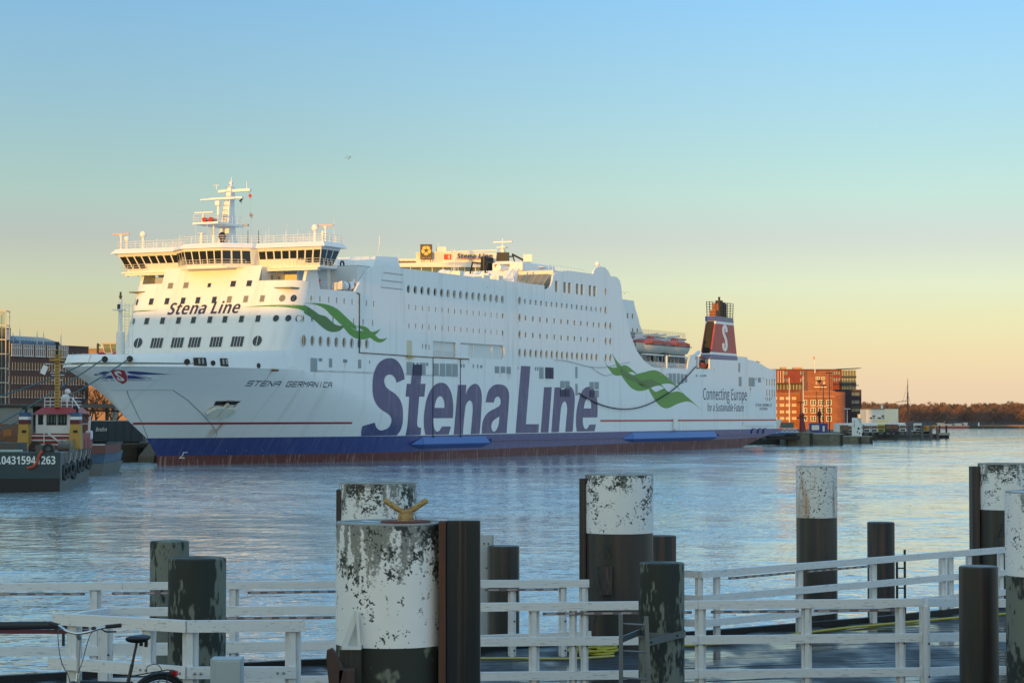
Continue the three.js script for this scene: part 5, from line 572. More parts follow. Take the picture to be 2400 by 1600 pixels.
{ // ferry quay: runs along the far side of the ferry and on behind it
  const g = new MB(); g.box(-120, 262, -2, 2.6, -190, -17); const o = g.build('quay', M.quay); o.position.copy(ferry.position); o.rotation.y = ferry.rotation.y; structure(o);
  const top = mesh('quay_paving', new THREE.BoxGeometry(382, 0.02, 172.5), M.asphalt, o, 71, 2.62, -103.7);
  for (let i = 0; i < 16; i++) mesh('quay_fender', new MB().rbox(-1 + i * 9, -0.3 + i * 9, -0.6, 2.3, -17, -16.4, 0.1).geo(), M.black, o);
  mesh('quay_coping', new MB().box(-120, 262, 2.6, 2.85, -17.6, -17.05).geo(), M.concrete, o);
}
{ const s = poly([[56, 530], [90, 553], [92, 641], [106, 645], [128.4, 660], [129, 700], [150, 1000], [205, 1262], [900, 1262], [900, 2600], [-700, 2600], [-700, 640], [-20, 560]]); const g = new THREE.ExtrudeGeometry(s, { depth: 3.6, bevelEnabled: false }); g.rotateX(-Math.PI / 2); g.translate(0, -2, 0); const o = mesh('shore', g, M.earth); structure(o); }
{ // opposite bank, a low wooded ridge
  const P = [], idx = [], nx = 70, nz = 10; for (let j = 0; j <= nz; j++) for (let i = 0; i <= nx; i++) { const x = lerp(150, 700, i / nx), z = -1268 - j * 42, q = j / nz; P.push(x, -0.5 + 1.2 * Math.min(1, j) + 5 * Math.sin(Math.min(1, q * 1.4) * Math.PI / 2) * (0.7 + 0.5 * fbm(x * 0.01, 3, 2)), z); } for (let j = 0; j < nz; j++) for (let i = 0; i < nx; i++) { const a = j * (nx + 1) + i, b = a + 1, c = a + nx + 1, d = c + 1; idx.push(a, b, c, b, d, c); }
  const g = new THREE.BufferGeometry(); g.setAttribute('position', new THREE.Float32BufferAttribute(P, 3)); g.setIndex(idx); g.computeVertexNormals(); structure(mesh('hillside', g, M.earth));
}
{ // bare wood on the ridge: twig-sized slivers gathered into crowns
  seed = 321; const P = []; for (let i = 0; i < 170; i++) { const a = rnd() * 6.283, r = Math.pow(rnd(), 0.55), el = rnd(), h = 0.25 + 0.75 * Math.pow(el, 0.8), w = 0.5 * Math.sin(Math.PI * Math.min(1, h * 0.92 + 0.06)) * r + 0.03, x = Math.cos(a) * w, z = Math.sin(a) * w; const dx = x * 0.25 + rr(-0.05, 0.05), dy = rr(0.05, 0.14), dz = z * 0.25 + rr(-0.05, 0.05), t = rr(0.008, 0.022); P.push(x - t, h, z, x + t, h, z + t, x + dx, h + dy, z + dz); } for (const s of [0, 2.1, 4.2]) P.push(0.02 * Math.cos(s), 0, 0.02 * Math.sin(s), 0.02 * Math.cos(s + 2.1), 0, 0.02 * Math.sin(s + 2.1), 0, 0.7, 0);
  const g = new THREE.BufferGeometry(); g.setAttribute('position', new THREE.Float32BufferAttribute(P, 3)); g.computeVertexNormals();
  const n = 2600, im = new THREE.InstancedMesh(g, mat(1, 1, 1, 0.95, 0, { side: THREE.DoubleSide }), n), m4 = new THREE.Matrix4(), c = new THREE.Color();
  for (let i = 0; i < n; i++) { const q = Math.pow(rnd(), 0.8), x = lerp(160, 560, rnd()), z = -1272 - q * 330, base = 0.8 + 5 * Math.sin(Math.min(1, (q * 330 / 420) * 1.4) * Math.PI / 2) * (0.7 + 0.5 * fbm(x * 0.01, 3, 2)), s = rr(7, 11) * (0.85 + 0.3 * fbm(x * 0.02, z * 0.02, 2)); m4.compose(V(x, base - 0.6, z), new THREE.Quaternion().setFromAxisAngle(V(0, 1, 0), rnd() * 6.28), V(s * rr(0.75, 1.15), s, s * rr(0.75, 1.15))); im.setMatrixAt(i, m4); const k = rr(0.6, 1.3), ev = rnd() < 0.06; c.setRGB(ev ? 0.05 * k : 0.16 * k, ev ? 0.06 * k : 0.095 * k, ev ? 0.05 * k : 0.075 * k); im.setColorAt(i, c); }
  im.name = 'bare_wood'; im.userData = { kind: 'stuff', label: 'bare brown winter wood covering the far ridge', category: 'wood' }; im.castShadow = im.receiveShadow = true; scene.add(im);
}
// ---------- town blocks behind and left of the camera: they keep the harbour basin in shade ----------
function townBlock(x, z, w, d, h, turn, label, m) { const t = thing('town_block', label, 'building', [x, 0, z], turn); mesh('wall', new MB().box(-w / 2, w / 2, 0, h, -d / 2, d / 2).geo(), m, t); mesh('roof', new MB().box(-w / 2 - 0.4, w / 2 + 0.4, h, h + 0.6, -d / 2 - 0.4, d / 2 + 0.4).geo(), M.steelDark, t); const wg = new THREE.BoxGeometry(1.5, 1.7, 0.1); for (let y = 4; y < h - 2; y += 3.4) for (let i = 0; i < w / 4 - 1; i++) mesh('window', wg, M.glassDark, t, -w / 2 + 2.5 + i * 4, y, -d / 2 - 0.06); return t; }
townBlock(-156, -85, 170, 22, 33.4, -0.54, 'long hotel block out of view on the left bank', mat(0.4, 0.38, 0.34, 0.8));
townBlock(-62, 62, 96, 20, 14, -0.54, 'brick station block out of view behind the pier', mat(0.3, 0.14, 0.1, 0.85));
townBlock(30, 120, 90, 20, 15, -0.54, 'office block out of view behind the pier, right of the station', mat(0.35, 0.33, 0.3, 0.85));
// ---------- left bank: brick offices, terminal, shed, trees, wagon ----------
const brickMap = (r, g, b) => colourTexture(256, 256, (u, v) => { const row = Math.floor(v * 40), cell = hash(Math.floor(u * 16 + (row % 2) * 0.5), row), n = fbm(u * 6, v * 6, 3), k = 0.75 + 0.35 * cell + 0.35 * (n - 0.5), mo = (v * 40) % 1 < 0.14 ? 0.75 : 1; return [r * k * mo, g * k * mo, b * k * mo]; });
function uvXY(g, s) { const p = g.attributes.position, uv = g.attributes.uv; for (let i = 0; i < p.count; i++) uv.setXY(i, (p.getX(i) + p.getZ(i)) / s, p.getY(i) / s); return g; }
const turn = ferry.rotation.y;
{
  const t = thing('office_building', 'dark brick office building with white framed top windows left of the ferry', 'building', [-99.34, 0, -513], turn), brick = mat(1, 1, 1, 0.9, 0, { map: brickMap(0.14, 0.075, 0.062) });
  mesh('wall', uvXY(new MB().box(-62, 0, 1, 23.05, -30, 0).box(-62, -28.5, 23.05, 26.5, -30, -0.02).geo(), 4), brick, t);
  mesh('parapet', new MB().box(-28.4, 0.05, 23.05, 23.2, -0.5, 0.08).geo(), M.steelDark, t);
  const white = mat(0.6, 0.61, 0.62, 0.5);
  const bayW = (x0, x1, y0, y1) => { const o = mesh('window', new MB().box(x0, x1, y0, y1, 0, 0.08).geo(), M.glassDark, t); const f = new MB(); f.box(x0 - 0.1, x1 + 0.1, y0 - 0.25, y0, 0, 0.3).box(x0 - 0.1, x1 + 0.1, y1, y1 + 0.15, 0, 0.25).box(x0, x1, y1 - 0.85, y1 - 0.6, 0.08, 0.22); for (let i = 0; i <= 5; i++) { const x = lerp(x0, x1, i / 5); f.box(x - 0.11, x + 0.11, y0, y1, 0.08, 0.22); } mesh('frame', f.geo(), white, o); };
  for (const [a, b] of [[-28.3, -24.9], [-24.1, -20.7], [-19.8, -16.5], [-15.6, -12.3], [-11.3, -8.1]]) bayW(a, b, 20.5, 22.9); bayW(-30.2, -29.1, 24, 26);
  const wg = new MB().box(-0.3, 0.3, -0.8, 0.8, 0, 0.02).geo(), sg = new MB().box(0.0, 0.36, -0.95, -0.8, 0, 0.16).geo(), jg = new MB().box(0.24, 0.31, -0.8, 0.8, 0, 0.05).geo();
  const win = (x, y) => { const o = mesh('window', wg, M.glassDark, t, x, y, 0.02); mesh('sill', sg, white, o); mesh('jamb', jg, white, o); };
  for (const x of [-6.5, -4.5, -2.4]) win(x, 20.95);
  for (const y of [18.15, 15.05, 11.95]) { win(-29.5, y); for (let b = 0; b < 7; b++) for (let k = 0; k < 4; k++) { const x = -28.2 + b * 4.05 + k * 1.0; if (x < -1.2) win(x, y); } }
  const sk = mesh('skylight', new MB().loft([[[-23.4, 23.2, -2], [-7.5, 23.2, -2], [-7.5, 23.2, -16], [-23.4, 23.2, -16]], [[-22.6, 24.0, -2.6], [-8.4, 24.0, -2.6], [-8.4, 24, -15.4], [-22.6, 24, -15.4]], [[-19.8, 25.15, -6], [-9.5, 25.1, -6], [-9.5, 25.1, -11], [-19.8, 25.15, -11]]]).geo(), mat(0.06, 0.085, 0.11, 0.25), t);
  const gb = new MB(); for (let i = 0; i <= 12; i++) { const a = lerp(-22.6, -8.4, i / 12), b = lerp(-19.8, -9.5, i / 12); gb.bar([a, 24.03, -2.55], [b, 25.18, -5.95], 0.08); } mesh('glazing_bars', gb.geo(), M.whitePanel, sk);
  for (const [x, y] of [[-24.1, 27.4], [-15.6, 27.8], [-9.15, 27.8], [-17.95, 27], [-26.5, 25.6]]) mesh('lightning_rod', new MB().cyl([x, 22.5, -1], [x, y, -1], 0.14, 0.06, 6).geo(), white, t);
}
{
  const t = thing('lift_tower', 'glazed steel stair tower at the left edge of the picture', 'tower', [-99, 0, -420]); const f = new MB(); for (const x of [-3, -1.2, 0.2, 1.7]) f.box(x, x + 0.16, 2, 27.4, 0, 0.16).box(x, x + 0.16, 2, 27.4, -3, -2.84); for (let y = 5; y < 27.5; y += 2.75) f.box(-3, 1.86, y, y + 0.18, 0.01, 0.15).box(1.7, 1.86, y, y + 0.18, -3, 0); f.bar([-0.6, 25, 0.1], [1.7, 27.4, 0.1], 0.16); mesh('frame', f.geo(), mat(0.5, 0.46, 0.4, 0.5), t);
  for (const [x0, x1] of [[-2.84, -1.2], [-1.04, 0.2], [0.36, 1.7]]) for (let y = 5; y < 26; y += 2.75) mesh('pane', new MB().box(x0, x1, y + 0.18, y + 2.75, 0.04, 0.06).geo(), mat(0.75, 0.8, 0.8, 0.05, 0, { transmission: 1, thickness: 0 }), t); mesh('stair_core', new MB().box(-2.6, -0.3, 2, 18.5, -2.4, -0.6).geo(), mat(0.45, 0.37, 0.28, 0.8), t);
}
{ const t = thing('brick_hall', 'low tan brick building lit by the sun behind the ferry bow', 'building', [-112, 0, -600]); mesh('wall', new MB().box(-9, 22, 2, 25.1, -14, 0).geo(), mat(0.34, 0.21, 0.14, 0.85), t); mesh('roof', new MB().box(-9.2, 22.2, 25.1, 25.5, -14.2, 0.2).geo(), M.concrete, t); }
{
  const t = thing('boarding_bridge', 'cream framed glazed boarding bridge head above the ferry bow', 'bridge', [-77, 0, -420]); const c = mat(0.5, 0.42, 0.3, 0.6); mesh('floor', new MB().box(-1.6, 6, 18.8, 19.1, -2.4, 0).geo(), c, t); mesh('roof', new MB().box(-1.9, 6, 20.7, 20.95, -2.6, 0.2).geo(), c, t); const f = new MB(); for (let i = 0; i < 6; i++) f.bar([-1.3 + i * 1.4, 19.1, -0.1], [-1.6 + i * 1.4, 20.7, -0.1], 0.18); mesh('frame', f.geo(), c, t); for (let i = 0; i < 5; i++) mesh('pane', new MB().slab([-1.2 + i * 1.4, 19.1, -0.15], [0.05 + i * 1.4, 19.1, -0.15], [-0.25 + i * 1.4, 20.7, -0.15], [-1.5 + i * 1.4, 20.7, -0.15], 0.02).geo(), mat(0.5, 0.55, 0.45, 0.08, 0, { transmission: 0.8, thickness: 0 }), t);
  mesh('hydraulic_post', new MB().box(-2.9, -2.5, 17.5, 20.8, -1, -0.6).bar([-2.8, 20.9, -0.8], [-2.2, 20.4, -0.8], 0.2).geo(), M.black, t); mesh('support', new MB().box(0, 1.2, 2, 18.8, -1.8, -0.6).box(4, 5.2, 2, 18.8, -1.8, -0.6).geo(), M.concrete, t);
}
{ const t = thing('gangway', 'long dark passenger gangway on posts running to the ferry bow', 'gangway', [-84, 0, -360]); mesh('girder', new MB().box(-12, 24, 8.25, 8.9, -1.5, 0).geo(), mat(0.09, 0.1, 0.11, 0.6), t); mesh('soffit', new MB().slab([6, 8.25, 0], [6, 8.25, -1.5], [24, 7.7, -1.5], [24, 7.7, 0], 0.3).geo(), M.black, t); for (const x of [-8, 4, 17]) mesh('post', new MB().box(x, x + 0.5, 2.6, 8.25, -1.2, -0.5).geo(), M.steelDark, t); }
{
  const t = thing('shed', 'grey corrugated quay shed with brown board base', 'shed', [-78, 0, -333]); mesh('wall', new MB().box(-14, 5.1, 2.6, 8.3, -8, 0).geo(), mat(0.2, 0.24, 0.27, 0.6), t); const r = new MB(); for (let i = 0; i < 9; i++) r.box(-14, 5.1, 5.75 + i * 0.29, 5.75 + i * 0.29 + 0.12, 0, 0.1); mesh('corrugation', r.geo(), mat(0.26, 0.31, 0.35, 0.55), t); mesh('roof', new MB().box(-14.3, 6.5, 8.3, 8.55, -8.3, 0.5).geo(), M.steelDark, t); mesh('dark_bay', new MB().box(5.1, 8, 5.7, 8.2, -6, -0.5).geo(), M.black, t);
  for (let i = 0; i < 30; i++) mesh('board', new MB().box(-6 + i * 0.32, -5.72 + i * 0.32, 3.2, 5.7, 2.8, 2.9).geo(), mat(0.17 + 0.03 * hash(i, 1), 0.1, 0.07, 0.85), t); mesh('hatch', new MB().box(1.3, 2.6, 3.4, 4.9, 2.9, 3.0).geo(), mat(0.3, 0.13, 0.05, 0.8), t); mesh('crate', new MB().box(1.7, 4.4, 2.6, 3.9, 3.2, 4.4).geo(), M.wood, t);
}
{
  const t = thing('goods_wagon', 'dark blue box container lettered in white on the quay beside the ferry bow', 'container', [-66.7, 0, -347]); const c = mat(0.02, 0.05, 0.075, 0.5); mesh('body', new MB().box(-0.4, 8.2, 2.85, 6.1, -2.5, 0).geo(), c, t); mesh('top_rail', new MB().box(-0.5, 8.3, 6.1, 6.25, -2.55, 0.05).geo(), mat(0.35, 0.38, 0.4, 0.5), t); for (let i = 0; i < 7; i++) mesh('rib', new MB().box(i * 1.25, i * 1.25 + 0.12, 2.9, 6.1, 0, 0.08).geo(), c, t);
  const g = textGeometry('Bruhn', fontBold, 1.7, 0.62, 0.02, 0.15); g.translate(0.75, 4.5, 0.09); mesh('lettering', g, M.whitePanel, t); mesh('bogie', new MB().box(0.2, 2.2, 2.4, 2.85, -2, -0.4).box(5, 7.4, 2.4, 2.85, -2, -0.4).geo(), M.black, t);
}
{ const t = thing('mooring_dolphin', 'sloping concrete mooring block at the water below the ferry bow', 'dolphin', fp(36, 0, -13.5), turn); mesh('base', new MB().ext(poly([[-4, -1], [3.2, -1], [3.2, 4.3], [1.2, 4.3], [-3.6, 0.9]]), -1.4, 1.4).geo(), M.quay, t); mesh('fender_panel', new MB().box(3.3, 4.2, -1, 5.2, -1.2, 1.2).geo(), M.black, t); }
// bare trees: trunk, limbs and fine twigs
function bareTree(x, y, z, H, sd, label, group, twig) {
  seed = sd; const t = thing('bare_tree', label, 'tree', [x, y, z], 0, group), trunk = new MB(), tw = [];
  const grow = (p, d, L, r, n) => { const q = p.clone().addScaledVector(d, L); if (n > 2) trunk.cyl(p, q, r, r * 0.7, 5, true); else tw.push([p, q, r]); if (n <= 0) return; const kids = n > 3 ? 3 : 4; for (let i = 0; i < kids; i++) { const a = rnd() * 6.283, s = rr(0.35, 0.8), e = d.clone().add(V(Math.cos(a) * s, rr(-0.05, 0.3), Math.sin(a) * s)).normalize(); grow(p.clone().addScaledVector(d, L * rr(0.55, 1)), e, L * rr(0.62, 0.8), r * 0.6, n - 1); } };
  grow(V(0, 0, 0), V(rr(-0.05, 0.05), 1, rr(-0.05, 0.05)).normalize(), H * 0.3, H * 0.02, 6); trunk.build('trunk', mat(0.05, 0.042, 0.035, 0.9), t);
  const P = []; for (const [p, q, r] of tw) { const s = V(rr(-1, 1), 0, rr(-1, 1)).normalize().multiplyScalar(Math.max(r, twig)); P.push(p.x - s.x, p.y, p.z - s.z, p.x + s.x, p.y, p.z + s.z, q.x, q.y, q.z); } const g = new THREE.BufferGeometry(); g.setAttribute('position', new THREE.Float32BufferAttribute(P, 3)); g.computeVertexNormals(); const c = mesh('crown', g, mat(0.05, 0.043, 0.037, 0.9, 0, { side: THREE.DoubleSide }), t); return t;
}
bareTree(-78.6, 2.6, -408, 13.5, 41, 'tall bare tree beside the corner of the brick offices', null, 0.02); bareTree(-73.5, 2.6, -402, 10.5, 43, 'bare tree behind the gangway just left of the ferry bow', null, 0.02); bareTree(-76.0, 2.6, -398, 9, 47, 'low bare tree between two taller ones above the dark container', null, 0.02);
// ferry terminal behind the ship: sunlit upper storey with signs
{
  const t = thing('ferry_terminal', 'white ferry terminal with roof signs rising behind the middle of the ferry', 'building', [0, 0, -402]), w = mat(0.78, 0.74, 0.68, 0.55), w2 = mat(0.7, 0.62, 0.54, 0.6);
  mesh('wall', new MB().box(-30, 8, 2.6, 33.2, -30, -4).geo(), M.whitePanel, t); mesh('window_band', new MB().box(-23, 0.2, 33.2, 34.3, -28, -1).geo(), M.glassSky, t); for (let i = 0; i < 12; i++) mesh('mullion', new MB().box(-22.8 + i * 2, -22.65 + i * 2, 33.2, 34.3, -1, -0.92).geo(), w, t);
  mesh('eaves', new MB().loft([[[-23.4, 34.3, -30], [0.5, 34.3, -30], [0.5, 34.3, 0], [-23.4, 34.3, 0]].reverse(), [[-23.4, 35.4, -30], [0.3, 35.4, -30], [0.3, 35.4, 0], [-23.4, 35.0, 0]].reverse()]).geo(), w, t); mesh('side_eaves', new MB().ext(poly([[0.5, 34.3], [6.2, 34.3], [0.4, 35.4]]), -20, -0.3).geo(), w2, t);
  mesh('upper_wall', new MB().box(-17.7, -2.9, 34.9, 37.0, -18, -1).geo(), w, t); mesh('parapet', new MB().slab([-17.8, 36.8, -0.9], [-2.8, 37.3, -0.9], [-2.8, 37.6, -0.9], [-17.8, 37.05, -0.9], 0.15).geo(), w, t); mesh('louvre_panel', new MB().box(-14.5, -12.9, 35.1, 36.7, -1, -0.9).geo(), w2, t); mesh('plant_room', new MB().box(-2.8, -0.5, 34.9, 37.1, -10, -1.2).geo(), M.steelDark, t);
  const sg = mesh('logo_board', new MB().box(-16.9, -14.7, 35.75, 38.5, -0.3, 0).geo(), mat(0.09, 0.07, 0.05, 0.6), t); for (const x of [-16.6, -15.0]) mesh('board_leg', new MB().box(x - 0.05, x + 0.05, 34.8, 35.75, -0.25, -0.1).geo(), M.black, sg);
  for (let i = 0; i < 5; i++) { const a = Math.PI / 2 + i * 2 * Math.PI / 5 + Math.PI / 5, s = new THREE.Shape(), P = [[0.28, -0.12], [0.62, -0.42], [0.85, -0.28], [0.9, 0], [0.85, 0.28], [0.62, 0.42], [0.28, 0.12]].map(([x, y]) => [x * Math.cos(a) - y * Math.sin(a), x * Math.sin(a) + y * Math.cos(a)]); P.forEach((p, k) => (k ? s.lineTo(...p) : s.moveTo(...p))); const g = new THREE.ExtrudeGeometry(s, { depth: 0.06, bevelEnabled: false }); g.translate(-15.8, 37.35, 0); mesh('petal', g, mat(0.75, 0.52, 0.12, 0.5), sg); }
  const pk = textGeometry('PORT OF KIEL', fontBold, 1.85, 0.2, 0.02); pk.translate(-16.72, 35.9, 0); mesh('lettering', pk, mat(0.55, 0.3, 0.15, 0.5), sg);
  const rb = mesh('red_board', new MB().box(-12.55, -11.1, 35.75, 36.7, -0.99, -0.8).geo(), mat(0.6, 0.03, 0.02, 0.5), t); const rs = textGeometry('S', fontBold, 0.42, 0.6, 0.03); rs.translate(-11.85, 35.92, -0.8); mesh('lettering', rs, M.whitePanel, rb);
  const sl = textGeometry('Stena Line', fontBold, 6.5, 0.82, 0.12, 0.18); sl.translate(-10.2, 36.0, -0.7); mesh('lettering', sl, mat(0.07, 0.06, 0.1, 0.5), t); mesh('sign_rail', new MB().box(-10.3, -3.6, 35.78, 35.86, -0.95, -0.6).geo(), mat(0.55, 0.1, 0.04, 0.5), t);
  for (let i = 0; i < 5; i++) mesh('condenser', new MB().rbox(-22.2 + i * 0.9, -21.4 + i * 0.9, 34.9, 35.45, -2, -0.6, 0.05).geo(), mat(0.12, 0.07, 0.06, 0.6), t); mesh('roof_plinth', new MB().box(-21.2, -17.7, 35.2, 36.0, -6, -2.5).geo(), w, t); mesh('roof_box', new MB().rbox(-14.0, -12.1, 37.3, 38.2, -4, -2, 0.1).geo(), w, t);
  mesh('roof_boom', new MB().bar([0, 36.9, -3], [3, 35.3, -3], 0.35).bar([0.1, 36.9, -3], [0.6, 35, -3], 0.25).geo(), M.black, t); mesh('boom_box', new MB().box(2.1, 3.7, 35.4, 36.8, -4, -2).geo(), w, t); for (const [x, y] of [[-21.1, 37.2], [-11.2, 38], [-13.6, 39]]) mesh('aerial', new MB().cyl([x, 34.9, -2], [x, y, -2], 0.05, 0.03, 5).geo(), w, t);
}
// ---------- work boat, small barge, mooring lines ----------
{
  const t = thing('work_boat', 'dark green work boat with ochre mast and white wheelhouse, phone number on its stern', 'boat'); const gr = mat(1, 1, 1, 0.45, 0, { map: colourTexture(128, 128, (u, v) => { const n = fbm(u * 10, v * 3, 4); return [0.012 + 0.012 * n, 0.035 + 0.022 * n, 0.042 + 0.024 * n]; }) }), grey = concrete(0.17, 0.16, 0.14), wht = mat(0.68, 0.68, 0.68, 0.5), och = mat(0.42, 0.24, 0.05, 0.6), red = mat(0.25, 0.03, 0.035, 0.5);
  const b = (y, i, e) => [[-41 - i, y, -199 - e], [-45.3 - i, y, -235], [-56, y, -240], [-56, y, -199 - e]]; mesh('hull', new MB().loft([b(-0.8, 0.25, 0.5), b(1.3, 0.0, 0.0), b(3.55, 0, 0)].map((r) => r.slice().reverse().map(([x, y, z]) => [x, y, z])).map((r) => r.reverse())).geo(), grey, t);
  mesh('stern_plate', new MB().box(-56, -41.0, 1.25, 3.62, -198.95, -198.85).geo(), gr, t); mesh('boot_top', new MB().box(-56, -41.05, -0.6, 1.25, -199.0, -198.87).geo(), M.black, t);
  const nm = textGeometry('.04315941263', fontBold, 5.1, 0.72, 0.02); nm.translate(-46.55, 2.55, -198.84); mesh('lettering', nm, mat(0.75, 0.76, 0.74, 0.5), t);
  for (const [x, z, r] of [[-42.15, -199.2, 0.52], [-44.8, -206, 0.62]]) { const s = new THREE.Shape(); s.moveTo(-r, -0.3); s.lineTo(r, -0.3); s.lineTo(r, 0.3); s.absarc(0, 0.3, r, 0, Math.PI); s.closePath(); const h = ovalPath(0, 0.35, 0.46, 0.36, 12); s.holes.push(h); const g = new THREE.ExtrudeGeometry(s, { depth: 0.3, bevelEnabled: false }); g.translate(x, 3.6, z); mesh('towing_eye', g, M.black, t); }
  mesh('hose', new MB().tube([[-42.6, 3.75, -198.7], [-42.9, 3.3, -198.6], [-43.05, 2.75, -198.6], [-43.4, 2.35, -198.6], [-43.95, 2.2, -198.6]], 0.13, 24, 8).geo(), mat(0.4, 0.055, 0.02, 0.6), t); mesh('deck_pipe', new MB().cyl([-52, 3.72, -199.1], [-44.5, 3.72, -199.1], 0.14, 0.14, 10).geo(), mat(0.3, 0.42, 0.38, 0.6), t);
  const tyre = new THREE.TorusGeometry(0.34, 0.15, 8, 18); for (const [u, y] of [[0.06, 1.75], [0.16, 1.85], [0.28, 1.95], [0.34, 1.55], [0.52, 2.0], [0.64, 2.05], [0.84, 2.1], [0.9, 2.0]]) { const o = mesh('tyre_fender', tyre, M.black, t, lerp(-41, -45.3, u) + 0.2, y, lerp(-199, -235, u)); o.rotation.y = Math.PI / 2 - 0.12; o.scale.set(1.6, 1.6, 1); mesh('rope', new MB().cyl([0, 0.2, 0], [0, 1.1, 0], 0.03, 0.03, 5).geo(), M.wood, o); }
  for (let i = 0; i < 5; i++) { const u = 0.05 + i * 0.17, x = lerp(-41, -45.3, u) + 0.15, z = lerp(-199, -235, u); mesh('hanging_rope', new MB().tube([[x, 3.5, z], [x + 0.05, 2.9, z - 0.8], [x + 0.05, 2.6, z - 2], [x, 3.45, z - 3.4]], 0.05, 16, 5).geo(), mat(0.3, 0.27, 0.22, 0.8), t); }
  mesh('deck_gear', new MB().box(-50, -46.5, 3.55, 4.4, -210, -206).box(-44.4, -43.2, 3.55, 4.2, -207, -204).cyl([-43.5, 3.9, -210], [-42.4, 3.9, -210], 0.4).geo(), mat(0.1, 0.09, 0.08, 0.8), t); for (let i = 0; i < 26; i++) mesh('plank', new MB().box(-44.1 + 0.05 * (i % 3), -44.0 + 0.05 * (i % 3), 3.55, 4.3 + 0.4 * hash(i, 3), -213 - i * 0.6, -212.75 - i * 0.6).geo(), mat(0.2 + 0.1 * hash(i, 5), 0.19 + 0.08 * hash(i, 5), 0.17, 0.8), t);
  const wh = mesh('wheelhouse', new MB().box(-48.3, -44.75, 5.15, 7.15, -227, -222).geo(), wht, t); mesh('lower_house', new MB().box(-49.2, -43.9, 3.6, 5.15, -229, -221.8).geo(), red, t); for (const y of [3.95, 4.4, 4.85]) mesh('stripe', new MB().box(-49.2, -43.9, y, y + 0.14, -221.8, -221.7).geo(), wht, t);
  mesh('window', new MB().box(-47.2, -46.2, 6.0, 7.05, -222, -221.95).geo(), M.glassDark, wh); mesh('window', new MB().box(-46.1, -45.15, 6.0, 7.05, -222, -221.95).geo(), M.glassDark, wh); mesh('window', new MB().box(-48.05, -47.55, 6.05, 7.05, -222, -221.95).geo(), M.glassDark, wh); for (let i = 0; i < 6; i++) mesh('curtain', new MB().box(-47.1 + i * 0.33, -46.95 + i * 0.33, 6.2, 7.0, -221.95, -221.93).geo(), mat(0.08, 0.12, 0.11, 0.7), wh);
  mesh('roof', new MB().loft([[[-48.5, 7.15, -227.5], [-43.8, 7.15, -227.5], [-43.8, 7.15, -221.5], [-48.5, 7.15, -221.5]].reverse(), [[-47.7, 7.8, -226.8], [-44.5, 7.8, -226.8], [-44.5, 7.8, -222.4], [-47.7, 7.8, -222.4]].reverse()]).geo(), mat(0.3, 0.04, 0.04, 0.5), wh);
  for (const x of [-49.05, -43.9]) { const f = mesh('funnel', new MB().loft([[[x - 0.6, 3.6, -221.2], [x + 0.55, 3.6, -221.2], [x + 0.55, 3.6, -219.6], [x - 0.6, 3.6, -219.6]].reverse(), [[x - 0.45, 6.1, -221.1], [x + 0.5, 6.1, -221.1], [x + 0.5, 6.1, -219.7], [x - 0.45, 6.1, -219.7]].reverse()]).geo(), och, t); mesh('band', new MB().box(x - 0.46, x + 0.5, 6.1, 6.55, -221.1, -219.68).geo(), mat(0.1, 0.01, 0.02, 0.5), f); mesh('band', new MB().box(x - 0.44, x + 0.48, 6.55, 6.85, -221.1, -219.7).geo(), wht, f); mesh('band', new MB().box(x - 0.42, x + 0.46, 6.85, 7.25, -221.1, -219.72).geo(), mat(0.02, 0.09, 0.2, 0.5), f); mesh('exhaust', new MB().tube([[x + 0.1, 7.2, -220.4], [x + 0.1, 7.65, -220.4], [x - 0.05, 7.8, -220.4], [x - 0.25, 7.7, -220.4]], 0.14, 10, 8).geo(), M.black, f); mesh('badge', new MB().box(x - 0.12, x + 0.3, 5.25, 5.5, -219.68, -219.6).geo(), M.black, f); }
  const ms = mesh('mast', new MB().bar([-46.2, 7.8, -222.3], [-46.2, 13.0, -222.3], 0.42, 0.42).geo(), och, t); mesh('crow_platform', new MB().box(-46.9, -45.6, 12.5, 12.65, -222.9, -221.7).geo(), och, ms); const cr = new MB(); for (const x of [-46.85, -46.4, -45.95, -45.65]) for (const z of [-222.85, -221.75]) cr.cyl([x, 12.6, z], [x, 13.6, z], 0.04, 0.04, 5); for (const y of [13.1, 13.6]) for (const z of [-222.85, -221.75]) cr.cyl([-46.85, y, z], [-45.65, y, z], 0.04, 0.04, 5); cr.build('crow_rail', och, ms); mesh('top_lamp', new MB().cyl([-46.25, 13, -222.3], [-46.25, 14.3, -222.3], 0.12).cyl([-46.25, 14.2, -222.3], [-46.25, 14.45, -222.3], 0.3, 0.2).geo(), M.black, ms); for (const [y, a, c] of [[12.2, -47.5, -44.8], [11.05, -46.8, -45.5], [10.55, -46.7, -45.7], [11.6, -46.6, -45.8], [11.3, -46.9, -46.0]]) mesh('spreader', new MB().cyl([a, y, -222.3], [c, y, -222.3], 0.05, 0.05, 6).geo(), wht, ms); mesh('ladder', (() => { const m = new MB(); for (let y = 8; y < 13; y += 0.32) m.box(-46.35, -46.05, y, y + 0.06, -222.06, -222.02); return m.geo(); })(), M.black, ms);
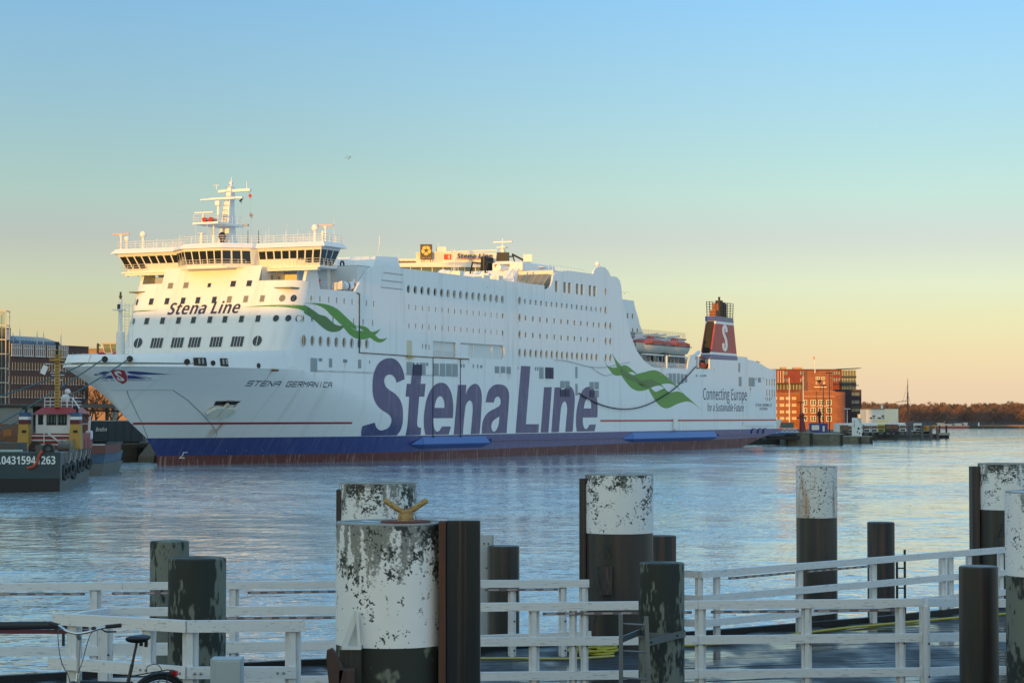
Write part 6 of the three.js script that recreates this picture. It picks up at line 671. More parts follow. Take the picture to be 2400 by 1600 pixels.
  const rl = new MB(); for (const y of [8.05, 8.4, 8.76]) rl.cyl([-47.5, y, -222.5], [-44.7, y, -222.5], 0.04, 0.04, 5).cyl([-44.7, y, -222.5], [-44.5, y, -226], 0.04, 0.04, 5); for (let x = -47.5; x < -44.6; x += 0.56) rl.cyl([x, 7.8, -222.5], [x, 8.76, -222.5], 0.04, 0.04, 5); rl.cyl([-44.7, 8.76, -222.5], [-43.95, 7.7, -222.4], 0.07, 0.07, 6); rl.build('roof_rail', wht, wh); mesh('searchlight', new MB().sph([-45.3, 9.4, -223], 0.3).cyl([-45.3, 7.8, -223], [-45.3, 9.2, -223], 0.05).geo(), wht, wh); mesh('dome', new MB().sph([-45.7, 8.7, -224], 0.45).geo(), wht, wh);
  const st = new MB(); for (const z of [-221.5, -221.0]) st.bar([-46.9, 5.2, z], [-45.6, 4.2, z], 0.08); for (let i = 0; i < 5; i++) st.box(-46.8 + i * 0.26, -46.6 + i * 0.26, 5.0 - i * 0.2, 5.05 - i * 0.2, -221.5, -221); st.cyl([-47.3, 4.2, -221.3], [-47.3, 6.6, -221.3], 0.06).build('stair', wht, t); mesh('radar_post', new MB().cyl([-44.1, 3.6, -228], [-43.95, 6.9, -228], 0.1).rbox(-44.4, -43.7, 4.5, 5.4, -228.4, -227.8, 0.15).cyl([-44.8, 6.1, -228], [-43.9, 6.1, -228], 0.05).cyl([-44.8, 3.6, -228], [-44.8, 6.1, -228], 0.05).geo(), wht, t); const pn = new THREE.PlaneGeometry(0.55, 0.9); mesh('pennant', pn, mat(0.75, 0.75, 0.75, 0.9, 0, { side: THREE.DoubleSide }), t, -47.55, 11.6, -222.3).rotation.z = -0.4;
}
{
  const t = thing('small_barge', 'blue and grey barge stern just right of the work boat', 'barge'); mesh('hull', new MB().loft([[[-52, -0.6, -249], [-47.9, -0.6, -254.5], [-49, -0.6, -272], [-58, -0.6, -272], [-58, -0.6, -249]], [[-52, 1.4, -248], [-47.25, 1.4, -254], [-48.5, 1.4, -273], [-58, 1.4, -273], [-58, 1.4, -248]]].map((r) => r.reverse().map((p) => p)).map((r) => r.reverse())).geo(), concrete(0.2, 0.19, 0.17), t); mesh('upper_hull', new MB().loft([[[-52, 1.4, -248.2], [-47.4, 1.4, -254], [-48.7, 1.4, -272.5], [-58, 1.4, -272.5], [-58, 1.4, -248.2]], [[-52, 2.7, -248], [-47.0, 2.7, -253.5], [-48.5, 2.7, -273], [-58, 2.7, -273], [-58, 2.7, -248]]]).geo(), mat(0.09, 0.14, 0.2, 0.6), t); mesh('bulwark', new MB().bar([-51.5, 3.1, -247], [-46.8, 3.1, -251.5], 0.15, 1.0).bar([-46.8, 3.1, -251.5], [-47.9, 3.1, -268], 0.15, 1.0).geo(), mat(0.16, 0.05, 0.035, 0.7), t); mesh('cap_rail', new MB().bar([-51.5, 3.68, -247], [-46.8, 3.62, -251.5], 0.2, 0.12).bar([-46.95, 2.75, -253], [-48, 2.75, -268], 0.25, 0.14).geo(), mat(0.5, 0.5, 0.48, 0.6), t);
}
const ropeMat = mat(0.06, 0.12, 0.12, 0.8); const mooring = (a, b, sag, label) => { const p = []; for (let i = 0; i <= 10; i++) { const u = i / 10; p.push([lerp(a[0], b[0], u), lerp(a[1], b[1], u) - sag * 4 * u * (1 - u), lerp(a[2], b[2], u)]); } return tag(mesh('mooring_line', new MB().tube(p, 0.085, 40, 6).geo(), ropeMat), label, 'rope', 'mooring lines at the ferry bow'); };
mooring([-57.0, 14.0, -292.4], [-67.2, 8.2, -268], 0.5, 'uppermost mooring line, from the bow tip past the brick offices'); mooring([-54.65, 14.5, -292.2], [-63.5, 3.6, -252], 0.4, 'middle mooring line, from the left fairlead down behind the wheelhouse'); mooring([-51.1, 14.5, -291.6], [-62, 5, -262], 0.6, 'lowest mooring line, from the fairlead above the red shield');
// ---------- right bank: piers, brick warehouse, flats, lorries, lamps ----------
const pierMat = concrete(0.15, 0.14, 0.105);
function pierBlock(x0, x1, y1, z0, z1, label) { const t = thing('pier_block', label, 'pier', [(x0 + x1) / 2, 0, z1], 0, 'concrete pier blocks at the stern'); const w = x1 - x0; mesh('block', new MB().box(-w / 2, w / 2, -1.5, y1, z0 - z1, 0).geo(), pierMat, t); mesh('coping', new MB().box(-w / 2 - 0.1, w / 2 + 0.1, y1, y1 + 0.2, z0 - z1 - 0.1, 0.12).geo(), M.concrete, t); mesh('fender', new MB().rbox(w / 2 - 0.6, w / 2, -0.8, y1 - 0.1, 0, 0.35, 0.05).geo(), M.black, t); return t; }
pierBlock(65.5, 71.4, 2.9, -545, -520, 'tall concrete pier block right behind the ferry stern'); pierBlock(72.3, 79.5, 2.5, -550, -526, 'second concrete pier block from the ferry stern, with a white bollard'); pierBlock(80.6, 86.9, 1.75, -556, -545, 'low concrete pier block under the white wedge panel'); pierBlock(87.1, 90.4, 1.7, -560, -549, 'last short concrete pier block, open water to its right');
{ const t = thing('link_span', 'blue steel loading ramp with white truss at the ferry stern', 'ramp', [63, 0, -516]); mesh('deck', new MB().slab([-4.5, 2.2, 0], [4.5, 2.6, -2], [5.2, 3.2, -12], [-4, 3.0, -12], 0.4).geo(), mat(0.02, 0.05, 0.13, 0.5), t); mesh('girder', new MB().box(-3, 5, 1.4, 2.2, -8, -1).geo(), M.black, t); const tr = new MB(); for (let i = 0; i < 3; i++) tr.bar([0.6 + i * 1.2, 3.2, 0.3], [1.2 + i * 1.2, 4.0, 0.3], 0.12).bar([1.2 + i * 1.2, 4.0, 0.3], [1.8 + i * 1.2, 3.2, 0.3], 0.12); tr.bar([0.4, 4.05, 0.3], [4.4, 4.05, 0.3], 0.14).bar([0.4, 3.15, 0.3], [4.4, 3.15, 0.3], 0.14); mesh('truss', tr.geo(), mat(0.6, 0.62, 0.62, 0.5), t); mesh('side_flap', new MB().slab([-2.2, 3.2, 0.5], [-0.6, 3.0, 0.5], [0.6, 6.2, 0.2], [-0.8, 6.0, 0.2], 0.2).geo(), M.whitePanel, t); mesh('operator_cab', new MB().box(1.2, 4.2, 4.1, 5.4, -8, -6).geo(), mat(0.06, 0.12, 0.1, 0.4), t); }
{ const t = thing('ramp_tower', 'maroon ramp lifting post with a knob top beside the blue ramp', 'post', [69.1, 2.9, -522]); const m = mat(0.17, 0.03, 0.04, 0.6); mesh('column', new MB().cyl([0, 0, 0], [0, 4.2, 0], 0.62, 0.5, 12).geo(), m, t); mesh('head', new MB().sph([0, 4.2, 0], 0.65).geo(), m, t); mesh('arm', new MB().box(-1.1, 1.1, 3.4, 3.8, -0.3, 0.3).geo(), m, t); mesh('strut', new MB().bar([0.9, 0, 0.2], [0.4, 3.4, 0], 0.25).geo(), m, t); }
{ const t = thing('site_container', 'blue site container with a white sheet on its side on the pier', 'container', [78.7, 2.4, -561]); mesh('body', new MB().box(-2.3, 2.2, 0, 2.75, -2.6, 0).geo(), mat(0.05, 0.06, 0.24, 0.5), t); mesh('panel', new MB().box(-1.9, 0, 0.95, 2.2, 0, 0.05).geo(), M.whitePanel, t); mesh('door_sheet', new MB().box(0.9, 1.4, 0.6, 2.0, 0, 0.05).geo(), M.whitePanel, t); for (let i = 0; i < 8; i++) mesh('rib', new MB().box(-2.2 + i * 0.6, -2.1 + i * 0.6, 0.1, 2.7, 0, 0.04).geo(), mat(0.04, 0.05, 0.2, 0.5), t); }
{ const t = thing('wedge_panel', 'tall white wedge shaped panel with small signs on the last pier block', 'panel', [86.3, 1.9, -548]); mesh('board', new MB().ext(poly([[-1.2, 0], [1.25, 0], [1.25, 2.35], [0.0, 4.6], [-1.15, 4.6]]), -0.3, 0).geo(), mat(0.62, 0.66, 0.66, 0.5), t); mesh('side', new MB().ext(poly([[0.05, 4.55], [1.2, 4.5], [1.25, 2.4]]), -0.6, -0.32).geo(), mat(0.4, 0.45, 0.46, 0.5), t); for (const [x, y, w, h] of [[-0.7, 3.3, 0.15, 0.5], [-0.7, 2.2, 0.15, 0.8], [0.2, 1.6, 0.5, 0.6], [0.0, 0.9, 0.3, 0.4], [0.5, 0.5, 0.3, 0.4]]) mesh('sign', new MB().box(x, x + w, y, y + h, 0, 0.03).geo(), M.steelDark, t); }
// brick warehouse with a rounded front
{
  const t = thing('warehouse', 'orange brick harbour warehouse with rounded front and square tower, lit by the sun', 'building', [110, 0, -900]), br = mat(1, 1, 1, 0.9, 0, { map: brickMap(0.36, 0.13, 0.065) }), fr = mat(0.78, 0.68, 0.5, 0.5), gl = M.glassDark;
  mesh('wing_wall', uvXY(new MB().box(-14, 8.6, 0, 16.2, -28, 0).geo(), 5), br, t);
  const arc = []; for (let i = 0; i <= 14; i++) { const a = Math.PI * (0.5 + 0.0) - i / 14 * Math.PI * 0.5; arc.push([21.1 + 5.2 * Math.cos(a), 5.2 * (Math.sin(a) - 1) + 10]); } const planA = [[8.5, 0], [8.5, 10], ...arc, [26.4, -16], [8.5, -16]];
  const g = new THREE.ExtrudeGeometry(poly(planA.map(([x, z]) => [x, z])), { depth: 16.8, bevelEnabled: false }); g.rotateX(-Math.PI / 2); g.scale(1, 1, -1); { const p = g.attributes.position; const ix = []; for (let i = 0; i < p.count; i += 3) { const a = [p.getX(i), p.getY(i), p.getZ(i)], b = [p.getX(i + 2), p.getY(i + 2), p.getZ(i + 2)]; p.setXYZ(i, ...b); p.setXYZ(i + 2, ...a); } } g.computeVertexNormals(); mesh('front_wall', uvXY(g, 5), br, t);
  mesh('cornice', new MB().box(8.3, 21.3, 14.7, 15.05, 10, 10.35).geo(), mat(0.5, 0.3, 0.2, 0.8), t); mesh('coping', new MB().box(8.2, 21.4, 16.8, 17.1, -16, 10.2).box(-14.2, 8.6, 16.2, 16.4, -28, 0.2).geo(), mat(0.4, 0.22, 0.14, 0.8), t);
  mesh('tower', uvXY(new MB().box(11, 20.6, 16.8, 24.9, -8, 4).geo(), 5), br, t); mesh('tower_coping', new MB().box(10.8, 20.8, 24.9, 25.2, -8.2, 4.2).geo(), mat(0.3, 0.16, 0.1, 0.8), t); mesh('ledge', new MB().box(13.6, 18.8, 18.6, 18.95, 4, 4.6).geo(), fr, t); mesh('side_tower', uvXY(new MB().box(19.6, 21.4, 16.8, 24.9, -6, 3.4).geo(), 5), br, t);
  const W = (x, y, w, h, z, nx, ny) => { const o = mesh('window', new MB().box(x - w / 2, x + w / 2, y - h / 2, y + h / 2, z, z + 0.05).geo(), gl, t); const f = new MB(); f.box(x - w / 2 - 0.1, x + w / 2 + 0.1, y - h / 2 - 0.12, y - h / 2 + 0.12, z, z + 0.18).box(x - w / 2 - 0.1, x + w / 2 + 0.1, y + h / 2 - 0.12, y + h / 2 + 0.1, z, z + 0.16); for (let i = 0; i <= nx; i++) { const q = x - w / 2 + w * i / nx; f.box(q - 0.12, q + 0.12, y - h / 2, y + h / 2, z + 0.05, z + 0.15); } for (let i = 1; i < ny; i++) { const q = y - h / 2 + h * i / ny; f.box(x - w / 2, x + w / 2, q - 0.08, q + 0.08, z + 0.05, z + 0.14); } mesh('frame', f.geo(), fr, o); };
  for (const x of [12.5, 15.7, 18.9]) for (const y of [12.45, 9.2, 5.9]) W(x, y, 2.0, 1.9, 10, 2, 2); for (const y of [12.45, 9.2, 5.9]) W(9.4, y, 1.0, 1.9, 10.0, 1, 2);
  for (const x of [1.0, 3.5, 6.0]) for (const y of [14.2, 11.4, 8.66, 5.97]) W(x, y, 1.5, 0.85, 0, 4, 1); for (const y of [14.2, 11.4, 8.66, 5.97]) W(-1.6, y, 1.0, 0.9, 0, 2, 1);
  for (const x of [15.2, 17.4]) W(x, 22.4, 1.4, 0.95, 4, 2, 1); mesh('hoist_hood', new MB().box(15.1, 16.2, 20.8, 21.8, 4, 4.6).geo(), M.black, t);
  for (const [s, x] of [['S', 14.3], ['B', 17.5]]) { const q = textGeometry(s, fontBold, 0.75, 1.0, 0.06); q.translate(x, 20.0, 4); mesh('lettering', q, fr, t); } const amp = textGeometry('&', fontBold, 0.5, 0.6, 0.06); amp.translate(16.1, 20.0, 4); mesh('lettering', amp, fr, t); const sb = textGeometry('SARTORI & BERGER', fontBold, 8, 0.45, 0.05); sb.translate(11.3, 10.7, 10); mesh('lettering', sb, fr, t);
  for (const y of [12.3, 9.0, 5.8, 15.4]) mesh('side_window', new MB().box(26.4, 26.5, y, y + 0.9, 0.5, 2.2).geo(), fr, t);
}
for (const [x, y0, y1, z, l] of [[123.7, 24.5, 31.8, -893, 'tall white flagpole on the warehouse tower'], [110.5, 16, 22.3, -872, 'left one of two white flagpoles before the warehouse wing'], [116.05, 16, 23, -872, 'right one of two white flagpoles before the warehouse wing']]) { const t = thing('flagpole', l, 'flagpole', [x, 0, z]); mesh('pole', new MB().cyl([0, y0 - (y0 > 20 ? 0 : 12), 0], [0, y1, 0], 0.2, 0.14, 8).geo(), M.whitePanel, t); mesh('flag', new MB().box(-0.6, -0.1, y1 - 1.8, y1 - 0.6, -0.02, 0.02).geo(), mat(0.55, 0.12, 0.1, 0.9), t); }
{ // flats behind the warehouse
  const t = thing('apartment_block', 'red brick apartment block with glazed corner and flying roof behind the warehouse', 'building', [116, 0, -960]), br = mat(1, 1, 1, 0.9, 0, { map: brickMap(0.26, 0.06, 0.045) }), wf = mat(0.6, 0.55, 0.42, 0.5);
  mesh('wall', uvXY(new MB().box(-14, 28.6, 3, 27.2, -20, 0).geo(), 5), br, t); mesh('parapet', new MB().box(-14.1, 28.7, 27.2, 27.5, -20, 0.1).geo(), M.steelDark, t); for (let i = 0; i < 4; i++) mesh('fin', new MB().box(-4.5 + i * 1.1 + 4, -4.2 + i * 1.1 + 4, 21.5, 26.8, 0, 0.3).geo(), fr2(), t);
  mesh('balcony_band', new MB().box(-14, 28.4, 20.9, 21.3, 0, 1.2).geo(), M.steelDark, t); mesh('glazing', new MB().box(-14, 14, 18.5, 20.8, 0, 0.3).geo(), mat(0.12, 0.1, 0.07, 0.15), t); for (let i = 0; i < 12; i++) mesh('mullion', new MB().box(-1 + i * 1.4, -0.8 + i * 1.4, 18.5, 20.8, 0.3, 0.4).geo(), wf, t);
  for (const [x, y] of [[4, 25.8], [4, 22.7], [11.2, 25.8], [11.2, 22.7], [13.3, 25.8], [25, 25.8], [27, 25.8], [25, 22.9], [27, 22.9]]) { const o = mesh('window', new MB().box(x - 0.6, x + 0.6, y - 0.7, y + 0.7, 0, 0.08).geo(), M.glassSky, t); mesh('frame', new MB().box(x - 0.7, x - 0.55, y - 0.75, y + 0.75, 0.05, 0.15).box(x + 0.55, x + 0.7, y - 0.75, y + 0.75, 0.05, 0.15).geo(), wf, o); }
  mesh('corner_glazing', new MB().box(28.7, 35, 18.6, 27.0, -12, 0).geo(), mat(0.16, 0.15, 0.1, 0.12), t); for (let i = 0; i < 6; i++) mesh('corner_mullion', new MB().box(28.8 + i * 1.2, 28.95 + i * 1.2, 18.6, 27, 0, 0.1).geo(), wf, t); for (const y of [23.6, 20.6]) mesh('spandrel', new MB().box(28.7, 35.1, y, y + 0.9, 0, 0.12).geo(), M.steelDark, t); mesh('flying_roof', new MB().slab([26.5, 27.4, 1.5], [37, 27.85, 1.5], [37, 27.85, -14], [26.5, 27.4, -14], 0.22).geo(), M.steelDark, t); mesh('lower_roof', new MB().box(28, 36, 20.2, 20.5, -12, 1.2).geo(), M.steelDark, t); mesh('plant', new MB().box(8, 12, 27.5, 28.4, -8, -4).box(2.5, 5, 27.5, 28.5, -8, -4).geo(), mat(0.5, 0.3, 0.2, 0.7), t);
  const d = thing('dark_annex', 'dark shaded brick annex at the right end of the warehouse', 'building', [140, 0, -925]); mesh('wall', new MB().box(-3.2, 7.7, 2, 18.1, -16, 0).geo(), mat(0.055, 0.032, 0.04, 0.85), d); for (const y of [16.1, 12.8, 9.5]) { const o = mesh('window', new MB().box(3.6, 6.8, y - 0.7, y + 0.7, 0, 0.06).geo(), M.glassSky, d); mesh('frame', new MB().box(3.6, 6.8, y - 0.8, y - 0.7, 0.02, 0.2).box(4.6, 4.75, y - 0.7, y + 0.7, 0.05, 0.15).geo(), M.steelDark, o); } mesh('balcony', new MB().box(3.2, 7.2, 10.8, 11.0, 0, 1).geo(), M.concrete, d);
}
function fr2() { return mat(0.7, 0.55, 0.4, 0.5); }
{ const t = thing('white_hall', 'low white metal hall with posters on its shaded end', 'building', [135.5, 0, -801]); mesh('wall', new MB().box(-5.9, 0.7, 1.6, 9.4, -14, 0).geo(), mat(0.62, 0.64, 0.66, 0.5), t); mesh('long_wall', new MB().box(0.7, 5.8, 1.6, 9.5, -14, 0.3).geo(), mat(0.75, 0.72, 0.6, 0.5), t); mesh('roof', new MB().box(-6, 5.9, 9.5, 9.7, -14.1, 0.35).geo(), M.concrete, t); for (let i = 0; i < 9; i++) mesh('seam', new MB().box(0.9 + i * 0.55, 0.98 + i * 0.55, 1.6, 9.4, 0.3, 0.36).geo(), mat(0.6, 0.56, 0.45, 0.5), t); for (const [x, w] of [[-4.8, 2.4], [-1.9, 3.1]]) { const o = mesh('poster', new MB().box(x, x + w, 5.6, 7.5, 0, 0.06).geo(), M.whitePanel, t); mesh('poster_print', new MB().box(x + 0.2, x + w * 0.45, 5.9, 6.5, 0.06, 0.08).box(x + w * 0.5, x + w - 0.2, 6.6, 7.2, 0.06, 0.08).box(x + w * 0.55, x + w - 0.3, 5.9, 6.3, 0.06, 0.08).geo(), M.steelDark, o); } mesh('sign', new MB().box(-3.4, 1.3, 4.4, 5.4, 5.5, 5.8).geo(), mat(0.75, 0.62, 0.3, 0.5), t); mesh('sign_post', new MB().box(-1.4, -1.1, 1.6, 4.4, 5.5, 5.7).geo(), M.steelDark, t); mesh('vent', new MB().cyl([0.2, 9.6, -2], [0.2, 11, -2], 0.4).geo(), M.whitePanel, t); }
{ const t = thing('white_cabin', 'small white cabin glowing in the sun between warehouse and white hall', 'building', [131.4, 0, -820]); mesh('wall', new MB().box(-1.3, 1.3, 1.6, 7.6, -4, 0).geo(), mat(0.78, 0.7, 0.5, 0.6), t); mesh('roof', new MB().box(-1.4, 1.4, 7.6, 7.8, -4.1, 0.1).geo(), M.concrete, t); mesh('window', new MB().box(-0.5, 0.4, 4.6, 5.6, 0, 0.04).geo(), M.glassSky, t); }
// lorries waiting on the quay
function lorry(x, z, c, label, big = false, box = null) { const t = thing('lorry', label, 'lorry', [x, 1.6, z], 0, 'lorries on the far quay'); const m = mat(...c, 0.45), h = big ? 3.2 : 2.9, w = big ? 1.12 : 1.0; mesh('cab', new MB().rbox(-w, w, 0.7, h, -2.1, 0, 0.14).geo(), m, t); mesh('windscreen', new MB().box(-w + 0.12, w - 0.12, 1.75, 2.55, -0.02, 0.04).geo(), M.glassDark, t); mesh('grille', new MB().box(-w * 0.7, w * 0.7, 0.95, 1.5, 0, 0.05).geo(), M.steelDark, t); mesh('bumper', new MB().box(-w, w, 0.45, 0.75, -0.4, 0.06).geo(), M.black, t); for (const s of [-1, 1]) mesh('wheel', new MB().cyl([s * (w - 0.3), 0.5, -0.9], [s * w, 0.5, -0.9], 0.5, 0.5, 14).geo(), M.black, t); for (const s of [-1, 1]) mesh('mirror', new MB().box(s * w, s * (w + 0.16), 1.7, 2.4, -0.2, -0.1).geo(), M.black, t); mesh('trailer', new MB().box(-w - 0.12, w + 0.12, 1.0, h + 0.45, -13, -2.4).geo(), box ? mat(...box, 0.5) : M.whitePanel, t); return t; }
[[95.2, -600, [0.55, 0.55, 0.52], 'white lorry, first behind the white wedge panel'], [98.4, -618, [0.01, 0.14, 0.11], 'dark green lorry right of the white wedge panel'], [100.8, -622, [0.6, 0.62, 0.64], 'white lorry beside the dark green one'], [103.4, -625, [0.6, 0.62, 0.6], 'white lorry left of the yellow one'], [106.3, -630, [0.42, 0.38, 0.03], 'yellow lorry in the middle of the quay'], [108.9, -633, [0.03, 0.03, 0.035], 'black lorry right of the yellow one'], [111.4, -637, [0.16, 0.02, 0.03], 'dark red lorry between black and white ones'], [114.6, -642, [0.55, 0.58, 0.6], 'white lorry left of the sailing mast'], [92.2, -596, [0.5, 0.42, 0.33], 'beige lorry behind the low pier block'], [89.7, -590, [0.08, 0.09, 0.1], 'dark grey lorry behind the low pier block']].forEach(([x, z, c, l]) => lorry(x, z, c, l));
lorry(121.5, -655, [0.5, 0.54, 0.57], 'large pale lorry facing the water at the quay end', true, [0.04, 0.05, 0.06]);
{ const t = thing('excavator', 'yellow excavator at the very end of the far quay', 'excavator', [126.4, 1.6, -664]); const y = mat(0.5, 0.24, 0.02, 0.5); mesh('body', new MB().rbox(-0.9, 1.2, 0.9, 2.4, -2.4, 0, 0.1).geo(), y, t); mesh('cab', new MB().rbox(-2.6, -1.0, 0.9, 2.3, -1.8, 0, 0.1).geo(), y, t); mesh('cab_window', new MB().box(-2.4, -1.2, 1.5, 2.2, -0.02, 0.03).geo(), M.glassDark, t); mesh('tracks', new MB().rbox(-2.4, 1.2, 0, 0.8, -2.2, -0.2, 0.2).geo(), M.black, t); mesh('boom', new MB().bar([1.0, 2, -1], [2.0, 2.6, -1], 0.35).bar([2.0, 2.6, -1], [2.5, 1.2, -1], 0.3).geo(), y, t); }
[106.8, 113.4, 118.0, 122.2, 125.4, 128.0].forEach((x, i) => { const t = thing('quay_pile', ['first', 'second', 'third', 'fourth', 'fifth', 'sixth'][i] + ' timber pile of the far quay, counted from the ferry', 'pile', [x, 0, -643.5 - i * 3], 0, 'timber piles of the far quay'); mesh('shaft', new MB().box(-0.38, 0.38, -1, 3.75, -0.4, 0.4).geo(), mat(0.1, 0.095, 0.1, 0.85), t); mesh('cap', new MB().box(-0.44, 0.44, 3.75, 3.9, -0.46, 0.46).geo(), M.steelDark, t); });
{ const t = thing('quay_wall', 'grey timber faced wall of the far quay below the lorries', 'wall', [0, 0, 0]); mesh('facing', new MB().slab([106, -1, -645.2], [128.4, -1, -660.2], [128.4, 1.55, -660.2], [106, 1.55, -645.2], 0.3).geo(), mat(0.13, 0.125, 0.11, 0.9), t); mesh('waling', new MB().bar([106, 0.9, -644.8], [128.4, 0.9, -659.8], 0.25, 0.3).geo(), M.steelDark, t); }
{ const t = thing('pontoon', 'small floating pontoon with two dark piles beyond the far quay', 'pontoon', [136.1, 0, -690]); mesh('deck', new MB().box(-1.9, 1.9, 0.9, 1.7, -3, 0).geo(), mat(0.25, 0.25, 0.22, 0.8), t); for (const x of [-1.2, 1.0]) mesh('pile', new MB().cyl([x, -1, -1], [x, 4, -1], 0.3, 0.3, 10).geo(), M.black, t); for (const x of [-1.4, -0.4, 0.5, 1.4]) mesh('float', new MB().box(x - 0.3, x + 0.3, -0.3, 0.9, -2.5, -0.2).geo(), M.black, t); }
{ const t = thing('sailing_ship', 'tall wooden sailing mast with stays rising behind the lorries', 'sailing ship', [126.6, 0, -700]); mesh('mast', new MB().cyl([0, 1, 0], [0, 14.5, 0], 0.3, 0.22, 8).cyl([0, 14, 0.1], [0, 18.9, 0.1], 0.16, 0.06, 8).geo(), mat(0.13, 0.06, 0.035, 0.7), t); for (const [x, h] of [[-3.6, 14], [-2.2, 12], [2.2, 12], [3.6, 14], [-4.6, 17]]) mesh('stay', new MB().cyl([x, 1.5, 0], [0, h, 0], 0.035, 0.035, 4).geo(), M.steelDark, t); mesh('gaff', new MB().cyl([-3.6, 11.4, 0], [-0.4, 11.8, 0], 0.1, 0.1, 6).geo(), M.wood, t); mesh('hull', new MB().loft([[[-8, 0, 0], [-4, 0, 1.6], [5, 0, 1.6], [7, 0, 0], [5, 0, -1.6], [-4, 0, -1.6]], [[-9, 2.4, 0], [-4, 1.9, 2], [6, 2, 1.8], [7.4, 2.2, 0], [6, 2, -1.8], [-4, 1.9, -2]]]).geo(), M.wood, t); }
[[74.1, 2.6, 10.4, -562, 'short street lamp with flat head beside the maroon post'], [87.3, 1.6, 18.8, -602, 'tall double armed lamp mast before the warehouse tower'], [88.5, 1.6, 15.6, -622, 'slim lamp mast just left of the tall double one'], [92.5, 1.6, 8.9, -604, 'pale street lamp in front of the dark annex']].forEach(([x, y0, y1, z, l], i) => { const t = thing('street_lamp', l, 'street lamp', [x, y0, z]); mesh('pole', new MB().cyl([0, 0, 0], [0, y1 - y0, 0], 0.16, 0.1, 8).geo(), i === 3 ? mat(0.4, 0.42, 0.44, 0.5) : M.steelDark, t); mesh('head', new MB().box(-0.9, 0.9, y1 - y0 - 0.1, y1 - y0 + 0.15, -0.25, 0.25).geo(), i === 3 ? mat(0.4, 0.42, 0.44, 0.5) : M.black, t); });
{ const t = thing('statue', 'dark bronze figure standing high in front of the warehouse windows', 'statue', [84.3, 1.6, -600]); mesh('plinth', new MB().box(-0.35, 0.35, 0, 3.4, -0.35, 0.35).geo(), M.concrete, t); const prof = [[0.05, 3.4], [0.3, 3.45], [0.34, 4.4], [0.42, 5.4], [0.5, 6.1], [0.36, 6.6], [0.16, 6.75], [0.2, 7.0], [0.2, 7.3], [0.05, 7.5]]; mesh('figure', new MB().lathe(prof, [0, 0, 0], 12).geo(), M.black, t); mesh('arm', new MB().bar([-0.4, 6.2, 0], [-0.75, 5.3, 0.1], 0.22).geo(), M.black, t); }
// far shore: red barge, jetty with beacon
{ const t = thing('red_barge', 'long red barge with pale cabins under the far wooded bank', 'barge', [249, 0, -1240]); mesh('hull', new MB().loft([[[-9.5, -0.5, 0], [9.5, -0.5, 0], [9.5, -0.5, -6], [-9.5, -0.5, -6]].reverse(), [[-10.5, 1.3, 0], [10, 1.4, 0], [10, 1.4, -6], [-10.5, 1.3, -6]].reverse()]).geo(), mat(0.3, 0.06, 0.05, 0.6), t); mesh('gunwale', new MB().box(-10, 10, 1.3, 1.5, -0.1, 0.1).geo(), M.whitePanel, t); for (const [x, w, h] of [[-6, 3, 2.8], [-2, 5, 2.2], [4, 4, 2.6], [8.2, 2, 3.0]]) { const o = mesh('cabin', new MB().box(x - w / 2, x + w / 2, 1.4, h, -4, -0.8).geo(), mat(0.6, 0.45, 0.36, 0.6), t); mesh('cabin_roof', new MB().box(x - w / 2 - 0.2, x + w / 2 + 0.2, h, h + 0.2, -4.2, -0.6).geo(), M.whitePanel, o); } mesh('post', new MB().box(-4.2, -3.8, 2.5, 4.2, -1, -0.7).geo(), mat(0.5, 0.2, 0.18, 0.6), t); }
{ const t = thing('jetty', 'long wooden jetty on posts along the far bank at the right edge', 'jetty', [262, 0, -1228]); mesh('deck', new MB().box(0, 60, 1.35, 1.75, -2.5, 0).geo(), mat(0.34, 0.2, 0.13, 0.8), t); for (let i = 0; i < 8; i++) mesh('post', new MB().box(2 + i * 7, 2.5 + i * 7, -0.5, 1.35, -1, -0.4).geo(), M.wood, t); mesh('rail', new MB().box(0, 60, 2.1, 2.2, -0.1, 0).geo(), M.wood, t); }
{ const t = thing('beacon', 'small white beacon post at the near end of the jetty', 'beacon', [261.6, 0, -1227]); mesh('post', new MB().cyl([0, -0.5, 0], [0, 1.4, 0], 0.6, 0.5, 10).geo(), M.steelDark, t); mesh('lantern', new MB().cyl([0, 1.4, 0], [0, 3.3, 0], 0.42, 0.3, 10).geo(), M.whitePanel, t); }
// gulls
function gull(p, s, a, label) { const t = thing('gull', label, 'gull', p, a, 'gulls in flight'); mesh('body', new MB().sph([0, 0, 0], 0.11 * s, 2.2, 0.9, 1, 10).geo(), mat(0.5, 0.5, 0.5, 0.8), t); for (const k of [1, -1]) mesh('wing', new MB().slab([-0.12 * s, 0.04, k * 0.05], [0.12 * s, 0.04, k * 0.05], [0.1 * s, 0.24 * s, k * 0.38 * s], [-0.08 * s, 0.24 * s, k * 0.38 * s], 0.02).slab([-0.08 * s, 0.24 * s, k * 0.38 * s], [0.1 * s, 0.24 * s, k * 0.38 * s], [0.16 * s, 0.1 * s, k * 0.8 * s], [0.12 * s, 0.1 * s, k * 0.8 * s], 0.02).geo(), mat(0.2, 0.2, 0.21, 0.8), t); mesh('tail', new MB().slab([0.2 * s, 0, -0.06 * s], [0.42 * s, 0, -0.1 * s], [0.42 * s, 0, 0.1 * s], [0.2 * s, 0, 0.06 * s], 0.02).geo(), mat(0.3, 0.3, 0.3, 0.8), t); }
gull([-17.3, 34.0, -230], 0.55, 1.35, 'left gull of the pair high above the ferry bridge'); gull([-17.0, 33.95, -228], 0.5, 1.2, 'right gull of the pair high above the ferry bridge'); gull([17.5, 26.0, -340], 1.0, 1.5, 'single gull just right of the high aft superstructure');
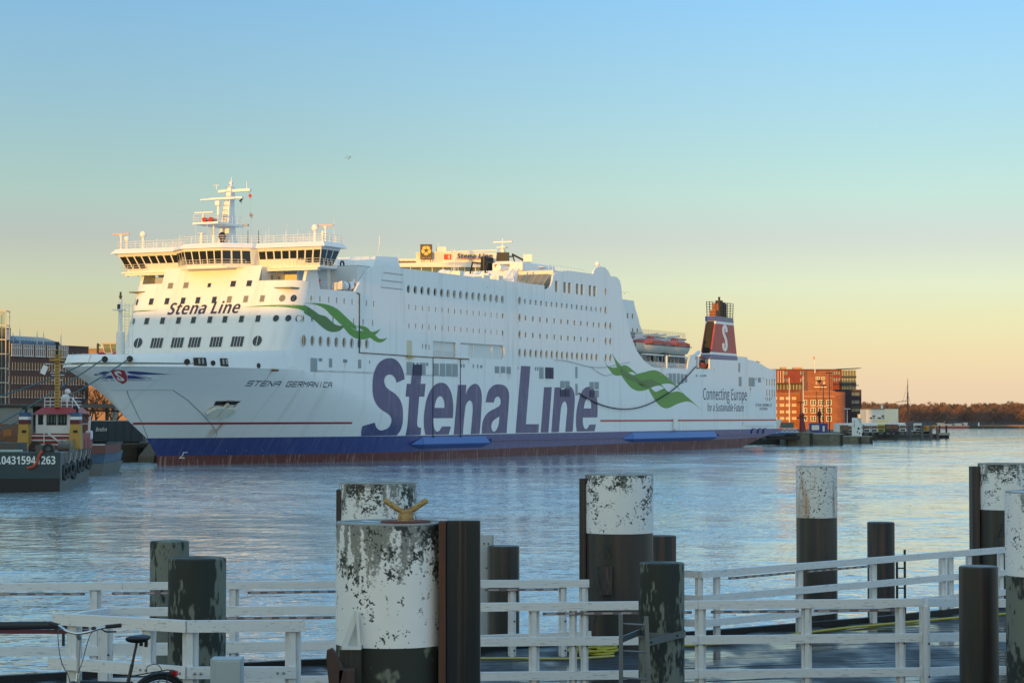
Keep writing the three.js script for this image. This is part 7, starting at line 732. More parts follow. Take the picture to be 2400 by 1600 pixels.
// ---------- foreground: pier deck, piles, rails, bicycle ----------
const weather = (w, h, f) => colourTexture(w, h, f);
const pileTex = {
  white: (sd, top, spot) => weather(512, 256, (u, v) => { const n = fbm(u * 24 + sd, v * 8 + sd, 5), st = fbm(u * 64 + sd, v * 3.2, 4), f = 0.55 * fbm(u * 120 + sd * 3, v * 40, 3) + 0.45 * fbm(u * 260 + sd, v * 90, 2), w = v + 0.35 * (fbm(u * 5 + sd, 2.5, 3) - 0.5); let c = [0.74 + 0.06 * (n - 0.5), 0.76 + 0.06 * (n - 0.5), 0.76 + 0.06 * (n - 0.5)]; const mil = clamp((st - (1.12 - top * w) + 0.9 * (f - 0.5) + 0.5 * (n - 0.5)) * 6, 0, 1) * 0.85; c = [lerp(c[0], 0.12, mil), lerp(c[1], 0.13, mil), lerp(c[2], 0.11, mil)]; const sp = f > 0.97 - spot * (0.30 + 0.24 * clamp(w, 0, 1)) * clamp(n * 2.6 - 0.5, 0.3, 1.25) ? 1 : 0; if (sp) c = [0.03, 0.034, 0.032]; return c; }),
  rusty: (sd) => weather(256, 256, (u, v) => { const n = fbm(u * 20 + sd, v * 8, 4), f = fbm(u * 100, v * 42 + sd, 3), s = fbm(u * 22 + sd, v * 0.8, 3); let c = [0.64, 0.65, 0.64]; const r = clamp((s - 0.52) * 6 * (0.3 + v), 0, 0.8); c = [lerp(c[0], 0.35, r), lerp(c[1], 0.17, r), lerp(c[2], 0.06, r)]; if (f > 0.735 - 0.06 * n) c = [0.05, 0.05, 0.045]; return c; }),
  moss: (sd, k) => weather(256, 512, (u, v) => { const n = fbm(u * 12 + sd, v * 22 + sd, 5), f = fbm(u * 60 + sd, v * 90, 3), b = fbm(u * 5 + sd, v * 4, 3); const a = clamp((n * 0.55 + f * 0.45 + 0.5 * (b - 0.5) - (0.56 - k * v)) * 12, 0, 1); const g = fbm(u * 9, v * 14 + sd, 3); const base = [0.017 + 0.012 * g, 0.021 + 0.014 * g, 0.018 + 0.008 * g]; return [lerp(base[0], 0.19, a * 0.8), lerp(base[1], 0.205, a * 0.8), lerp(base[2], 0.165, a * 0.8)]; }),
  dark: (sd, r) => weather(256, 512, (u, v) => { const n = fbm(u * 8 + sd, v * 6, 4), s = clamp((fbm(u * 16 + sd, v * 3 + sd, 4) - 0.5) * 4, 0, 1) * r; return [0.018 + 0.012 * n + s * 0.075, 0.022 + 0.012 * n + s * 0.022, 0.022 + 0.01 * n + s * 0.012]; }),
};
const pm = (t, rough = 0.6) => mat(1, 1, 1, rough, 0, { map: t, bumpMap: t, bumpScale: 0.006 });
const PM = { white: pm(pileTex.white(3, 0.95, 0.78)), white2: pm(pileTex.white(11, 0.85, 0.86)), rusty: pm(pileTex.rusty(5)), moss: pm(pileTex.moss(2, 0.12), 0.8), moss2: pm(pileTex.moss(9, 0.2), 0.8), dark: pm(pileTex.dark(4, 0.5), 0.42), rust: pm(pileTex.dark(8, 1.0), 0.6), streak: pm(pileTex.moss(15, 0.06), 0.8) };
function cylTop(r, y0, y1, seg = 40, e = 0.02) { const g = new THREE.LatheGeometry([[r, y0], [r, y1 - e], [r - e * 0.4, y1 - e * 0.3], [r - e, y1], [0.0001, y1]].map((p) => new THREE.Vector2(p[0], p[1])), seg).rotateY(Math.PI); const uv = g.attributes.uv, p = g.attributes.position; for (let i = 0; i < uv.count; i++) uv.setY(i, p.getY(i) < y0 + 1e-4 ? Math.max(0, 1 - (y1 - y0) / 2.2) : 1 - (y1 - p.getY(i)) / 2.2 > 0.99 ? 0.995 : 1 - (y1 - p.getY(i)) / 2.2); return g; }
function headUV(g, y0, y1) { const uv = g.attributes.uv, p = g.attributes.position; for (let i = 0; i < uv.count; i++) uv.setY(i, clamp((p.getY(i) - y0) / (y1 - y0), 0.004, 0.994)); return g; }
function pile(x, z, r, top, label, o = {}) {
  const t = thing('mooring_pile', label, 'pile', [x, 0, z], o.turn || 0, 'steel mooring piles round the pier');
  if (o.white) { mesh('shaft', cylTop(r, -3, o.white + 0.01), o.mat || PM.dark, t); const c = mesh('painted_head', headUV(cylTop(r + 0.004, o.white, top, 48), o.white, top), o.wm || PM.white, t); if (o.cap !== false) mesh('rim', new THREE.TorusGeometry(r - 0.01, 0.012, 6, 40).rotateX(Math.PI / 2), mat(0.3, 0.31, 0.3, 0.7), c, 0, top, 0); } else mesh('shaft', cylTop(r, -3, top), o.mat || PM.dark, t);
  return t;
}
const beamL = (t, r, top, x0, w, d = 0.4) => { const m = PM.rust; mesh('fender_beam', new MB().box(x0, x0 + w, -3, top, -d / 2, d / 2).geo(), m, t); };
// the big near pile with cleat, bracket and sheet-steel fender
{
  const t = pile(-1.08, -19.6, 0.49, 5.95, 'thickest white topped mooring pile in front, with a yellow cleat on it', { white: 4.88, wm: PM.white, mat: PM.streak });
  const fb = mesh('fender_beam', new MB().rbox(0.50, 0.80, -3, 5.985, 0.02, 0.34, 0.01).geo(), mat(1, 1, 1, 0.28, 0.15, { map: weather(128, 512, (u, v) => { const n = fbm(u * 5, v * 7, 4), s = fbm(u * 12, v * 2 + 3, 4), r = clamp((s - 0.56) * 6, 0, 1) * 0.7; const b = [0.008 + 0.012 * n, 0.014 + 0.014 * n, 0.02 + 0.018 * n]; return [lerp(b[0], 0.12, r), lerp(b[1], 0.055, r), lerp(b[2], 0.025, r)]; }) }), t);
  mesh('fender_flange', new MB().rbox(0.435, 0.50, -3, 5.975, 0.1, 0.38, 0.008).geo(), mat(1, 1, 1, 0.75, 0, { map: weather(64, 512, (u, v) => { const n = fbm(u * 3, v * 20, 4); return [0.05 + 0.06 * n, 0.022 + 0.02 * n, 0.014 + 0.01 * n]; }) }), t); mesh('bolt_hole', new MB().cyl([0.765, 5.86, 0.33], [0.765, 5.86, 0.352], 0.018, 0.018, 12).geo(), M.black, t);
  mesh('fender_rib', new MB().box(0.60, 0.612, -3, 5.55, 0.34, 0.352).geo(), M.steelDark, t);
  const wt = mat(0.6, 0.62, 0.62, 0.6), br = new MB(); br.bar([-0.27, 5.2, 0.48], [-0.38, 4.9, 0.5], 0.025, 0.05).bar([-0.27, 5.2, 0.48], [-0.245, 4.9, 0.5], 0.025, 0.05).box(-0.4, -0.23, 4.875, 4.905, 0.36, 0.53).slab([-0.36, 4.9, 0.44], [-0.25, 4.9, 0.44], [-0.265, 5.17, 0.43], [-0.28, 5.17, 0.43], 0.01); br.build('bracket', wt, t); mesh('bracket_post', new MB().box(-0.42, -0.23, 3, 4.875, 0.36, 0.5).geo(), PM.dark, t);
}
{
  const och = mat(1, 1, 1, 0.65, 0, { map: weather(128, 128, (u, v) => { const n = fbm(u * 9, v * 9, 4), r = clamp((n - 0.5) * 6, 0, 0.8); return [lerp(0.4, 0.22, r), lerp(0.27, 0.08, r), lerp(0.09, 0.03, r)]; }) });
  const t = thing('mooring_cleat', 'yellow two horned mooring cleat on top of the thick white pile', 'cleat', [-0.95, 5.95, -19.6]); mesh('base_plate', new MB().cyl([0, 0, 0], [0, 0.018, 0], 0.23, 0.22, 28).geo(), mat(0.13, 0.035, 0.02, 0.8), t); mesh('post', new MB().box(-0.055, 0.055, 0.018, 0.11, -0.05, 0.05).add(new THREE.CylinderGeometry(0.06, 0.075, 0.09, 16).translate(0, 0.063, 0)).geo(), och, t); for (const s of [-1, 1]) mesh('horn', new MB().tube([[0, 0.09, 0], [s * 0.06, 0.115, 0], [s * 0.12, 0.155, 0], [s * 0.175, 0.19, 0]], 0.027, 12, 10).sph([s * 0.175, 0.19, 0], 0.027).geo(), och, t);
}
{ const t = thing('steel_guide', 'dark brown bent steel guide standing left of the thick pile', 'guide', [-1.45, 0, -18.9]); const m = mat(0.045, 0.024, 0.022, 0.5); mesh('plate', new MB().rbox(-0.045, 0.1, 2, 4.73, -0.1, 0.02, 0.01).box(0.03, 0.1, 2, 4.72, 0.02, 0.06).geo(), m, t); mesh('hook', new MB().ext(poly([[-0.06, 4.45], [0.0, 4.72], [-0.07, 4.86], [-0.1, 4.9], [-0.135, 4.885], [-0.14, 4.82], [-0.1, 4.45]]), -0.06, 0.02, 0.008).geo(), m, t); }
{ const t = pile(-1.83, -30, 0.525, 5.99, 'white spotted mooring pile half hidden behind the thick one', { white: 5.0, wm: PM.white2 }); beamL(t, 0.525, 5.9, -0.56, 0.06); }
{ const t = pile(1.65, -33.8, 0.525, 6.0, 'wide white topped mooring pile in the middle with a dark beam on its left', { white: 5.11, wm: pm(pileTex.white(21, 0.72, 0.9)) }); beamL(t, 0.525, 5.94, -0.61, 0.09, 0.3); mesh('warning_frame', new MB().bar([-0.34, 4.75, 0.55], [-0.25, 4.95, 0.55], 0.015).bar([-0.16, 4.75, 0.55], [-0.25, 4.95, 0.55], 0.015).box(-0.37, -0.13, 4.2, 4.62, 0.5, 0.56).geo(), PM.rust, t); mesh('guide_arm', new MB().tube([[-0.42, 4.6, 0.56], [-0.36, 4.4, 0.6], [-0.36, 4.0, 0.6], [-0.42, 3.7, 0.58]], 0.015, 16, 6).geo(), PM.rust, t); }
pile(5.49, -39.5, 0.366, 5.99, 'slim white topped mooring pile streaked with rust at the right', { white: 5.08, wm: PM.rusty });
{ const t = pile(9.47, -42, 0.53, 5.99, 'white topped mooring pile at the right edge with a dark beam on its left', { white: 5.12, wm: PM.white2 }); beamL(t, 0.53, 5.94, -0.68, 0.14, 0.3); mesh('warning_frame', new MB().bar([-0.3, 4.6, 0.5], [-0.21, 4.85, 0.5], 0.02).bar([-0.12, 4.6, 0.5], [-0.21, 4.85, 0.5], 0.02).box(-0.32, -0.1, 4.3, 4.6, 0.42, 0.54).geo(), PM.rust, t); }
pile(6.4, -26, 0.54, 6.0, 'white topped mooring pile cut by the right picture edge, nearest there', { white: 5.02, wm: pm(pileTex.white(31, 0.5, 0.7)), mat: PM.moss2 });
pile(5.74, -27, 0.239, 5.06, 'short dark pile between the corner post and the right edge'); pile(7.57, -45, 0.278, 4.73, 'short rust brown pile with a ladder behind the far railing', { mat: PM.rust }); pile(1.77, -26, 0.272, 5.17, 'short mossy pile with a grey ladder strapped to it', { mat: PM.moss }); pile(2.52, -37, 0.25, 4.89, 'short dark brown pile against the wide white topped one', { mat: PM.rust }); pile(-0.14, -36, 0.262, 4.78, 'short grey pile just right of the thick white one'); pile(-5.23, -33.5, 0.295, 5.0, 'farther of two short lichened piles at the left', { mat: PM.moss2 }); pile(-3.3, -23, 0.302, 5.42, 'nearer of two short lichened piles at the left', { mat: PM.moss });
{ const g = mat(0.16, 0.18, 0.19, 0.45, 0.6); const t = thing('ladder', 'grey steel ladder strapped to the short mossy pile', 'ladder', [1.415, 0, -25.35]); mesh('rail', new MB().bar([-0.155, 1, 0.02], [-0.16, 4.62, 0.02], 0.045, 0.09).geo(), g, t); mesh('rail', new MB().bar([0.165, 1, 0.1], [0.155, 4.0, 0.1], 0.045, 0.09).bar([0.155, 4.0, 0.1], [0.13, 4.6, 0.08], 0.045, 0.09).geo(), g, t); for (const y of [4.51, 4.2, 3.89, 3.58]) mesh('rung', new MB().cyl([-0.15, y, 0.02], [0.155, y - 0.01, 0.1], 0.014, 0.014, 8).geo(), g, t); const bd = mesh('clamp', new MB().add(new THREE.CylinderGeometry(0.285, 0.285, 0.075, 32, 1, true).translate(0.355, 4.33, -0.65)).geo(), mat(0.16, 0.18, 0.19, 0.45, 0.6, { side: THREE.DoubleSide }), t); mesh('clamp_arm', new MB().bar([0.15, 4.3, 0.08], [0.6, 4.345, -0.5], 0.02, 0.08).bar([-0.14, 4.33, 0], [0.1, 4.36, -0.55], 0.02, 0.07).geo(), g, bd); for (const x of [0.19, 0.52]) mesh('bolt', new MB().sph([x, x < 0.3 ? 4.3 : 4.335, x < 0.3 ? 0.05 : -0.38], 0.014).geo(), M.black, bd); }
{ const t = thing('ladder', 'thin dark ladder beside the rust brown pile', 'ladder', [8.02, 0, -44.8]); for (const x of [0, -0.16]) mesh('rail', new MB().box(x - 0.02, x + 0.02, 2, x ? 4.0 : 4.18, -0.03, 0.03).geo(), M.steelDark, t); for (const y of [3.55, 3.75, 3.95]) mesh('rung', new MB().cyl([-0.16, y - 0.15, 0], [0, y - 0.15, 0], 0.016, 0.016, 6).geo(), M.steelDark, t); }
// pier deck
const EDGE = [[-9.5, 28.1], [-6.83, 29.37], [-3.03, 31.27], [-2.52, 31.43], [-0.47, 33.2], [1.34, 34.58], [3.03, 35.44], [6.19, 37.86], [8.37, 39.93], [14, 45]];
const edgeDepth = (x) => { for (let i = 1; i < EDGE.length; i++) if (x <= EDGE[i][0]) { const [a, b] = [EDGE[i - 1], EDGE[i]]; return lerp(a[1], b[1], (x - a[0]) / (b[0] - a[0])); } return 45; };
{
  seed = 77; const pl = new MB(), D = V(1, 0, -0.3).normalize(), Nn = V(0.3, 0, 1).normalize();
  for (let r = 0; r < 155; r++) { let x = null; const row = []; for (let s = -14; s < 16; s += 0.1) { const p = V(0, 0, -25.6).addScaledVector(Nn, 4.0 - r * 0.145).addScaledVector(D, s), ok = -p.z < edgeDepth(p.x) && -p.z > 25.6 && p.x > -9.4 && p.x < 13.5; if (ok) { if (x === null) x = s; } else if (x !== null) { row.push([x, s]); x = null; } } if (x !== null) row.push([x, 16]); for (const [a, b] of row) { let s = a; while (s < b - 0.05) { const e = Math.min(b, s + rr(2.6, 4.4)), p = V(0, 0, -25.6).addScaledVector(Nn, 4.0 - r * 0.145), dy = rr(-0.004, 0.004); const A = p.clone().addScaledVector(D, s + 0.004).setY(3.34 + dy), B = p.clone().addScaledVector(D, e - 0.004).setY(3.34 + dy + rr(-0.003, 0.003)); pl.bar(A, B, 0.134, 0.04); s = e; } } }
  const wet = dataTexture(256, 256, (u, v) => { const n = fbm(u * 12, v * 5, 4); return [0, clamp(0.22 + (n - 0.42) * 1.9, 0.1, 0.75), 0]; });
  const g = pl.geo(), p = g.attributes.position, uv = g.attributes.uv; for (let i = 0; i < p.count; i++) uv.setXY(i, p.getX(i) / 9, p.getZ(i) / 9);
  const t = thing('pier_deck', 'dark wet plank deck of the pier between the white railings', 'pier'); const k = mesh('planking', g, mat(1, 1, 1, 1, 0, { roughnessMap: wet, map: weather(256, 256, (u, v) => { const n = fbm(u * 30, v * 8, 4), m = fbm(u * 5, v * 5, 3); const q = 0.02 + 0.03 * n * m; return [q * 0.85, q * 0.95, q * 1.1]; }) }), t); k.userData.kind = 'stuff';
  const kb = new MB(); for (let i = 0; i + 1 < EDGE.length; i++) kb.bar([EDGE[i][0], 3.36, -EDGE[i][1]], [EDGE[i + 1][0], 3.36, -EDGE[i + 1][1]], 0.12, 0.16); mesh('kerb_beam', kb.geo(), M.black, t);
  mesh('substructure', (() => { const s = poly([...EDGE.map(([x, d]) => [x, d - 0.1]), [14, 25.6], [-9.5, 25.6]]); const q = new THREE.ExtrudeGeometry(s, { depth: 0.5, bevelEnabled: false }); q.rotateX(-Math.PI / 2); q.translate(0, 2.8, 0); return q; })(), M.black, t); for (const [x, d] of [[-6, 28], [-1, 31], [3.5, 33], [8, 37], [11, 40]]) mesh('pier_leg', new MB().cyl([x, -3, -d], [x, 2.85, -d], 0.2, 0.2, 12).geo(), PM.dark, t);
}
// white timber railings; every rail and post is a part
const paintTex = weather(512, 128, (u, v) => { const n = fbm(u * 14, v * 8, 4), s = fbm(u * 50, v * 10 + 7, 4), k = clamp((s - 0.68) * 7, 0, 0.5), m = 0.05 * (n - 0.5); return [lerp(0.70 + m, 0.22, k), lerp(0.71 + m, 0.22, k), lerp(0.72 + m, 0.2, k)]; });
const railMats = [0, 1, 2].map((i) => { const t = paintTex.clone(); t.offset.set(i * 0.37, i * 0.21); t.needsUpdate = true; return mat(1, 1, 1, 0.55, 0, { map: t }); }), boltGeo = new THREE.SphereGeometry(0.014, 8, 6), stripMat = mat(0.16, 0.12, 0.12, 0.5), dashMat = mat(0.4, 0.36, 0.36, 0.4);
let railN = 0;
function timber(name, a, b, w, h, parent) { const g = new MB().bar(a, b, w, h).geo(), uv = g.attributes.uv; const k = railN++ % 3, sh = hash(railN, 9) * 3; for (let i = 0; i < uv.count; i++) uv.setXY(i, uv.getX(i) * 0.5 + sh, uv.getY(i) * 0.8 + sh); return mesh(name, g, railMats[k], parent); }
function railing(label, runs, posts, o = {}) { // runs: [[a, b], ...] top, middle ... rails; posts: [x, z, y0, y1, w]
  const t = thing('railing', label, 'railing', [0, 0, 0], 0, 'white timber railings of the pier');
  for (const [a, b, h = 0.11] of runs) { const A = V(...a), B = V(...b), L = A.distanceTo(B), n = Math.max(1, Math.round(L / 3.6)); for (let i = 0; i < n; i++) timber('rail', A.clone().lerp(B, i / n).addScaledVector(B.clone().sub(A).normalize(), i ? 0.004 : 0), A.clone().lerp(B, (i + 1) / n), 0.07, h, t); }
  for (const [x, z, y0, y1, w = 0.12] of posts) { const p = timber('post', [x, y0, z - 0.075], [x, y1, z - 0.075], w, 0.07, t); timber('post_half', [x + 0.0, y0, z - 0.01 + 0.0], [x, y1 - 0.02, z - 0.01], w * 0.45, 0.045, p); if (!o.noBolts) for (const y of [y1 - 0.5, y1 - 0.93]) if (y > y0) mesh('bolt', boltGeo, M.black, p, x + w * 0.3, y, z + 0.02); }
  if (o.strip) for (const [a, b] of o.strip) { const A = V(...a), B = V(...b), s = mesh('light_strip', new MB().bar(A, B, 0.03, 0.035).geo(), stripMat, t), L = A.distanceTo(B), n = Math.floor(L / 0.22), m = new MB(); for (let i = 0; i < n; i++) m.bar(A.clone().lerp(B, (i + 0.2) / n).add(V(0, 0, 0.02)), A.clone().lerp(B, (i + 0.75) / n).add(V(0, 0, 0.02)), 0.012, 0.022); mesh('light_segments', m.geo(), dashMat, s).userData.kind = 'stuff'; }
  return t;
}
const y3 = (y, k) => y - [0, 0.455, 0.9][k] - 0.055;
railing('long near railing along the pier, right of the thick pile', [0, 1, 2].flatMap((k) => [[[-0.5, y3(4.46, k), -28.72], [5.36, y3(4.52, k), -28.72]]]), [[0.29, -28.72, 3.3, 4.4, 0.14], [0.8, -28.72, 3.3, 4.4, 0.1], [0.95, -28.72, 3.3, 4.4, 0.1], [2.47, -28.72, 3.3, 4.42, 0.14], [3.86, -28.72, 3.3, 4.43, 0.13], [5.09, -28.72, 3.3, 4.44, 0.12]], { strip: [[[0.4, 4.32, -28.7], [2.35, 4.34, -28.7]], [[2.6, 4.345, -28.7], [3.75, 4.355, -28.7]], [[3.95, 4.36, -28.7], [5.0, 4.37, -28.7]]] });
railing('short railing turning the corner beside the short dark pile', [0, 1, 2].flatMap((k) => [[[5.4, y3(4.52, k), -28.7], [6.1, y3(4.45, k), -29.5]], [[6.1, y3(4.45, k), -29.5], [7.2, y3(4.45, k), -29.4]]]), [[5.4, -28.66, 3.3, 4.44, 0.13], [6.45, -29.4, 3.3, 4.4, 0.12]]);
railing('near railing left of the thick pile, behind the lichened pile', [[[-5.3, 4.36, -28.5], [-1.4, 4.38, -28.75]], [[-5.33, 4.46, -26.5], [-5.26, 4.36, -28.5]], [[-5.3, 3.9, -28.5], [-1.4, 3.92, -28.75]], [[-5.3, 3.45, -28.5], [-1.4, 3.47, -28.75]]], [[-5.27, -28.4, 3.2, 4.32, 0.18], [-2.05, -28.75, 3.2, 4.34, 0.14]], { strip: [[[-4.2, 4.27, -28.55], [-1.5, 4.28, -28.7]]] });
railing('outer railing on the water side at the left', [[[-9.2, 4.37, -32.4], [-2.3, 4.42, -32.4]], [[-9.2, 3.42, -32.4], [-4.2, 3.46, -32.4], 0.14], [[-4.2, 3.48, -32.4], [-2.3, 3.55, -32.4], 0.14]], [[-6.16, -32.4, 2.3, 4.34, 0.16], [-4.11, -32.4, 2.3, 4.36, 0.14], [-8.3, -32.4, 2.3, 4.34, 0.16]], { noBolts: true, strip: [[[-7.6, 4.28, -32.38], [-6.3, 4.28, -32.38]], [[-5.9, 4.29, -32.38], [-4.3, 4.3, -32.38]], [[-3.9, 4.3, -32.38], [-2.4, 4.32, -32.38]]] });
{ const t = thing('fender_float', 'dark red edged fender log floating along the outer railing', 'fender', [-8, 0, -33.2]); mesh('log', new MB().cyl([-2, 3.72, 0], [1.6, 3.75, 0], 0.06, 0.06, 10).geo(), M.steelDark, t); mesh('red_edge', new MB().box(-2, 1.6, 3.62, 3.68, -0.04, 0.04).geo(), mat(0.12, 0.02, 0.03, 0.6), t); mesh('hanger', new MB().box(-1.4, -1.36, 3.4, 3.72, -0.02, 0.02).box(1.2, 1.24, 3.4, 3.72, -0.02, 0.02).geo(), M.steelDark, t); }
railing('outer railing ending at the gate, right of the short grey pile', [[[-2.3, 4.42, -32.4], [1.14, 4.435, -32.4]], [[-2.3, 3.55, -32.4], [1.17, 3.68, -32.4]]], [[0.75, -32.4, 3.3, 4.38, 0.12], [1.06, -32.4, 3.3, 4.4, 0.13], [-0.0, -32.4, 3.3, 4.38, 0.12]], { strip: [[[-0.4, 4.34, -32.38], [0.68, 4.35, -32.38]]] });
railing('far railing running away to the right along the water', [[[2.92, 4.455, -33.9], [9.23, 4.415, -40.9]], [[2.92, 4.08, -33.9], [9.23, 3.99, -40.9]], [[2.92, 3.7, -33.9], [9.23, 3.63, -40.9]]], [[2.9, -33.95, 3.3, 4.42, 0.12], [3.2, -34.25, 3.3, 4.42, 0.11], [4.71, -35.9, 3.3, 4.42, 0.12], [6.2, -37.6, 3.3, 4.42, 0.12], [7.72, -39.3, 3.3, 4.4, 0.12], [7.9, -39.5, 3.3, 4.4, 0.12], [8.32, -39.9, 3.3, 4.4, 0.1], [9.1, -40.8, 3.3, 4.4, 0.11]], { noBolts: true, strip: [[[3.4, 4.36, -34.4], [4.6, 4.355, -35.75]], [[4.85, 4.355, -36.0], [6.1, 4.345, -37.4]]] });
railing('gate railing of close posts beside the wide white topped pile', [[[1.42, 4.415, -36], [2.3, 4.41, -36]], [[1.62, 4.445, -35], [2.9, 4.455, -33.95]], [[1.6, 4.06, -35], [2.9, 4.075, -33.95]], [[1.6, 3.68, -35], [2.9, 3.7, -33.95]]], [[1.55, -36, 3.3, 4.36, 0.2], [1.75, -35, 3.3, 4.4, 0.14], [1.98, -35.2, 3.3, 4.4, 0.2], [2.3, -35.1, 3.3, 4.4, 0.16]], { noBolts: true });
railing('closest white railing with a corner, behind the bicycle', [[[-4.63, 4.855, -22.2], [-3.18, 4.845, -21.5], 0.115], [[-3.18, 4.845, -21.5], [-2.03, 4.845, -21.6], 0.115], [[-4.67, 4.415, -22.2], [-3.18, 4.395, -21.5], 0.115], [[-3.18, 4.395, -21.5], [-2.12, 4.385, -21.6], 0.115]], [[-4.42, -22.12, 3.6, 4.81, 0.14], [-3.6, -21.72, 3.6, 4.8, 0.13], [-3.16, -21.52, 3.6, 4.8, 0.15], [-2.16, -21.6, 3.6, 4.8, 0.15]], { noBolts: true });
for (const [x, y, z] of [[-4.52, 4.41, -22.1], [-4.46, 4.41, -22.08], [-3.67, 4.4, -21.69], [-3.61, 4.4, -21.66], [-3.25, 4.39, -21.49], [-3.1, 4.39, -21.46], [-3.04, 4.39, -21.46], [-2.3, 4.385, -21.55], [-2.24, 4.385, -21.55]]) mesh('coach_bolt', boltGeo, mat(0.3, 0.3, 0.3, 0.4, 0.8), scene.children.find((c) => c.userData.label && c.userData.label.startsWith('closest white railing')), x, y, z);
{ const t = thing('notice_board', 'plain pale board standing on edge beside the short grey pile', 'board', [-0.42, 0, -36.2]); mesh('panel', new MB().box(-0.1, 0.1, 3.3, 4.94, -0.03, 0.03).geo(), mat(0.42, 0.46, 0.48, 0.6), t); mesh('edge_strip', new MB().box(0.1, 0.115, 3.3, 4.94, -0.04, 0.04).geo(), mat(0.2, 0.22, 0.23, 0.5), t); for (const [x, y] of [[-0.04, 4.8], [0.03, 4.8], [0.0, 4.4]]) mesh('bolt', boltGeo, M.black, t, x, y, 0.03); }
{ const t = thing('power_cabinet', 'pale grey power cabinet right of the bicycle', 'cabinet', [-2.7, 3.75, -20.85]); const g = mat(0.4, 0.45, 0.47, 0.5); mesh('body', new MB().rbox(-0.15, 0.14, 0, 0.86, -0.14, 0.1, 0.006).geo(), g, t); mesh('door', new MB().rbox(-0.1, 0.135, 0.03, 0.84, 0.1, 0.115, 0.006).geo(), g, t); mesh('lock', new MB().box(0.0, 0.03, 0.46, 0.52, 0.115, 0.125).geo(), M.black, t); }
{ // yellow hose: a coil and a long run beside the kerb
  const y = mat(0.42, 0.34, 0.02, 0.45); const t = thing('hose', 'yellow water hose coiled on the deck and running along its edge', 'hose'); const c = []; for (let i = 0; i <= 60; i++) { const a = i / 60 * Math.PI * 2 * 4.2, k = 0.75 + 0.25 * Math.sin(i * 0.7); c.push([1.2 + 0.38 * Math.cos(a) * k, 3.385 + 0.02 * (i / 60) * 3, -32.9 + 0.5 * Math.sin(a) * k]); } mesh('coil', new MB().tube(c, 0.022, 240, 8).geo(), y, t); mesh('run', new MB().tube([[1.25, 3.39, -33.4], [1.6, 3.41, -33.45], [1.94, 3.4, -33.4], [2.3, 3.39, -33.55], [2.67, 3.39, -33.67], [2.98, 3.39, -33.82], [3.71, 3.39, -34.4], [5.27, 3.39, -36.2], [6.48, 3.39, -37.25], [7.77, 3.39, -38.3], [9.5, 3.39, -39.6]], 0.022, 90, 8).geo(), y, t); mesh('run', new MB().tube([[1.5, 3.39, -32.2], [1.0, 3.38, -32.0], [0.62, 3.38, -31.94], [0.0, 3.38, -32.0], [-0.8, 3.38, -31.9]], 0.018, 30, 8).geo(), mat(0.45, 0.4, 0.12, 0.5), t); }
// quay apron under the bicycle and the promenade the picture is taken from
structure(mesh('quay_apron', new MB().box(-40, -1.95, -2, 3.75, -22.6, -11).geo(), M.quay)); structure(mesh('promenade', new MB().box(-60, 60, -2, 5.2, -11, 45).geo(), M.concrete));
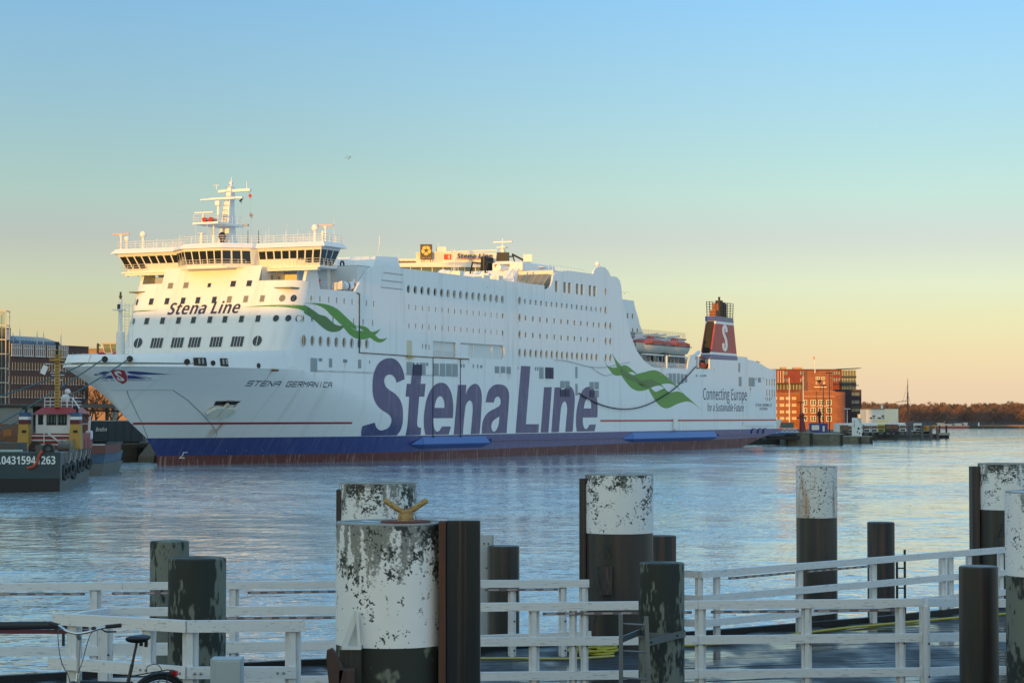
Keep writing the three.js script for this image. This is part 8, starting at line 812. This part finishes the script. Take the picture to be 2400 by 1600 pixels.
// bicycle
{
  const t = thing('bicycle', 'silver and black city bicycle leaning at the white railing corner', 'bicycle', [-3.72, 3.75, -20.3], rad(223.8)); t.rotation.x = 0.05; const silver = mat(0.5, 0.54, 0.58, 0.25, 0.7), blk = mat(0.015, 0.015, 0.017, 0.4), chrome = mat(0.6, 0.62, 0.64, 0.15, 1), rub = mat(0.02, 0.02, 0.021, 0.75);
  const wheel = (x, parent) => { const w = new THREE.Group(); w.name = 'wheel'; w.position.set(x, 0.35, 0); parent.add(w); mesh('tyre', new THREE.TorusGeometry(0.335, 0.02, 8, 36), rub, w); mesh('rim', new THREE.TorusGeometry(0.305, 0.011, 6, 36), chrome, w); const s = new MB(); for (let i = 0; i < 28; i++) { const a = i / 28 * 6.283; s.cyl([0.02 * Math.cos(a + 1), 0.02 * Math.sin(a + 1), i % 2 ? 0.03 : -0.03], [0.3 * Math.cos(a), 0.3 * Math.sin(a), 0], 0.0018, 0.0018, 4); } mesh('spokes', s.geo(), chrome, w); mesh('hub', new MB().cyl([0, 0, -0.05], [0, 0, 0.05], 0.028, 0.028, 12).geo(), silver, w); return w; };
  wheel(-0.54, t); const fr = mesh('frame', new MB().cyl([0.33, 0.74, 0], [-0.235, 0.66, 0], 0.02, 0.018, 10).cyl([-0.1, 0.28, 0], [-0.26, 0.84, 0], 0.018, 0.018, 10).cyl([-0.1, 0.28, 0.03], [-0.54, 0.35, 0.05], 0.011, 0.01, 8).cyl([-0.1, 0.28, -0.03], [-0.54, 0.35, -0.05], 0.011, 0.01, 8).cyl([-0.235, 0.68, 0.02], [-0.54, 0.35, 0.05], 0.01, 0.009, 8).cyl([-0.235, 0.68, -0.02], [-0.54, 0.35, -0.05], 0.01, 0.009, 8).geo(), blk, t); mesh('down_tube', new MB().cyl([0.34, 0.68, 0], [-0.1, 0.28, 0], 0.032, 0.026, 12).geo(), silver, fr); mesh('head_tube', new MB().cyl([0.365, 0.62, 0], [0.315, 0.82, 0], 0.026, 0.026, 12).geo(), silver, fr);
  mesh('seat_post', new MB().cyl([-0.26, 0.84, 0], [-0.315, 1.05, 0], 0.013, 0.013, 10).geo(), blk, t);
  const sd = new THREE.SphereGeometry(1, 20, 14); { const p = sd.attributes.position; for (let i = 0; i < p.count; i++) { const x = p.getX(i), y = p.getY(i), z = p.getZ(i), w = x > 0.1 ? 0.035 + 0.055 * Math.pow(1 - Math.min(1, (x - 0.1) / 0.9), 1.6) : 0.09; p.setXYZ(i, x * 0.135, y * (y > 0 ? 0.028 : 0.045) + (x < -0.3 ? 0.012 * (-x) : 0), z * w * (x < -0.2 ? 1.05 : 1)); } sd.computeVertexNormals(); } const sa = mesh('saddle', sd, mat(0.012, 0.012, 0.014, 0.45), t, -0.32, 1.075, 0); sa.rotation.z = 0.05; mesh('saddle_springs', new MB().cyl([-0.07, -0.08, 0.04], [-0.07, -0.02, 0.04], 0.018, 0.018, 10).cyl([-0.07, -0.08, -0.04], [-0.07, -0.02, -0.04], 0.018, 0.018, 10).geo(), blk, sa);
  const st = new THREE.Group(); st.name = 'steering'; st.position.set(0.34, 0, 0); st.rotation.y = 0.62; t.add(st); mesh('fork', new MB().cyl([0.03, 0.6, 0.035], [0.2, 0.35, 0.055], 0.014, 0.01, 8).cyl([0.03, 0.6, -0.035], [0.2, 0.35, -0.055], 0.014, 0.01, 8).cyl([0.03, 0.6, -0.04], [0.03, 0.6, 0.04], 0.018, 0.018, 8).geo(), silver, st); wheel(0.2, st); mesh('front_mudguard', new THREE.TorusGeometry(0.365, 0.022, 6, 24, 2.2).rotateZ(0.5).translate(0.2, 0.35, 0), blk, st);
  mesh('stem', new MB().cyl([-0.025, 0.82, 0], [-0.07, 1.14, 0], 0.014, 0.014, 10).cyl([-0.07, 1.13, 0], [-0.02, 1.18, 0], 0.02, 0.018, 10).geo(), mat(0.35, 0.37, 0.4, 0.35, 0.6), st); const hb = mesh('handlebar', new MB().tube([[-0.2, 1.24, -0.33], [-0.12, 1.235, -0.22], [-0.03, 1.2, -0.1], [-0.015, 1.185, 0], [-0.03, 1.2, 0.1], [-0.12, 1.235, 0.22], [-0.2, 1.24, 0.33]], 0.0125, 40, 10).geo(), chrome, st); for (const s of [-1, 1]) { mesh('grip', new MB().cyl([-0.125, 1.236, s * 0.225], [-0.215, 1.24, s * 0.345], 0.018, 0.019, 12).geo(), rub, hb); mesh('brake_lever', new MB().tube([[-0.1, 1.22, s * 0.2], [-0.08, 1.2, s * 0.25], [-0.13, 1.195, s * 0.33]], 0.008, 10, 6).geo(), blk, hb); mesh('brake_cable', new MB().tube([[-0.09, 1.22, s * 0.19], [0.05, 1.2, s * 0.16], [0.12, 0.95, s * 0.1], [0.09, 0.8, s * 0.04], [0.05, 0.64, s * 0.03]], 0.004, 24, 5).geo(), blk, hb); } mesh('bell', new MB().sph([-0.06, 1.23, -0.14], 0.025, 1, 0.7, 1).geo(), blk, hb);
  const hl = mesh('headlight', new MB().sph([0.09, 0.72, 0], 0.05, 0.9, 1, 1).geo(), blk, st); mesh('lens', new MB().cyl([0.125, 0.725, 0], [0.138, 0.725, 0], 0.036, 0.036, 16).geo(), chrome, hl); mesh('headlight_bracket', new MB().cyl([0.04, 0.64, 0], [0.08, 0.7, 0], 0.008).geo(), blk, hl);
  const rk = mesh('rack', new MB().cyl([-0.3, 0.72, 0.05], [-0.7, 0.73, 0.06], 0.006, 0.006, 6).cyl([-0.3, 0.72, -0.05], [-0.7, 0.73, -0.06], 0.006, 0.006, 6).cyl([-0.54, 0.35, 0.07], [-0.62, 0.73, 0.06], 0.005, 0.005, 6).cyl([-0.54, 0.35, -0.07], [-0.62, 0.73, -0.06], 0.005, 0.005, 6).cyl([-0.7, 0.73, -0.06], [-0.7, 0.73, 0.06], 0.006, 0.006, 6).cyl([-0.55, 0.73, -0.06], [-0.55, 0.73, 0.06], 0.005, 0.005, 6).tube([[-0.42, 0.73, 0], [-0.44, 0.79, 0.02], [-0.56, 0.8, 0.03], [-0.62, 0.74, 0.04]], 0.004, 12, 5).geo(), blk, t); mesh('rear_light', new MB().rbox(-0.745, -0.705, 0.68, 0.73, -0.05, 0.05, 0.01).geo(), mat(0.55, 0.008, 0.008, 0.2, 0, { clearcoat: 0.8 }), rk); mesh('rear_mudguard', new THREE.TorusGeometry(0.365, 0.022, 6, 24, 2.7).rotateZ(0.4).translate(-0.54, 0.35, 0), blk, t);
  mesh('folding_lock', new MB().rbox(0.02, 0.06, 0.53, 0.7, -0.05, -0.02, 0.01).geo(), rub, t); mesh('chain_guard', new MB().rbox(-0.55, -0.02, 0.24, 0.33, 0.045, 0.06, 0.01).geo(), blk, t); const cr = mesh('crank', new MB().cyl([-0.1, 0.28, -0.07], [-0.1, 0.28, 0.08], 0.018).bar([-0.1, 0.28, 0.08], [0.02, 0.16, 0.08], 0.018).bar([-0.1, 0.28, -0.07], [-0.22, 0.4, -0.07], 0.018).geo(), chrome, t); mesh('pedal', new MB().box(-0.02, 0.06, 0.15, 0.17, 0.09, 0.18).geo(), rub, cr); mesh('pedal', new MB().box(-0.26, -0.18, 0.39, 0.41, -0.17, -0.08).geo(), rub, cr); mesh('stand', new MB().cyl([-0.5, 0.33, 0.06], [-0.56, 0.01, 0.2], 0.008).geo(), blk, t);
}
renderer.render(scene, camera);
